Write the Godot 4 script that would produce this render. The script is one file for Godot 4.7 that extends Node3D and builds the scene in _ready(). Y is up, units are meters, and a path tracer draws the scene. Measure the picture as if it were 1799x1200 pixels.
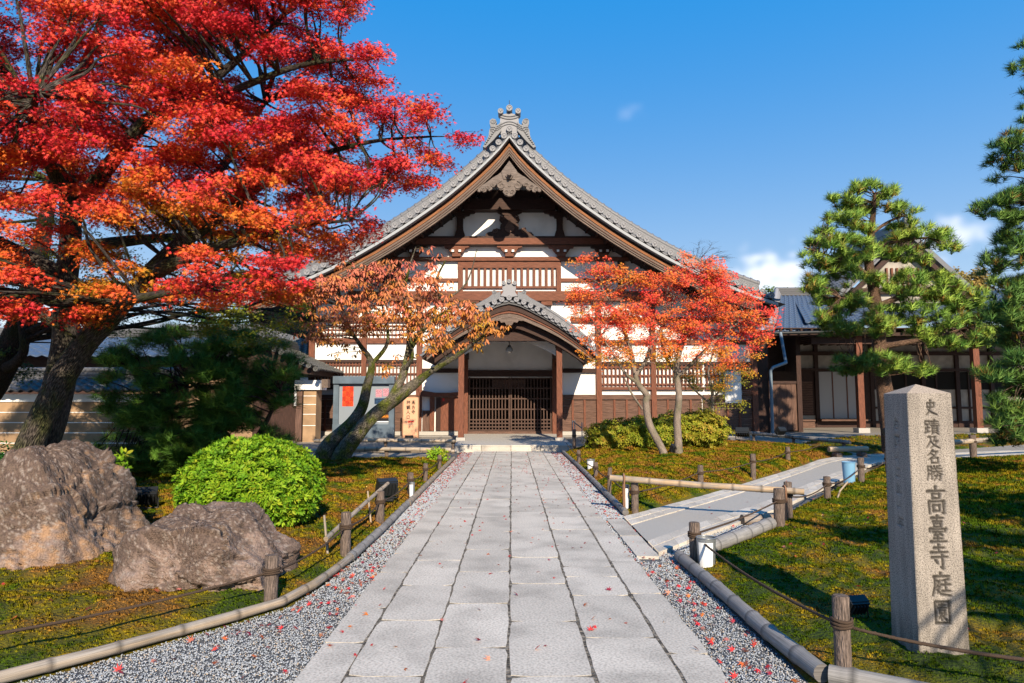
extends Node3D

# ---------------------------------------------------------------- mesh builder
class MB:
	var v := PackedVector3Array()
	var n := PackedVector3Array()
	var uv := PackedVector2Array()
	var cl := PackedColorArray()
	var ix := PackedInt32Array()
	var c := Color(1, 1, 1)
	var off := 0.0

	func quad(a: Vector3, b: Vector3, d: Vector3, e: Vector3, want: Vector3, u := Vector2.ONE, t0 := Vector2.ZERO) -> void:
		# corners in ring order; uv: a -> b along u.x, b -> d along u.y
		var nr := (d - a).cross(b - a)
		var i := v.size()
		v.append_array([a, b, d, e])
		uv.append_array([t0, t0 + Vector2(u.x, 0), t0 + u, t0 + Vector2(0, u.y)])
		var nn := want.normalized() if want != Vector3.ZERO else nr.normalized()
		for k in 4:
			n.append(nn)
			cl.append(c)
		if nr.dot(nn) >= 0:
			ix.append_array([i, i + 1, i + 2, i, i + 2, i + 3])
		else:
			ix.append_array([i, i + 2, i + 1, i, i + 3, i + 2])

	func tri(a: Vector3, b: Vector3, d: Vector3, want: Vector3) -> void:
		var nr := (d - a).cross(b - a)
		var i := v.size()
		v.append_array([a, b, d])
		uv.append_array([Vector2(a.x, a.y), Vector2(b.x, b.y), Vector2(d.x, d.y)])
		var nn := want.normalized() if want != Vector3.ZERO else nr.normalized()
		for k in 3:
			n.append(nn)
			cl.append(c)
		if nr.dot(nn) >= 0:
			ix.append_array([i, i + 1, i + 2])
		else:
			ix.append_array([i, i + 2, i + 1])

	func box(p: Vector3, s: Vector3, b := Basis.IDENTITY) -> void:
		var h := s * 0.5
		var long := s.max_axis_index()
		off += 0.37
		for ax in 3:
			for sg in [-1.0, 1.0]:
				var a1 := (ax + 1) % 3
				var a2 := (ax + 2) % 3
				if a2 == long:
					var sw := a1
					a1 = a2
					a2 = sw
				var q := [Vector3.ZERO, Vector3.ZERO, Vector3.ZERO, Vector3.ZERO]
				var nr := Vector3.ZERO
				nr[ax] = sg
				for k in 4:
					var w := Vector3.ZERO
					w[ax] = sg * h[ax]
					w[a1] = h[a1] * (1.0 if (k == 1 or k == 2) else -1.0)
					w[a2] = h[a2] * (1.0 if k >= 2 else -1.0)
					q[k] = p + b * w
				quad(q[0], q[1], q[2], q[3], b * nr, Vector2(s[a1], s[a2]), Vector2(off * 1.3, off))

	func bx(x0: float, x1: float, y0: float, y1: float, z0: float, z1: float) -> void:
		box(Vector3((x0 + x1) / 2, (y0 + y1) / 2, (z0 + z1) / 2), Vector3(absf(x1 - x0), absf(y1 - y0), absf(z1 - z0)))

	func grid(p: PackedVector3Array, w: int, h: int, cs = null, us := Vector2.ONE) -> void:
		# smooth sheet of h rows of w points
		var base := v.size()
		var nr := PackedVector3Array()
		nr.resize(w * h)
		for j in h - 1:
			for i in w - 1:
				var k := j * w + i
				var f1 := (p[k + 1] - p[k]).cross(p[k + w] - p[k])
				var f2 := (p[k + w] - p[k + w + 1]).cross(p[k + 1] - p[k + w + 1])
				nr[k] += f1
				nr[k + 1] += f1 + f2
				nr[k + w] += f1 + f2
				nr[k + w + 1] += f2
				ix.append_array([base + k, base + k + w, base + k + 1, base + k + 1, base + k + w, base + k + w + 1])
		v.append_array(p)
		for k in w * h:
			n.append(nr[k].normalized())
			cl.append(cs[k] if cs != null else c)
			uv.append(Vector2(float(k % w) / (w - 1) * us.x, float(k / w) / (h - 1) * us.y))

	func tube(p: Array, r: Array, sides := 8, caps := true, lump := 0.0) -> void:
		var m := p.size()
		var base := v.size()
		var len_ := 0.0
		var t0: Vector3 = (p[1] - p[0]).normalized()
		var nx := t0.cross(Vector3(0.31, 0.12, 0.94) if absf(t0.dot(Vector3(0.31, 0.12, 0.94))) < 0.9 else Vector3.UP).normalized()
		for i in m:
			var t: Vector3 = (p[mini(i + 1, m - 1)] - p[maxi(i - 1, 0)]).normalized()
			nx = (nx - t * nx.dot(t)).normalized()
			var ny := t.cross(nx)
			if i > 0:
				len_ += p[i].distance_to(p[i - 1])
			for k in sides + 1:
				var a := TAU * k / sides
				var d := nx * cos(a) + ny * sin(a)
				var rr: float = r[i]
				if lump > 0:
					rr *= 1.0 + lump * sin(a * 2 + len_ * 3.1) * 0.6 + lump * sin(a * 3 - len_ * 5.3 + 1.0) * 0.5
				v.append(p[i] + d * rr)
				n.append(d)
				cl.append(c)
				uv.append(Vector2(len_, float(k) / sides * TAU * r[0]))
		for i in m - 1:
			for k in sides:
				var q := base + i * (sides + 1) + k
				ix.append_array([q, q + sides + 1, q + 1, q + 1, q + sides + 1, q + sides + 2])
		if caps:
			for e in [0, m - 1]:
				var b0 := v.size()
				var nrm: Vector3 = (p[0] - p[1]).normalized() if e == 0 else (p[m - 1] - p[m - 2]).normalized()
				v.append(p[e])
				n.append(nrm)
				cl.append(c)
				uv.append(Vector2(0, 0))
				for k in sides + 1:
					v.append(v[base + e * (sides + 1) + k])
					n.append(nrm)
					cl.append(c)
					uv.append(Vector2(cos(TAU * k / sides), sin(TAU * k / sides)) * r[e])
				for k in sides:
					if e == 0:
						ix.append_array([b0, b0 + k + 1, b0 + k + 2])
					else:
						ix.append_array([b0, b0 + k + 2, b0 + k + 1])

	func rod(a: Vector3, b: Vector3, r: float, sides := 8) -> void:
		tube([a, b], [r, r], sides)

	func prism(poly: PackedVector2Array, z0: float, z1: float, t := Transform3D.IDENTITY) -> void:
		var tr := Geometry2D.triangulate_polygon(poly)
		for z in [z0, z1]:
			var nr := t.basis * Vector3(0, 0, signf(z - (z0 + z1) / 2))
			for k in range(0, tr.size(), 3):
				var q := []
				for m in 3:
					q.append(t * Vector3(poly[tr[k + m]].x, poly[tr[k + m]].y, z))
				tri(q[0], q[1], q[2], nr)
		var cw := Geometry2D.is_polygon_clockwise(poly)
		for k in poly.size():
			var a := poly[k]
			var b := poly[(k + 1) % poly.size()]
			var e := (b - a)
			var o := Vector3(e.y, -e.x, 0) if cw == false else Vector3(-e.y, e.x, 0)
			if o == Vector3.ZERO:
				continue
			quad(t * Vector3(a.x, a.y, z0), t * Vector3(b.x, b.y, z0), t * Vector3(b.x, b.y, z1), t * Vector3(a.x, a.y, z1), t.basis * o, Vector2(e.length(), absf(z1 - z0)))

	func mesh() -> ArrayMesh:
		# every face wound the way its normals point
		for k in range(0, ix.size(), 3):
			var i0 := ix[k]
			var i1 := ix[k + 1]
			var i2 := ix[k + 2]
			if (v[i2] - v[i0]).cross(v[i1] - v[i0]).dot(n[i0] + n[i1] + n[i2]) < 0:
				ix[k + 1] = i2
				ix[k + 2] = i1
		var a := []
		a.resize(Mesh.ARRAY_MAX)
		a[Mesh.ARRAY_VERTEX] = v
		a[Mesh.ARRAY_NORMAL] = n
		a[Mesh.ARRAY_TEX_UV] = uv
		a[Mesh.ARRAY_COLOR] = cl
		a[Mesh.ARRAY_INDEX] = ix
		var m := ArrayMesh.new()
		m.add_surface_from_arrays(Mesh.PRIMITIVE_TRIANGLES, a)
		return m


# ---------------------------------------------------------------- naming
var taken := {}
var rng := RandomNumberGenerator.new()
var M := {}

func numbered(called: String) -> String:
	taken[called] = taken.get(called, -1) + 1
	return called if taken[called] == 0 else "%s_%03d" % [called, taken[called]]

func tag(o: Node, label: String, category: String, group := "") -> Node:
	o.set_meta("label", label)
	o.set_meta("category", category)
	if group:
		o.set_meta("group", group)
	return o

func thing(called: String, label: String, category: String, at := Vector3.ZERO, group := "") -> Node3D:
	var o := Node3D.new()
	o.name = numbered(called)
	o.position = at
	add_child(o)
	tag(o, label, category, group)
	return o

func part(called: String, what, mat: Material, to: Node3D = self, kind := "") -> MeshInstance3D:
	var o := MeshInstance3D.new()
	o.mesh = what.mesh() if what is MB else what
	o.material_override = mat
	if to == self:
		called = numbered(called)
	o.name = called
	to.add_child(o, true)
	if kind:
		o.set_meta("kind", kind)
	return o

func copies(called: String, mesh: Mesh, mat: Material, xf: Array, cols: PackedColorArray, to: Node3D = self, kind := "stuff") -> MultiMeshInstance3D:
	var mm := MultiMesh.new()
	mm.transform_format = MultiMesh.TRANSFORM_3D
	mm.use_colors = true
	mm.mesh = mesh
	mm.instance_count = xf.size()
	for i in xf.size():
		mm.set_instance_transform(i, xf[i])
		mm.set_instance_color(i, cols[i])
	var o := MultiMeshInstance3D.new()
	o.multimesh = mm
	o.material_override = mat
	o.name = numbered(called) if to == self else called
	to.add_child(o, true)
	if kind:
		o.set_meta("kind", kind)
	return o

func V(x: float, y: float, z: float) -> Vector3:
	return Vector3(x, y, z)

func P2(a: Array) -> PackedVector2Array:
	var o := PackedVector2Array()
	for k in range(0, a.size(), 2):
		o.append(Vector2(a[k], a[k + 1]))
	return o

func rf(a: float, b: float) -> float:
	return rng.randf_range(a, b)

func inside_ball() -> Vector3:
	var p := Vector3(rf(-1, 1), rf(-1, 1), rf(-1, 1))
	while p.length_squared() > 1.0:
		p = Vector3(rf(-1, 1), rf(-1, 1), rf(-1, 1))
	return p

# smooth curve through points (x rising): Catmull-Rom on a table of Vector2
func curve_at(tab: PackedVector2Array, x: float) -> float:
	x = absf(x)
	var k := 0
	while k < tab.size() - 2 and tab[k + 1].x < x:
		k += 1
	var a := tab[k]
	var b := tab[k + 1]
	var t := (x - a.x) / (b.x - a.x)
	var ma := (b.y - a.y) if k == 0 else (b.y - tab[k - 1].y) / (b.x - tab[k - 1].x) * (b.x - a.x)
	var mb := (b.y - a.y) if k >= tab.size() - 2 else (tab[k + 2].y - a.y) / (tab[k + 2].x - a.x) * (b.x - a.x)
	if t > 1.0:
		return b.y + (t - 1.0) * (b.y - a.y)
	var t2 := t * t
	var t3 := t2 * t
	return a.y * (2 * t3 - 3 * t2 + 1) + ma * (t3 - 2 * t2 + t) + b.y * (-2 * t3 + 3 * t2) + mb * (t3 - t2)

func spline(p: Array, per := 5) -> Array:
	# points Vector4 (x y z radius) -> [positions, radii]
	var ps := []
	var rs := []
	for i in p.size() - 1:
		var a: Vector4 = p[maxi(i - 1, 0)]
		var b: Vector4 = p[i]
		var c: Vector4 = p[i + 1]
		var d: Vector4 = p[mini(i + 2, p.size() - 1)]
		for k in per:
			var t := float(k) / per
			var q := 0.5 * (2.0 * b + (c - a) * t + (2.0 * a - 5.0 * b + 4.0 * c - d) * t * t + (3.0 * b - a - 3.0 * c + d) * t * t * t)
			ps.append(Vector3(q.x, q.y, q.z))
			rs.append(maxf(q.w, 0.003))
	var e: Vector4 = p[p.size() - 1]
	ps.append(Vector3(e.x, e.y, e.z))
	rs.append(e.w)
	return [ps, rs]

# ---------------------------------------------------------------- materials
func lin(r: float, g: float, b: float) -> Color:
	return Color(r, g, b).linear_to_srgb()

func mat(col: Color, rough := 0.8, vc := false) -> StandardMaterial3D:
	var m := StandardMaterial3D.new()
	m.albedo_color = col
	m.roughness = rough
	m.metallic_specular = 0.4
	m.vertex_color_use_as_albedo = vc
	return m

func noise_tex(sd: int, freq: float, oct: int, lo: Color, hi: Color, mid = null, kind := FastNoiseLite.TYPE_SIMPLEX_SMOOTH) -> NoiseTexture2D:
	var f := FastNoiseLite.new()
	f.seed = sd
	f.noise_type = kind
	f.frequency = freq
	f.fractal_octaves = oct
	var t := NoiseTexture2D.new()
	t.width = 512
	t.height = 512
	t.seamless = true
	t.noise = f
	var g := Gradient.new()
	g.set_color(0, lo)
	g.set_color(1, hi)
	if mid != null:
		g.add_point(0.5, mid)
	t.color_ramp = g
	return t

func gray(a: float) -> Color:
	return Color(a, a, a)

func grain_tex(sd: int, lo: float, along := 0.02, across := 0.22) -> ImageTexture:
	var f := FastNoiseLite.new()
	f.seed = sd
	f.frequency = 1.0
	f.fractal_octaves = 4
	var im := Image.create(256, 256, false, Image.FORMAT_RGB8)
	for y in 256:
		for x in 256:
			var w := minf(x, 255 - x) / 128.0
			var a := f.get_noise_2d(x * along, y * across)
			var b := f.get_noise_2d((x - 256) * along, y * across)
			var t := float(x) / 255.0
			var s := clampf(0.5 + 0.9 * lerpf(a, b, t), 0.0, 1.0)
			s = lo + (1.0 - lo) * s
			im.set_pixel(x, y, Color(s, s, s))
	return ImageTexture.create_from_image(im)

func textured(col: Color, rough: float, tex: Texture2D, scale: Vector3, tri := true, height: Texture2D = null, hs := 1.0, vc := false) -> StandardMaterial3D:
	var m := mat(col, rough, vc)
	m.albedo_texture = tex
	m.uv1_scale = scale
	m.uv1_triplanar = tri
	if height:
		m.heightmap_enabled = true
		m.heightmap_texture = height
		m.heightmap_scale = hs
	return m

func make_materials() -> void:
	var blotch := noise_tex(3, 0.006, 5, gray(0.8), gray(1.0))
	var fine := noise_tex(5, 0.06, 4, gray(0.74), gray(1.0), gray(0.9))
	var speck := noise_tex(8, 0.16, 3, gray(0.6), gray(1.0), gray(0.9))
	var bump := noise_tex(11, 0.05, 5, gray(0.0), gray(1.0))
	var soft := noise_tex(12, 0.012, 5, gray(0.0), gray(1.0))
	var grain := grain_tex(21, 0.35)
	var grain2 := grain_tex(22, 0.25, 0.015, 0.3)
	var barkt := grain_tex(23, 0.2, 0.05, 0.12)
	M.plaster = textured(lin(0.90, 0.89, 0.88), 0.9, noise_tex(31, 0.006, 6, gray(0.92), gray(1.0), gray(0.98)), V(0.3, 0.3, 0.3), true, fine, 0.15)
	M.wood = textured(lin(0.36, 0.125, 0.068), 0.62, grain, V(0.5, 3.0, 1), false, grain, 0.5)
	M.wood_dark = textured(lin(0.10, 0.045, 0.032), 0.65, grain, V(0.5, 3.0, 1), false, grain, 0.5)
	M.wood_grey = textured(lin(0.34, 0.19, 0.14), 0.8, grain2, V(0.4, 2.4, 1), false, grain2, 0.6)
	M.wood_barge = textured(lin(0.44, 0.325, 0.27), 0.8, grain2, V(0.3, 3.0, 1), false, grain2, 0.8)
	M.wood_pendant = textured(lin(0.42, 0.335, 0.29), 0.85, grain2, V(0.6, 3.0, 1), false)
	M.wood_orange = textured(lin(0.66, 0.27, 0.115), 0.75, grain2, V(0.3, 3.0, 1), false, grain2, 0.8)
	M.wood_weathered = textured(lin(0.40, 0.30, 0.25), 0.9, grain2, V(1.4, 3.0, 1), false, barkt, 1.0)
	M.wood_lattice = textured(lin(0.185, 0.105, 0.08), 0.75, grain, V(0.5, 3.0, 1), false)
	M.sign_wood = textured(lin(0.55, 0.29, 0.17), 0.7, grain, V(0.4, 1.2, 1), false)
	M.tile = textured(lin(0.19, 0.195, 0.215), 0.42, fine, V(1.3, 1.3, 1.3), true, bump, 0.4)
	M.tile_end = textured(lin(0.34, 0.34, 0.365), 0.55, fine, V(3, 3, 3), true, bump, 0.3)
	M.tile_dark = textured(lin(0.13, 0.13, 0.14), 0.6, fine, V(1.5, 1.5, 1.5), true, bump, 0.5)
	M.tile_sky_tint = textured(lin(0.075, 0.115, 0.20), 0.35, fine, V(0.9, 0.9, 0.9), true, bump, 0.2)  # blue stands for reflected sky, painted into the grey tile
	M.tile_old = textured(lin(0.26, 0.26, 0.25), 0.7, noise_tex(41, 0.02, 4, gray(0.35), gray(1.0)), V(1.5, 1.5, 1.5), true, bump, 0.7)
	M.plaster_shaded = textured(lin(0.46, 0.42, 0.38), 0.9, blotch, V(0.5, 0.5, 0.5))  # white plaster with the annex shade put into its colour
	M.paper_shaded = mat(lin(0.42, 0.42, 0.44), 0.9)  # screen paper darkened in colour for the veranda shade
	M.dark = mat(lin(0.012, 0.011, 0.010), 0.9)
	M.edge_plaster = mat(lin(0.34, 0.355, 0.38), 0.8)
	M.paper = mat(lin(0.62, 0.62, 0.63), 0.9)
	M.stone = textured(lin(0.56, 0.53, 0.49), 0.85, speck, V(2.2, 2.2, 2.2), true, speck, 0.25)
	var slabgrain := noise_tex(9, 0.11, 4, gray(0.72), gray(1.0), gray(0.92))
	M.slab = []
	for k in 4:
		var s: float = [1.0, 0.88, 1.06, 0.94][k]
		var m := textured(lin(0.70 * s, 0.645 * s, 0.575 * s), 0.88, slabgrain, V(0.75, 0.75, 0.75), true, slabgrain, 0.15)
		m.detail_enabled = true
		m.detail_blend_mode = BaseMaterial3D.BLEND_MODE_MUL
		m.detail_albedo = noise_tex(51 + k, 0.008, 5, gray(0.82), gray(1.0), gray(0.96))
		m.uv2_triplanar = true
		m.uv2_world_triplanar = true
		m.uv2_scale = V(0.35, 0.35, 0.35)
		m.detail_uv_layer = BaseMaterial3D.DETAIL_UV_2
		m.uv1_world_triplanar = true
		M.slab.append(m)
	M.mortar = textured(lin(0.36, 0.315, 0.26), 0.95, noise_tex(61, 0.03, 4, gray(0.25), gray(1.0)), V(0.9, 0.9, 0.9), true, bump, 1.2)
	M.mortar.uv1_world_triplanar = true
	M.cross = textured(lin(0.56, 0.53, 0.49), 0.92, noise_tex(62, 0.2, 2, gray(0.5), gray(1.0), gray(0.85)), V(1.2, 1.2, 1.2), true, speck, 0.6)
	M.earth = textured(lin(0.40, 0.36, 0.315), 0.95, noise_tex(63, 0.08, 5, gray(0.6), gray(1.0)), V(0.5, 0.5, 0.5), true, bump, 0.8)
	M.gravel_bed = textured(lin(0.30, 0.31, 0.33), 0.95, noise_tex(64, 0.12, 3, gray(0.25), gray(1.0)), V(1.6, 1.6, 1.6), true, speck, 1.5)
	M.pebble = mat(Color.WHITE, 0.8, true)
	M.moss = textured(Color.WHITE, 1.0, noise_tex(65, 0.1, 4, gray(0.45), gray(1.0)), V(1.4, 1.4, 1.4), true, bump, 2.0, true)
	M.tuft = mat(Color.WHITE, 0.9, true)
	M.tuft.metallic_specular = 0.15
	M.leaf = mat(Color.WHITE, 0.6, true)
	M.leaf.metallic_specular = 0.3
	M.leaf.backlight_enabled = true
	M.leaf.backlight = Color(0.5, 0.5, 0.5)
	M.needle = mat(Color.WHITE, 0.55, true)
	M.needle.metallic_specular = 0.3
	M.bark = textured(Color.WHITE, 0.95, barkt, V(0.9, 1.5, 1), false, barkt, 2.5, true)
	M.bark_smooth = textured(Color.WHITE, 0.9, grain_tex(24, 0.6, 0.2, 0.04), V(1.5, 1.5, 1), false, fine, 0.6, true)
	M.bamboo = textured(Color.WHITE, 0.55, grain_tex(25, 0.7, 0.01, 0.1), V(0.8, 6, 1), false, null, 1.0, true)
	M.rope = textured(lin(0.17, 0.11, 0.075), 0.95, grain_tex(26, 0.3, 0.2, 0.2), V(8, 8, 1), false, fine, 0.6)
	M.metal_black = mat(lin(0.018, 0.02, 0.022), 0.4)
	M.metal_galv = textured(lin(0.36, 0.38, 0.40), 0.38, fine, V(2, 2, 2))
	M.metal_galv.metallic = 0.6
	M.board = textured(lin(0.12, 0.165, 0.215), 0.5, blotch, V(0.5, 0.5, 0.5))
	M.white = mat(lin(0.72, 0.73, 0.75), 0.6)
	M.wall_tan = textured(lin(0.42, 0.27, 0.155), 0.9, blotch, V(0.4, 0.4, 0.4), true, bump, 0.4)
	M.red = mat(lin(0.6, 0.03, 0.025), 0.5)
	M.pipe = mat(lin(0.16, 0.21, 0.26), 0.4)
	M.glass_globe = mat(lin(0.3, 0.29, 0.27), 0.3)
	M.granite = textured(Color.WHITE, 0.85, noise_tex(71, 0.12, 3, gray(0.3), gray(1.0), gray(0.86)), V(1.7, 1.7, 1.7), true, speck, 0.25, true)
	M.rock = textured(Color.WHITE, 0.92, noise_tex(72, 0.07, 5, gray(0.5), gray(1.0), gray(0.9)), V(1.3, 1.3, 1.3), true, noise_tex(73, 0.09, 5, gray(0.0), gray(1.0)), 1.1, true)

# ---------------------------------------------------------------- shapes shared by several things
func round_tile(mb: MB, t: Transform3D, r: float, length: float) -> void:
	# a round end tile: barrel, raised rim and a boss in the disc; the disc faces +z
	mb.tube([t * V(0, 0, -length), t * V(0, 0, 0)], [r * 0.92, r * 0.92], 12, true)
	var rim := []
	var rr := []
	for k in 13:
		rim.append(t * V(cos(TAU * k / 12) * r * 0.86, sin(TAU * k / 12) * r * 0.86, 0.0))
		rr.append(r * 0.17)
	mb.tube(rim, rr, 5, false)
	mb.tube([t * V(0, 0, 0), t * V(0, 0, r * 0.2)], [r * 0.34, r * 0.2], 8, true)
	for k in 3:
		var a := TAU * k / 3 + 0.4
		mb.tube([t * V(cos(a) * r * 0.5, sin(a) * r * 0.5, 0), t * V(cos(a) * r * 0.5, sin(a) * r * 0.5, r * 0.13)], [r * 0.16, r * 0.1], 6, true)

func pantiles(mb: MB, a: Vector3, b: Vector3, d: Vector3, e: Vector3, wide := 0.3, long := 0.27) -> void:
	# a eave left, b eave right, d ridge right, e ridge left
	var nr := (b - a).cross(e - a).normalized()
	if nr.y < 0:
		nr = -nr
	var rows := int(ceil(a.distance_to(e) / long))
	var nc := int(ceil(a.distance_to(b) / wide)) * 5
	for j in rows:
		var t0 := float(j) / rows
		var t1 := float(j + 1) / rows
		var p := PackedVector3Array()
		for rowk in 3:
			var t: float = [t0, t0, t1][rowk]
			var lift: float = [-0.03, 0.045, 0.008][rowk]
			var l := a.lerp(e, t)
			var r := b.lerp(d, t)
			var cols := int(ceil(a.distance_to(b) / wide)) * 5
			for i in nc + 1:
				var f := float(i) / nc
				var ph := fmod(float(i), 5.0)
				var w: float = [0.055, 0.015, -0.012, -0.005, 0.03][int(ph)]
				p.append(l.lerp(r, f) + nr * (w + lift))
		mb.grid(p, nc + 1, 3)

func wavy_ridge(mb: MB, pts: Array, wide: float, high: float, courses := 3) -> void:
	# stacked ridge: thin courses with a round cap, along pts
	for k in pts.size() - 1:
		var a: Vector3 = pts[k]
		var b: Vector3 = pts[k + 1]
		var d := (b - a)
		var bas := Basis.looking_at(d.normalized(), Vector3.UP)
		for q in courses:
			var hh := high / (courses + 0.8)
			var w := wide * (1.0 - 0.07 * q) * (1.0 if q % 2 == 0 else 0.9)
			mb.box((a + b) / 2 + bas.y * (hh * (q + 0.5)), V(w, hh * 0.86, d.length() + 0.02), bas)
	var top := []
	var rr := []
	for k in pts.size():
		top.append(pts[k] + V(0, high * 0.93, 0))
		rr.append(wide * 0.3)
	mb.tube(top, rr, 10, true)

# ---------------------------------------------------------------- sky and clouds
func cloud_cover() -> ImageTexture:
	var im := Image.create(1024, 512, false, Image.FORMAT_RGBA8)
	im.fill(Color(1, 1, 1, 0))
	var f := FastNoiseLite.new()
	f.seed = 91
	f.frequency = 1.0
	f.fractal_octaves = 5
	# azimuth, elevation, half width, half height (degrees), strength
	var cl := [[20.5, 9.6, 4.6, 2.6, 0.8], [23.5, 8.2, 3.5, 1.3, 0.95], [17.5, 8.0, 4.0, 1.2, 0.7], [33.0, 11.6, 2.6, 1.5, 0.8], [30.0, 10.0, 4.0, 1.1, 0.35], [9.7, 23.2, 1.6, 0.6, 0.14], [10.4, 23.6, 1.0, 0.4, 0.14],
		[-21.0, 4.6, 8.0, 2.3, 0.85], [-33.0, 5.0, 6.0, 2.4, 0.6], [55.0, 12.0, 9.0, 3.0, 0.7], [80.0, 9.0, 10.0, 3.0, 0.8], [112.0, 13.0, 8.0, 3.5, 0.7], [150.0, 8.0, 10.0, 3.0, 0.8], [-62.0, 9.0, 9.0, 3.0, 0.7], [-100.0, 12.0, 10.0, 3.5, 0.75], [-140.0, 9.0, 9.0, 3.0, 0.8], [178.0, 12.0, 7.0, 3.0, 0.7]]
	for c in cl:
		var x0 := int((c[0] + 360.0 - c[2] * 1.5) / 360.0 * 1024)
		var x1 := int((c[0] + 360.0 + c[2] * 1.5) / 360.0 * 1024)
		var y0 := int((90.0 - c[1] - c[3] * 1.6) / 180.0 * 512)
		var y1 := int((90.0 - c[1] + c[3] * 1.6) / 180.0 * 512)
		for y in range(y0, y1 + 1):
			for x in range(x0, x1 + 1):
				var az := (x + 0.5) / 1024.0 * 360.0 - 360.0
				var el := 90.0 - (y + 0.5) / 512.0 * 180.0
				var dx: float = (az - c[0]) / c[2]
				var dy: float = (el - c[1]) / c[3]
				if dy < 0:
					dy *= 1.5
				var nz := f.get_noise_2d(az * 0.55 + c[0], el * 0.9)
				var d := 1.0 - sqrt(dx * dx + dy * dy) + nz * 0.75
				var a: float = smoothstep(0.05, 0.75, d) * c[4]
				var xx := (x + 2048) % 1024
				var old := im.get_pixel(xx, y)
				var v := 0.9 + 0.1 * clampf(dy + nz, 0, 1)
				if a > old.a:
					im.set_pixel(xx, y, Color(v, v * 0.98, v * 0.96, a))
	return ImageTexture.create_from_image(im)

# ---------------------------------------------------------------- ground
var poly_left := PackedVector2Array()
var poly_front := PackedVector2Array()
var poly_mound := PackedVector2Array()
var poly_back := PackedVector2Array()
var hn := FastNoiseLite.new()

func signed_distance(poly: PackedVector2Array, p: Vector2) -> float:
	var best := 1e9
	var inside := false
	var m := poly.size()
	var j := m - 1
	for i in m:
		var a := poly[i]
		var b := poly[j]
		var e := b - a
		var w := p - a
		var q := w - e * clampf(w.dot(e) / e.length_squared(), 0.0, 1.0)
		best = minf(best, q.length_squared())
		if (a.y > p.y) != (b.y > p.y) and p.x < (b.x - a.x) * (p.y - a.y) / (b.y - a.y) + a.x:
			inside = not inside
		j = i
	return sqrt(best) * (1.0 if inside else -1.0)

# height and width of the bank of each moss bed
func moss_height(sd: float, p: Vector2, bank: Vector2) -> float:
	if sd < 0:
		return sd * 0.7 - 0.005
	var lumps := hn.get_noise_2d(p.x * 1.3, p.y * 1.3) * 0.06 + hn.get_noise_2d(p.x * 5.0 + 40, p.y * 5.0) * 0.03
	return -0.005 + bank.x * (1.0 - exp(-sd / bank.y)) + lumps * minf(1.0, sd * 2.0) + 0.02 * minf(1.0, sd * 8.0)

func moss_color(p: Vector2, warm: float) -> Color:
	var a := hn.get_noise_2d(p.x * 1.1 + 100, p.y * 1.1) * 1.3
	var b := hn.get_noise_2d(p.x * 4.0 - 60, p.y * 4.0 + 9)
	var e := hn.get_noise_2d(p.x * 14.0, p.y * 14.0 + 70)
	var t := clampf(0.5 + a + b * 0.4 + e * 0.2 + warm, 0.0, 1.0)
	var green := Color(0.085, 0.145, 0.008)
	var gold := Color(0.32, 0.245, 0.012)
	var rust := Color(0.34, 0.165, 0.032)
	var c := green.lerp(gold, minf(1.0, t * 1.7)) if t < 0.6 else gold.lerp(rust, (t - 0.6) / 0.4)
	return c * (1.0 + 0.35 * b)

func ground_height(x: float, z: float) -> float:
	# the forecourt rises gently towards the buildings
	return 0.3 * smoothstep(-21.0, -27.0, z) - 0.025

func moss_bed(poly: PackedVector2Array, bank: Vector2, cell: float, warm: float, called: String, label: String, base := 0.0) -> void:
	var lo := poly[0]
	var hi := poly[0]
	for q in poly:
		lo = lo.min(q)
		hi = hi.max(q)
	lo -= Vector2(0.4, 0.4)
	var w := int((hi.x - lo.x + 0.8) / cell) + 1
	var h := int((hi.y - lo.y + 0.8) / cell) + 1
	var idx := PackedInt32Array()
	idx.resize(w * h)
	idx.fill(-1)
	var sds := PackedFloat32Array()
	sds.resize(w * h)
	var mb := MB.new()
	for j in h:
		for i in w:
			var p := lo + Vector2(i, j) * cell
			var sd := signed_distance(poly, p)
			sds[j * w + i] = sd
			if sd > -0.3:
				idx[j * w + i] = mb.v.size()
				mb.v.append(V(p.x, moss_height(sd, p, bank) + base * ground_height(p.x, p.y), p.y))
				mb.cl.append(moss_color(p, warm) * 0.8)
				mb.uv.append(p)
				mb.n.append(Vector3.ZERO)
	for j in h - 1:
		for i in w - 1:
			var k := j * w + i
			var a := idx[k]
			var b := idx[k + 1]
			var c := idx[k + w]
			var d := idx[k + w + 1]
			if a < 0 or b < 0 or c < 0 or d < 0:
				continue
			mb.ix.append_array([a, b, c, b, d, c])
			for q in [a, b, c, d]:
				mb.n[q] += (mb.v[c] - mb.v[a]).cross(mb.v[b] - mb.v[a])
	for k in mb.n.size():
		mb.n[k] = mb.n[k].normalized()
	part(called, mb, M.moss, self, "structure")

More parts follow.
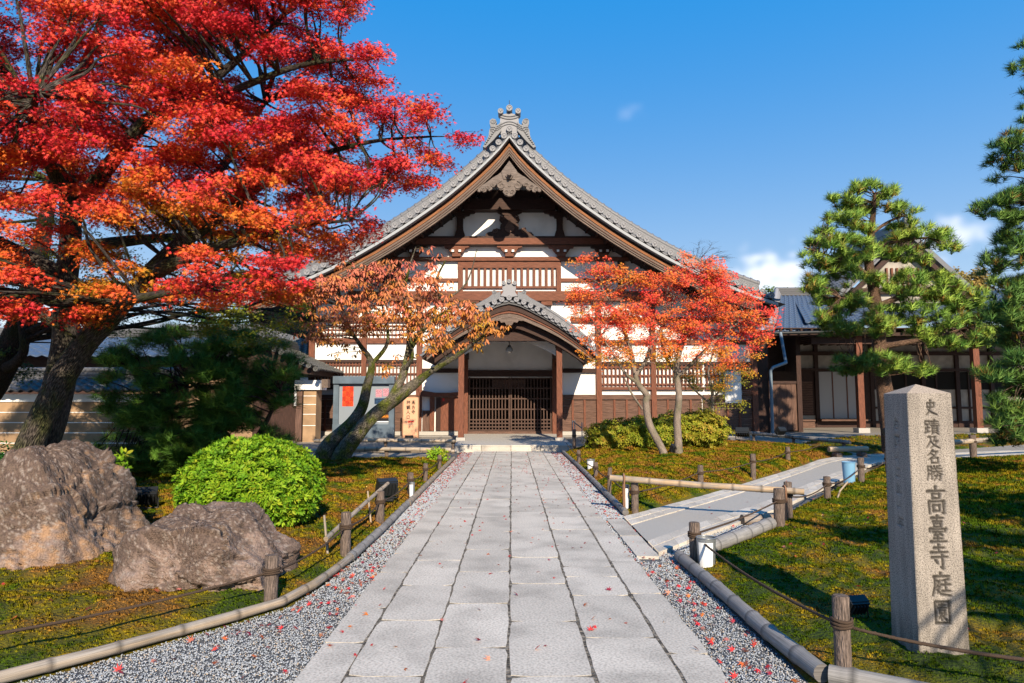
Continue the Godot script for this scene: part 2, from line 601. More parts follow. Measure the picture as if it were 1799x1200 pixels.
func moss_tufts(poly: PackedVector2Array, bank: Vector2, warm: float, n: int, label: String, base := 0.0) -> void:
	var lo := poly[0]
	var hi := poly[0]
	for q in poly:
		lo = lo.min(q)
		hi = hi.max(q)
	var mb := MB.new()
	var r := RandomNumberGenerator.new()
	r.seed = 77
	for k in 16:
		var a := r.randf() * TAU
		var d := r.randf_range(0.1, 0.9)
		var c := V(cos(a) * d, 0, sin(a) * d)
		var g := r.randf_range(0.7, 1.25)
		mb.c = Color(g, g * r.randf_range(0.9, 1.1), g)
		var s := V(cos(a + 1.4), 0, sin(a + 1.4)) * 0.2
		var tip := c * 1.35 + V(r.randf_range(-0.15, 0.15), r.randf_range(0.6, 1.15), r.randf_range(-0.15, 0.15))
		mb.tri(c - s, c + s, tip, V(cos(a) * 0.35, 1, sin(a) * 0.35))
	var xf := []
	var cs := PackedColorArray()
	var tries := 0
	while xf.size() < n and tries < n * 14:
		tries += 1
		var p := Vector2(rf(lo.x, hi.x), rf(lo.y, hi.y))
		var dist := maxf(3.0, p.length())
		if rng.randf() > pow(3.6 / dist, 1.35) or absf(p.x) > -p.y * 0.95 + 1.6:
			continue
		var sd := signed_distance(poly, p)
		if sd < 0.005:
			continue
		var s := 0.012 * clampf(dist / 5.5, 0.8, 3.2) * rf(0.7, 1.35)
		var y := moss_height(sd, p, bank) + base * ground_height(p.x, p.y) - 0.003
		var b := Basis.from_euler(V(rf(-0.3, 0.3), rf(0, TAU), rf(-0.3, 0.3))).scaled(V(s, s * rf(0.8, 1.2), s))
		xf.append(Transform3D(b, V(p.x, y, p.y)))
		var cc := moss_color(p, warm + rf(-0.1, 0.1)) * rf(0.85, 1.2)
		cs.append(cc)
	var o := copies("moss", mb.mesh(), M.tuft, xf, cs)
	tag(o, label, "moss")

func build_ground() -> void:
	# far ground, out to the horizon
	var mb := MB.new()
	mb.quad(V(-600, -0.12, 200), V(600, -0.12, 200), V(600, -0.12, -900), V(-600, -0.12, -900), Vector3.UP)
	part("ground", mb, M.earth, self, "structure")
	# gravel bed under the path
	mb = MB.new()
	var p := PackedVector3Array()
	for j in 60:
		for i in 24:
			var x := -6.0 + i * 0.5
			var z := 3.0 - j * 0.42
			p.append(V(x, -0.035 + hn.get_noise_2d(x * 5, z * 5) * 0.006, z))
	mb.grid(p, 24, 60)
	part("gravel_ground", mb, M.gravel_bed, self, "structure")
	# forecourt
	mb = MB.new()
	p = PackedVector3Array()
	for j in 40:
		for i in 80:
			var x := -34.0 + i * 0.9
			var z := -18.0 - j * 0.6
			var y := ground_height(x, z) + hn.get_noise_2d(x, z) * 0.01
			if absf(x) < 2.0 and z > -23.4:
				y = -0.09
			p.append(V(x, y, z))
	mb.grid(p, 80, 40)
	part("forecourt", mb, M.earth, self, "structure")
	# dirt bed below the slabs
	mb = MB.new()
	p = PackedVector3Array()
	for j in 250:
		for i in 26:
			var x := -1.2 + i * 0.096
			var z := 1.5 - j * 0.0956
			p.append(V(x, -0.0065 + hn.get_noise_2d(x * 22, z * 22) * 0.004, z))
	mb.grid(p, 26, 250)
	part("path_bed", mb, M.mortar, self, "structure")

func slab_mesh(x0: float, x1: float, z0: float, z1: float, rough: float, chip := 0.0) -> MB:
	# outline with worn, wavering edges; top, chamfer and sides. z1 is nearer the camera
	var out := PackedVector2Array()
	var inn := PackedVector2Array()
	var w := x1 - x0
	var d := z1 - z0
	var nx := 4
	var nz := 8
	for side in 4:
		var cnt: int = nx if side % 2 == 0 else nz
		for k in cnt:
			var t := float(k) / cnt
			var q := [Vector2(x0 + w * t, z0), Vector2(x1, z0 + d * t), Vector2(x1 - w * t, z1), Vector2(x0, z1 - d * t)][side] as Vector2
			var cen := Vector2((x0 + x1) / 2, (z0 + z1) / 2)
			var j := Vector2(rf(-1, 1), rf(-1, 1)) * rough
			if k == 0:
				j = (cen - q).normalized() * (rough * 1.6 + chip * rng.randf())
			out.append(q + j)
			inn.append(q + j + (cen - q - j).normalized() * rf(0.003, 0.006))
	var mb := MB.new()
	var tilt := Vector2(rf(-1, 1), rf(-1, 1)) * 0.002
	var y0 := rf(-0.0015, 0.0015)
	var hgt := func(q: Vector2) -> float: return y0 + (q.x - x0) * tilt.x + (q.y - z0) * tilt.y
	var m := out.size()
	var c := Vector2((x0 + x1) / 2, (z0 + z1) / 2)
	for k in m:
		var a := out[k]
		var b := out[(k + 1) % m]
		var ai := inn[k]
		var bi := inn[(k + 1) % m]
		mb.tri(V(c.x, hgt.call(c), c.y), V(ai.x, hgt.call(ai), ai.y), V(bi.x, hgt.call(bi), bi.y), Vector3.UP)
		var e := (b - a).normalized()
		var o := V(-e.y, 0, e.x)
		if o.dot(V(a.x - c.x, 0, a.y - c.y)) < 0:
			o = -o
		mb.quad(V(ai.x, hgt.call(ai), ai.y), V(bi.x, hgt.call(bi), bi.y), V(b.x, hgt.call(b) - 0.003, b.y), V(a.x, hgt.call(a) - 0.003, a.y), Vector3.UP)
		mb.quad(V(a.x, hgt.call(a) - 0.003, a.y), V(b.x, hgt.call(b) - 0.003, b.y), V(b.x, -0.05, b.y), V(a.x, -0.05, a.y), o)
	return mb

func build_path() -> void:
	rng.seed = 101
	var road := Node3D.new()
	road.name = "stone_path"
	road.set_meta("kind", "structure")
	add_child(road)
	var xs := [-1.23, -0.955, -0.50, -0.02, 0.475, 0.965, 1.23]
	var rows := [[-3.2, -4.6, -5.35, -6.45, -7.25, -8.6], [-2.9, -4.05, -5.06, -6.0, -6.93, -7.86, -8.9, -10.39], [-3.55, -4.51, -5.47, -6.47, -7.44, -8.47, -9.5], [-3.1, -4.05, -5.04, -6.05, -7.06, -8.5, -9.96], [-3.7, -4.69, -5.69, -6.29, -6.67, -8.59], [-3.35, -4.4, -5.75, -6.9, -8.3]]
	for col in 6:
		var z: float = rows[col][0] + 4.2
		var ends := [z, z - 1.0, z - 2.1, z - 3.1]
		ends.append_array(rows[col])
		z = rows[col][-1]
		while z > -22.2:
			z -= rf(0.8, 1.15) if col > 0 and col < 5 else rf(0.95, 1.4)
			ends.append(maxf(z, -22.25) if z > -22.0 else -22.25)
		for k in ends.size() - 1:
			var z1: float = ends[k]
			var z0: float = ends[k + 1]
			if z1 - z0 < 0.1:
				continue
			var g := 0.004
			var wide := 0.014
			var mb := slab_mesh(xs[col] + wide * rf(0.3, 0.9), xs[col + 1] - wide * rf(0.3, 0.9), z0 + g, z1 - g, 0.006, 0.02)
			part("paving_slab", mb, M.slab[rng.randi() % 4], road)
	# threshold slab of the side path
	var a := slab_mesh(1.27, 1.50, -9.35, -8.2, 0.006)
	part("paving_slab", a, M.slab[1], road)
	a = slab_mesh(1.27, 1.50, -8.18, -7.12, 0.006)
	part("paving_slab", a, M.slab[3], road)

func build_side_path() -> void:
	rng.seed = 102
	var road := Node3D.new()
	road.name = "side_path"
	road.set_meta("kind", "structure")
	add_child(road)
	# upper and lower edges, near to far
	var up := [V(1.52, 0, -9.45), V(2.55, 0, -10.75), V(3.7, 0, -12.25), V(6.8, 0, -16.5), V(8.8, 0, -19.3), V(10.5, 0, -20.5), V(13.6, 0, -21.4), V(18, 0, -23.2), V(26, 0, -26.5)]
	var low := [V(1.52, 0, -7.22), V(2.3, 0, -8.25), V(3.75, 0, -10.0), V(5.1, 0, -11.86), V(7.6, 0, -15.3), V(9.9, 0, -18.3), V(12.9, 0, -19.6), V(17.5, 0, -21.6), V(26, 0, -25.0)]
	var mb := MB.new()
	var p := PackedVector3Array()
	var n := 9
	var su := []
	var sl := []
	for side in 2:
		var arr: Array = [up, low][side]
		var v4 := []
		for q in arr:
			v4.append(Vector4(q.x, q.y, q.z, 1))
		var s: Array = spline(v4, 6)[0]
		if side == 0:
			su = s
		else:
			sl = s
	for k in su.size():
		for i in n:
			var q: Vector3 = (su[k] as Vector3).lerp(sl[k], float(i) / (n - 1))
			p.append(V(q.x, 0.004 + hn.get_noise_2d(q.x * 3, q.z * 3) * 0.006, q.z))
	mb.grid(p, n, su.size())
	part("path_surface", mb, M.cross, road)
	# edging stones along both sides and a row of long stones down the middle
	for f in [0.0, 0.14, 0.74, 0.875]:
		var k := 0
		while k < su.size() - 2:
			var q := []
			for e in 2:
				var kk := k + e * 1
				var a: Vector3 = su[kk]
				var b: Vector3 = sl[kk]
				q.append(a.lerp(b, f))
				q.append(a.lerp(b, f + 0.125))
			var s := MB.new()
			var h: float = 0.017
			var d: Vector3 = (q[2] - q[0]) * 0.007
			var t := [q[0] + d, q[1] + d, q[3] - d, q[2] - d]
			for m in 4:
				t[m] = t[m] + V(0, h + rf(-0.003, 0.003), 0)
			s.quad(t[0], t[1], t[2], t[3], Vector3.UP)
			for m in 4:
				var u: Vector3 = t[m]
				var w: Vector3 = t[(m + 1) % 4]
				var cen: Vector3 = (t[0] + t[2]) / 2
				s.quad(u, w, w - V(0, 0.06, 0), u - V(0, 0.06, 0), ((u + w) / 2 - cen) * V(1, 0, 1))
			part("edging_stone", s, M.slab[rng.randi() % 4], road)
			k += 1

func in_gravel(x: float, z: float) -> bool:
	var ax := absf(x)
	if x < 0:
		return ax > 1.23 and ax < left_edge(z) - 0.02
	if z < -9.5:
		return ax > 1.23 and ax < 1.56
	if z > -6.95:
		return ax > 1.23 and ax < 1.66
	if z > -9.0 and x > 1.5:
		# the wedge beside the side path
		var on_path := x > 1.52 and z < -7.3 - (x - 1.52) * 1.32
		return not on_path and z < -6.9 - (x - 1.7) * 1.2 + 0.05 and x < 3.2
	return ax > 1.23 and ax < 1.28

func left_edge(z: float) -> float:
	# distance of the left bamboo edging from the middle
	var t := PackedVector2Array([Vector2(-22, 1.6), Vector2(-9.1, 1.585), Vector2(-7.1, 1.585), Vector2(-6.0, 1.655), Vector2(-5.46, 1.74), Vector2(-5.12, 1.95), Vector2(-4.8, 2.19), Vector2(-4.5, 2.40), Vector2(-4.2, 2.64), Vector2(-3.6, 3.15), Vector2(-2.6, 4.3)])
	if z <= t[0].x:
		return 1.6
	for k in t.size() - 1:
		if z < t[k + 1].x:
			return lerpf(t[k].y, t[k + 1].y, (z - t[k].x) / (t[k + 1].x - t[k].x))
	return 4.3

func build_gravel() -> void:
	rng.seed = 103
	for kind in 2:
		var mb := MB.new()
		# a faceted pebble
		var q := PackedVector3Array()
		var r := RandomNumberGenerator.new()
		r.seed = 5 + kind
		for j in 5:
			for i in 7:
				var a := TAU * (i % 6) / 6.0 + j * 0.3
				var b := PI * j / 4.0
				var s := 0.85 + 0.3 * sin(i % 6 * 2.1 + j * 1.7 + kind)
				q.append(V(cos(a) * sin(b) * s, cos(b) * 0.62, sin(a) * sin(b) * s * 0.8))
		mb.grid(q, 7, 5)
		var xf := []
		var cs := PackedColorArray()
		var n := 0
		var want := 60000
		while xf.size() < want and n < want * 12:
			n += 1
			# near the camera the strip is wide on the left
			var z := -2.4 - pow(rng.randf(), 1.9) * 19.5
			var x := rf(-3.2, 3.2) if z > -9.2 else (rf(1.22, 1.6) * (1 if rng.randf() < 0.5 else -1))
			if not in_gravel(x, z) or absf(x) > -z * 0.8 + 0.4:
				continue
			if z < -9.2 and rng.randf() < 0.6:
				continue
			var s := rf(0.0048, 0.0088) * clampf(-z / 6.0, 0.85, 1.6)
			var b := Basis.from_euler(V(rf(-0.6, 0.6), rf(0, TAU), rf(-0.6, 0.6))).scaled(V(s, s, s))
			xf.append(Transform3D(b, V(x, -0.028 + rf(0, 0.012), z)))
			var g := rf(0.27, 0.44)
			var t := rf(-0.04, 0.05)
			cs.append(Color(g * (0.93 + t), g, g * (1.11 - t)) if rng.randf() < 0.9 else Color(g * 1.15, g * 0.95, g * 0.75))
		tag(copies("gravel", mb.mesh(), M.pebble, xf, cs), "grey gravel strewn along both sides of the paved path" if kind == 0 else "blue grey crushed stones mixed among the gravel beside the path", "gravel")

# ---------------------------------------------------------------- the great hall
var AX := -0.1
var roofline := PackedVector2Array([Vector2(0, 11.82), Vector2(0.35, 11.36), Vector2(0.92, 10.76), Vector2(1.67, 10.06), Vector2(2.45, 9.4), Vector2(3.29, 8.78), Vector2(4.13, 8.2), Vector2(5.32, 7.46), Vector2(6.52, 6.8), Vector2(8.05, 6.11), Vector2(9.6, 5.52), Vector2(10.3, 5.3)])
var porchline := PackedVector2Array([Vector2(0, 5.18), Vector2(0.33, 5.1), Vector2(0.6, 4.98), Vector2(0.89, 4.83), Vector2(1.19, 4.67), Vector2(1.47, 4.51), Vector2(1.74, 4.34), Vector2(2.01, 4.15), Vector2(2.29, 3.94), Vector2(2.54, 3.74), Vector2(2.79, 3.52), Vector2(3.0, 3.31)])

func arch_strip(tab: PackedVector2Array, x0: float, x1: float, up0: float, up1: float, dn0: float, dn1: float, z0: float, z1: float, side: float) -> MB:
	# a board that follows the roof line: top at line+up, bottom at line+dn
	var mb := MB.new()
	var n := 28
	var run := 0.0
	for k in n:
		var ta := float(k) / n
		var tb := float(k + 1) / n
		var xa := lerpf(x0, x1, ta)
		var xb := lerpf(x0, x1, tb)
		var q := []
		for w in [[xa, lerpf(up0, up1, ta)], [xb, lerpf(up0, up1, tb)], [xb, lerpf(dn0, dn1, tb)], [xa, lerpf(dn0, dn1, ta)]]:
			q.append(Vector2(AX + side * w[0], curve_at(tab, w[0]) + w[1]))
		var l: float = q[0].distance_to(q[1])
		var f := func(i: int, z: float) -> Vector3: return V(q[i].x, q[i].y, z)
		var h: float = q[0].distance_to(q[3])
		mb.quad(f.call(0, z1), f.call(1, z1), f.call(2, z1), f.call(3, z1), V(0, 0, 1), Vector2(l, h), Vector2(run, 0))
		mb.quad(f.call(0, z0), f.call(1, z0), f.call(2, z0), f.call(3, z0), V(0, 0, -1), Vector2(l, h), Vector2(run, 0))
		mb.quad(f.call(0, z0), f.call(1, z0), f.call(1, z1), f.call(0, z1), V(side * 0.6, 1, 0), Vector2(l, z1 - z0), Vector2(run, 0))
		mb.quad(f.call(3, z0), f.call(2, z0), f.call(2, z1), f.call(3, z1), V(-side * 0.6, -1, 0), Vector2(l, z1 - z0), Vector2(run, 0))
		if k == n - 1:
			mb.quad(f.call(1, z0), f.call(1, z1), f.call(2, z1), f.call(2, z0), V(side, 0, 0))
		if k == 0:
			mb.quad(f.call(0, z0), f.call(0, z1), f.call(3, z1), f.call(3, z0), V(-side, 0, 0))
		run += l
	return mb

func bar(to: Node3D, called: String, m: Material, x0: float, x1: float, y0: float, y1: float, z0: float, z1: float) -> MeshInstance3D:
	var mb := MB.new()
	mb.off = rf(0, 5)
	mb.box(Vector3.ZERO, V(absf(x1 - x0), absf(y1 - y0), absf(z1 - z0)))
	var o := part(called, mb, m, to)
	o.position = V((x0 + x1) / 2, (y0 + y1) / 2, (z0 + z1) / 2)
	return o

func roof_verge(roof: Node3D, tab: PackedVector2Array, reach: float, step: float, r: float, z: float, back: float) -> void:
	# round end tiles with curved pan tiles between them, the same on both slopes
	var rt := MB.new()
	round_tile(rt, Transform3D.IDENTITY, r, back)
	var rtm := rt.mesh()
	var pt := MB.new()
	var p := PackedVector3Array()
	for j in 3:
		for i in 7:
			var t := (i / 6.0 - 0.5)
			p.append(V(t * step * 1.05, (t * t * 4.0 - 1.0) * r * 0.45 - (r * 0.75 if j == 0 else 0.0), 0.0 if j < 2 else -back))
	pt.grid(p, 7, 3)
	var ptm := pt.mesh()
	for s in [-1.0, 1.0]:
		var x := 0.0
		var first := true
		while x < reach:
			var y := curve_at(tab, x)
			var sl: float = (curve_at(tab, x + 0.1) - y) / 0.1
			var ang: float = atan(sl) * s
			if not (first and s < 0):
				var o := part("round_end_tile", rtm, M.tile_end, roof)
				o.position = V(AX + s * x, y, z)
			var dx := step / sqrt(1.0 + sl * sl)
			var ym := curve_at(tab, x + dx / 2)
			var q := part("pan_tile", ptm, M.tile, roof)
			q.position = V(AX + s * (x + dx / 2), ym - r * 0.15, z - 0.03)
			q.rotation.z = ang
			x += dx
			first = false

func roof_sheet(roof: Node3D, tab: PackedVector2Array, reach: float, z0: float, z1: float, drop: float, called := "tile_slope") -> void:
	for s in [-1.0, 1.0]:
		var mb := MB.new()
		var n := 26
		var zs := int((z1 - z0) / 0.3)
		# the board under the tiles
		var p := PackedVector3Array()
		for j in 2:
			for k in n + 1:
				var x := reach * k / n
				p.append(V(AX + s * x, curve_at(tab, x) - drop, z0 if j == 0 else z1))
		mb.grid(p, n + 1, 2)
		for j in zs:
			var pts := []
			var rr := []
			for k in n + 1:
				var x := reach * k / n
				pts.append(V(AX + s * x, curve_at(tab, x) - drop + 0.05, z1 - 0.5 - j * 0.3))
				rr.append(0.085)
			mb.tube(pts, rr, 6, true)
		part(called, mb, M.tile, roof)

func lattice(to: Node3D, called: String, m: Material, x0: float, x1: float, y0: float, y1: float, z: float, n: int, rails: Array, w := 0.05, d := 0.05, frame := 0.0) -> void:
	var o := Node3D.new()
	o.name = called
	to.add_child(o, true)
	var mb := MB.new()
	mb.box(Vector3.ZERO, V(w, y1 - y0, d))
	var mm := mb.mesh()
	for k in n:
		var b := part("bar", mm, m, o)
		b.position = V(lerpf(x0, x1, (k + 0.5) / n), (y0 + y1) / 2, z)
	for y in rails:
		bar(o, "rail", m, x0, x1, y - w * 0.5, y + w * 0.5, z - d * 0.72, z + d * 0.56)
	if frame > 0:
		bar(o, "frame", m, x0 - frame, x0, y0 - frame, y1 + frame, z - d, z + d)
		bar(o, "frame", m, x1, x1 + frame, y0 - frame, y1 + frame, z - d, z + d)
		bar(o, "frame", m, x0, x1, y1, y1 + frame, z - d, z + d * 0.98)
		bar(o, "frame", m, x0, x1, y0 - frame, y0, z - d, z + d * 0.98)

func scroll_outline(flip: float) -> PackedVector2Array:
	return P2([0, 0.62, 0.1, 0.5, 0.22, 0.36, 0.42, 0.2, 0.62, 0.08, 0.82, -0.08, 1.0, -0.2, 1.16, -0.34, 1.2, -0.44, 1.12, -0.47, 1.04, -0.42, 0.98, -0.48, 0.88, -0.46, 0.84, -0.38, 0.74, -0.42, 0.64, -0.36, 0.62, -0.26, 0.52, -0.24, 0.46, -0.13, 0.40, -0.06, 0.44, -0.17, 0.44, -0.3, 0.36, -0.39, 0.26, -0.4, 0.22, -0.36, 0.24, -0.48, 0.18, -0.58, 0.08, -0.63, 0, -0.64]) if flip > 0 else P2([])

func mirrored(p: PackedVector2Array) -> PackedVector2Array:
	var o := p.duplicate()
	for k in range(p.size() - 1, -1, -1):
		if p[k].x > 0.001:
			o.append(Vector2(-p[k].x, p[k].y))
	return o

func spiral(mb: MB, c: Vector3, r: float, turn: float, side: float, w: float) -> void:
	var pts := []
	var rr := []
	for k in 15:
		var t := k / 14.0
		var a := turn + side * t * 8.5
		pts.append(c + V(cos(a), sin(a), 0) * r * (1.0 - 0.8 * t))
		rr.append(w * (1.0 - 0.5 * t))
	mb.tube(pts, rr, 5, true)

func build_hall() -> void:
	rng.seed = 201
	var hall := thing("temple_hall", "great white walled temple hall with dark timber frame and steep tiled gable roof", "temple")
	var WZ := -27.5
	var L := -8.05
	var R := 9.75
	# white wall, cut to the slope of the roof
	var mb := MB.new()
	var n := 60
	for k in n:
		var xa := lerpf(L, R, float(k) / n)
		var xb := lerpf(L, R, float(k + 1) / n)
		var ya := curve_at(roofline, xa - AX) - 0.38
		var yb := curve_at(roofline, xb - AX) - 0.38
		var low := 0.0
		if xa > -1.9 and xb < 1.75:
			low = 2.55
		mb.quad(V(xa, low, WZ), V(xb, low, WZ), V(xb, yb, WZ), V(xa, ya, WZ), V(0, 0, 1))
		mb.quad(V(xa, low, WZ - 0.2), V(xb, low, WZ - 0.2), V(xb, yb, WZ - 0.2), V(xa, ya, WZ - 0.2), V(0, 0, -1))
		mb.quad(V(xa, ya, WZ), V(xb, yb, WZ), V(xb, yb, WZ - 0.2), V(xa, ya, WZ - 0.2), V(0, 1, 0))
	for x in [L, R]:
		mb.quad(V(x, 0, WZ), V(x, 0, WZ - 14.0), V(x, 4.6, WZ - 14.0), V(x, 4.9, WZ), V(signf(x), 0, 0))
	part("plaster_wall", mb, M.plaster, hall)
	bar(hall, "back_wall", M.plaster, L, R, 0, 5.0, WZ - 14.2, WZ - 14.0)
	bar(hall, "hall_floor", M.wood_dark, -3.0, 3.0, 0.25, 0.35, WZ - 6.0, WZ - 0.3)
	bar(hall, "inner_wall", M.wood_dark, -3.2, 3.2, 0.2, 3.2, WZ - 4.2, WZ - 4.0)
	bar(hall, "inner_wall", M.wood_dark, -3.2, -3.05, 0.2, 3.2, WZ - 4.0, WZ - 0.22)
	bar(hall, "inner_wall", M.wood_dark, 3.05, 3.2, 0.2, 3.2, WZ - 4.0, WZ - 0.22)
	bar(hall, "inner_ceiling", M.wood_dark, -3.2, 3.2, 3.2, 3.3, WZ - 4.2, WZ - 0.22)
	bar(hall, "stone_footing", M.stone, L - 0.1, -1.95, 0.0, 0.42, WZ - 0.3, WZ + 0.16)
	bar(hall, "stone_footing", M.stone, 1.85, R + 0.1, 0.0, 0.42, WZ - 0.3, WZ + 0.16)
	# long beams; each stands proud of the wall by its own amount
	bar(hall, "beam", M.wood_dark, -4.15, 3.95, 7.92, 8.28, WZ + 0.02, WZ + 0.34)
	bar(hall, "beam", M.wood, -3.9, 3.7, 7.94, 8.2, WZ + 0.34, WZ + 0.36)
	bar(hall, "beam", M.wood, -4.9, 4.75, 7.30, 7.46, WZ + 0.01, WZ + 0.20)
	bar(hall, "beam", M.wood, -2.2, 1.99, 7.02, 7.29, WZ + 0.01, WZ + 0.13)
	bar(hall, "great_beam", M.wood, -6.6, 6.4, 5.65, 6.04, WZ + 0.01, WZ + 0.30)
	bar(hall, "beam", M.wood_dark, -1.95, 1.75, 9.34, 9.8, WZ + 0.02, WZ + 0.5)
	# short carved strut ends below the great beam
	for x in [-6.0, -3.75, -1.55, 1.4, 3.48, 5.7]:
		bar(hall, "beam_end", M.wood, x - 0.22, x + 0.22, 5.48, 5.66, WZ + 0.02, WZ + 0.26)
	# rails of the side panels
	for s in [[-4.9, -2.2], [1.99, 4.75]]:
		bar(hall, "rail", M.wood, s[0], s[1], 6.46, 6.6, WZ + 0.01, WZ + 0.08)
	for s in [[-8.0, -3.9], [-3.5, -2.6], [2.4, 3.4], [3.58, 9.6]]:
		bar(hall, "rail", M.wood, s[0], s[1], 4.79, 5.0, WZ + 0.01, WZ + 0.1)
	# posts
	for x in [-8.05, -3.72, 3.49, 9.72]:
		bar(hall, "post", M.wood, x - 0.11, x + 0.11, 0.42, 5.64, WZ - 0.05, WZ + 0.155)
	for x in [-5.95, 5.68]:
		bar(hall, "post", M.wood, x - 0.1, x + 0.1, 0.42, 5.64, WZ - 0.05, WZ + 0.145)
	bar(hall, "post", M.wood, -4.72, -4.5, 5.3, 7.3, WZ - 0.02, WZ + 0.11)
	bar(hall, "post", M.wood_dark, 4.3, 4.56, 5.9, 7.3, WZ - 0.02, WZ + 0.21)
	bar(hall, "post", M.wood_dark, -4.9, -4.73, 5.9, 7.3, WZ - 0.02, WZ + 0.21)
	# curved tie beams that run out to the eaves
	for s in [-1.0, 1.0]:
		mb = MB.new()
		var pl := PackedVector2Array()
		for k in 11:
			var t := k / 10.0
			pl.append(Vector2(4.4 + 3.4 * t, 6.55 + 0.35 * sin(t * PI) - 0.75 * t * t))
		for k in range(10, -1, -1):
			var t := k / 10.0
			pl.append(Vector2(4.4 + 3.4 * t, 6.2 + 0.4 * sin(t * PI) - 0.75 * t * t))
		for k in pl.size():
			pl[k].x = AX + s * pl[k].x
		mb.prism(pl, WZ + 0.01, WZ + 0.32)
		part("curved_tie_beam", mb, M.wood_dark, hall)
	# the window band under the gable
	var win := Node3D.new()
	win.name = "barred_window"
	hall.add_child(win)
	for x in [-2.09, -0.1, 1.9]:
		bar(win, "window_post", M.wood, x - 0.095, x + 0.095, 6.05, 7.02, WZ + 0.0, WZ + 0.15)
	bar(win, "sill", M.wood, -1.99, 1.8, 6.19, 6.27, WZ + 0.01, WZ + 0.12)
	bar(win, "pane", M.paper, -2.0, 1.8, 6.27, 7.0, WZ + 0.003, WZ + 0.01)
	for half in [[-1.995, -0.195], [-0.005, 1.805]]:
		for k in 7:
			var x := lerpf(half[0], half[1], (k + 0.62) / 7.25)
			bar(win, "window_bar", M.wood, x - 0.05, x + 0.05, 6.27, 7.02, WZ + 0.04, WZ + 0.11)
	# bracket blocks between the two gable beams
	for x in [-2.25, AX, 2.0, -3.95, 3.72]:
		var br := Node3D.new()
		br.name = "bracket"
		hall.add_child(br, true)
		br.position = V(x, 7.46, WZ)
		bar(br, "block", M.wood, -0.17, 0.17, 0.0, 0.13, 0.02, 0.3)
		mb = MB.new()
		mb.prism(P2([-0.52, 0.46, 0.52, 0.46, 0.5, 0.38, 0.36, 0.36, 0.3, 0.25, 0.2, 0.13, -0.2, 0.13, -0.3, 0.25, -0.36, 0.36, -0.5, 0.38]), 0.02, 0.28)
		part("arm", mb, M.wood if absf(x) < 3 else M.wood_dark, br)
		for s in [-1.0, 1.0]:
			bar(br, "bearing_block", M.wood, s * 0.14 - 0.07, s * 0.14 + 0.07, 0.16, 0.27, 0.28, 0.36)
			bar(br, "white_end", M.plaster, s * 0.14 - 0.05, s * 0.14 + 0.05, 0.17, 0.26, 0.36, 0.364)
	# bottle struts and the carved frog leg strut
	for x in [-2.12, 1.94]:
		mb = MB.new()
		mb.prism(mirrored(P2([0, 1.05, 0.36, 1.05, 0.36, 0.93, 0.2, 0.9, 0.13, 0.82, 0.12, 0.5, 0.13, 0.3, 0.19, 0.12, 0.22, 0, 0, 0])), -0.06, 0.12)
		var o := part("bottle_strut", mb, M.wood_dark, hall)
		o.position = V(x, 8.28, WZ + 0.14)
	mb = MB.new()
	mb.prism(mirrored(P2([0, 1.06, 0.46, 1.06, 0.40, 0.97, 0.24, 0.94, 0.2, 0.84, 0.36, 0.8, 0.42, 0.7, 0.34, 0.6, 0.24, 0.58, 0.36, 0.5, 0.38, 0.36, 0.34, 0.27, 0.5, 0.33, 0.66, 0.3, 0.72, 0.2, 0.88, 0.17, 0.98, 0.07, 0.96, 0, 0, 0])), -0.08, 0.14)
	var frog := part("frog_leg_strut", mb, M.wood_dark, hall)
	frog.position = V(AX, 8.28, WZ + 0.16)
	mb = MB.new()
	mb.prism(mirrored(P2([0, 0.62, 0.07, 0.5, 0.14, 0.4, 0.2, 0.3, 0.18, 0.2, 0.1, 0.12, 0, 0.08])), 0.0, 0.05)
	for s in [-1.0, 1.0]:
		spiral(mb, V(s * 0.6, 0.17, 0.0), 0.12, 1.0, s, 0.03)
		spiral(mb, V(s * 0.28, 0.7, 0.0), 0.11, 2.0, -s, 0.03)
	part("carved_leaf", mb, M.wood_grey, frog, "stuff").position = V(0, 0.06, 0.14)
	# rainbow beam brackets
	for s in [-1.0, 1.0]:
		mb = MB.new()
		mb.prism(P2([0, 0, 0.72, 0, 0.66, -0.07, 0.5, -0.09, 0.45, -0.17, 0.3, -0.19, 0.26, -0.27, 0.08, -0.3, 0, -0.3]), 0.0, 0.2)
		var o := part("beam_bracket", mb, M.wood_dark, hall)
		o.position = V(AX + s * 2.1, 9.34, WZ + 0.08)
		if s > 0:
			o.rotation.y = PI
			o.position.z += 0.2
		mb = MB.new()
		mb.prism(P2([0, 0, 0.5, 0, 0.42, -0.07, 0.26, -0.09, 0.22, -0.17, 0, -0.2]), 0.0, 0.2)
		o = part("beam_bracket", mb, M.wood_dark, hall)
		o.position = V(AX + s * 0.05, 9.34, WZ + 0.12)
		if s < 0:
			o.rotation.y = PI
			o.position.z += 0.2
	bar(hall, "dark_gable_board", M.wood_dark, -1.3, 1.1, 9.8, 10.2, WZ + 0.02, WZ + 0.3)

	# windows and boarding of the lower wall
	for w in [[-7.9, -6.07], [-5.83, -3.85]]:
		lattice(hall, "upper_lattice", M.wood, w[0], w[1], 4.17, 4.75, WZ + 0.05, 13, [4.3, 4.5, 4.66], 0.04, 0.03)
		lattice(hall, "lower_lattice", M.wood, w[0], w[1], 2.2, 3.16, WZ + 0.09, 14, [2.3, 2.72, 3.08], 0.05, 0.04)
		bar(hall, "shutter", M.paper, w[0], w[1], 2.2, 3.16, WZ + 0.004, WZ + 0.012)
		bar(hall, "rail", M.wood, w[0], w[1], 3.94, 4.16, WZ + 0.01, WZ + 0.09)
		bar(hall, "rail", M.wood_dark, w[0], w[1], 3.17, 3.28, WZ + 0.01, WZ + 0.14)
		bar(hall, "rail", M.wood_dark, w[0], w[1], 2.1, 2.19, WZ + 0.01, WZ + 0.14)
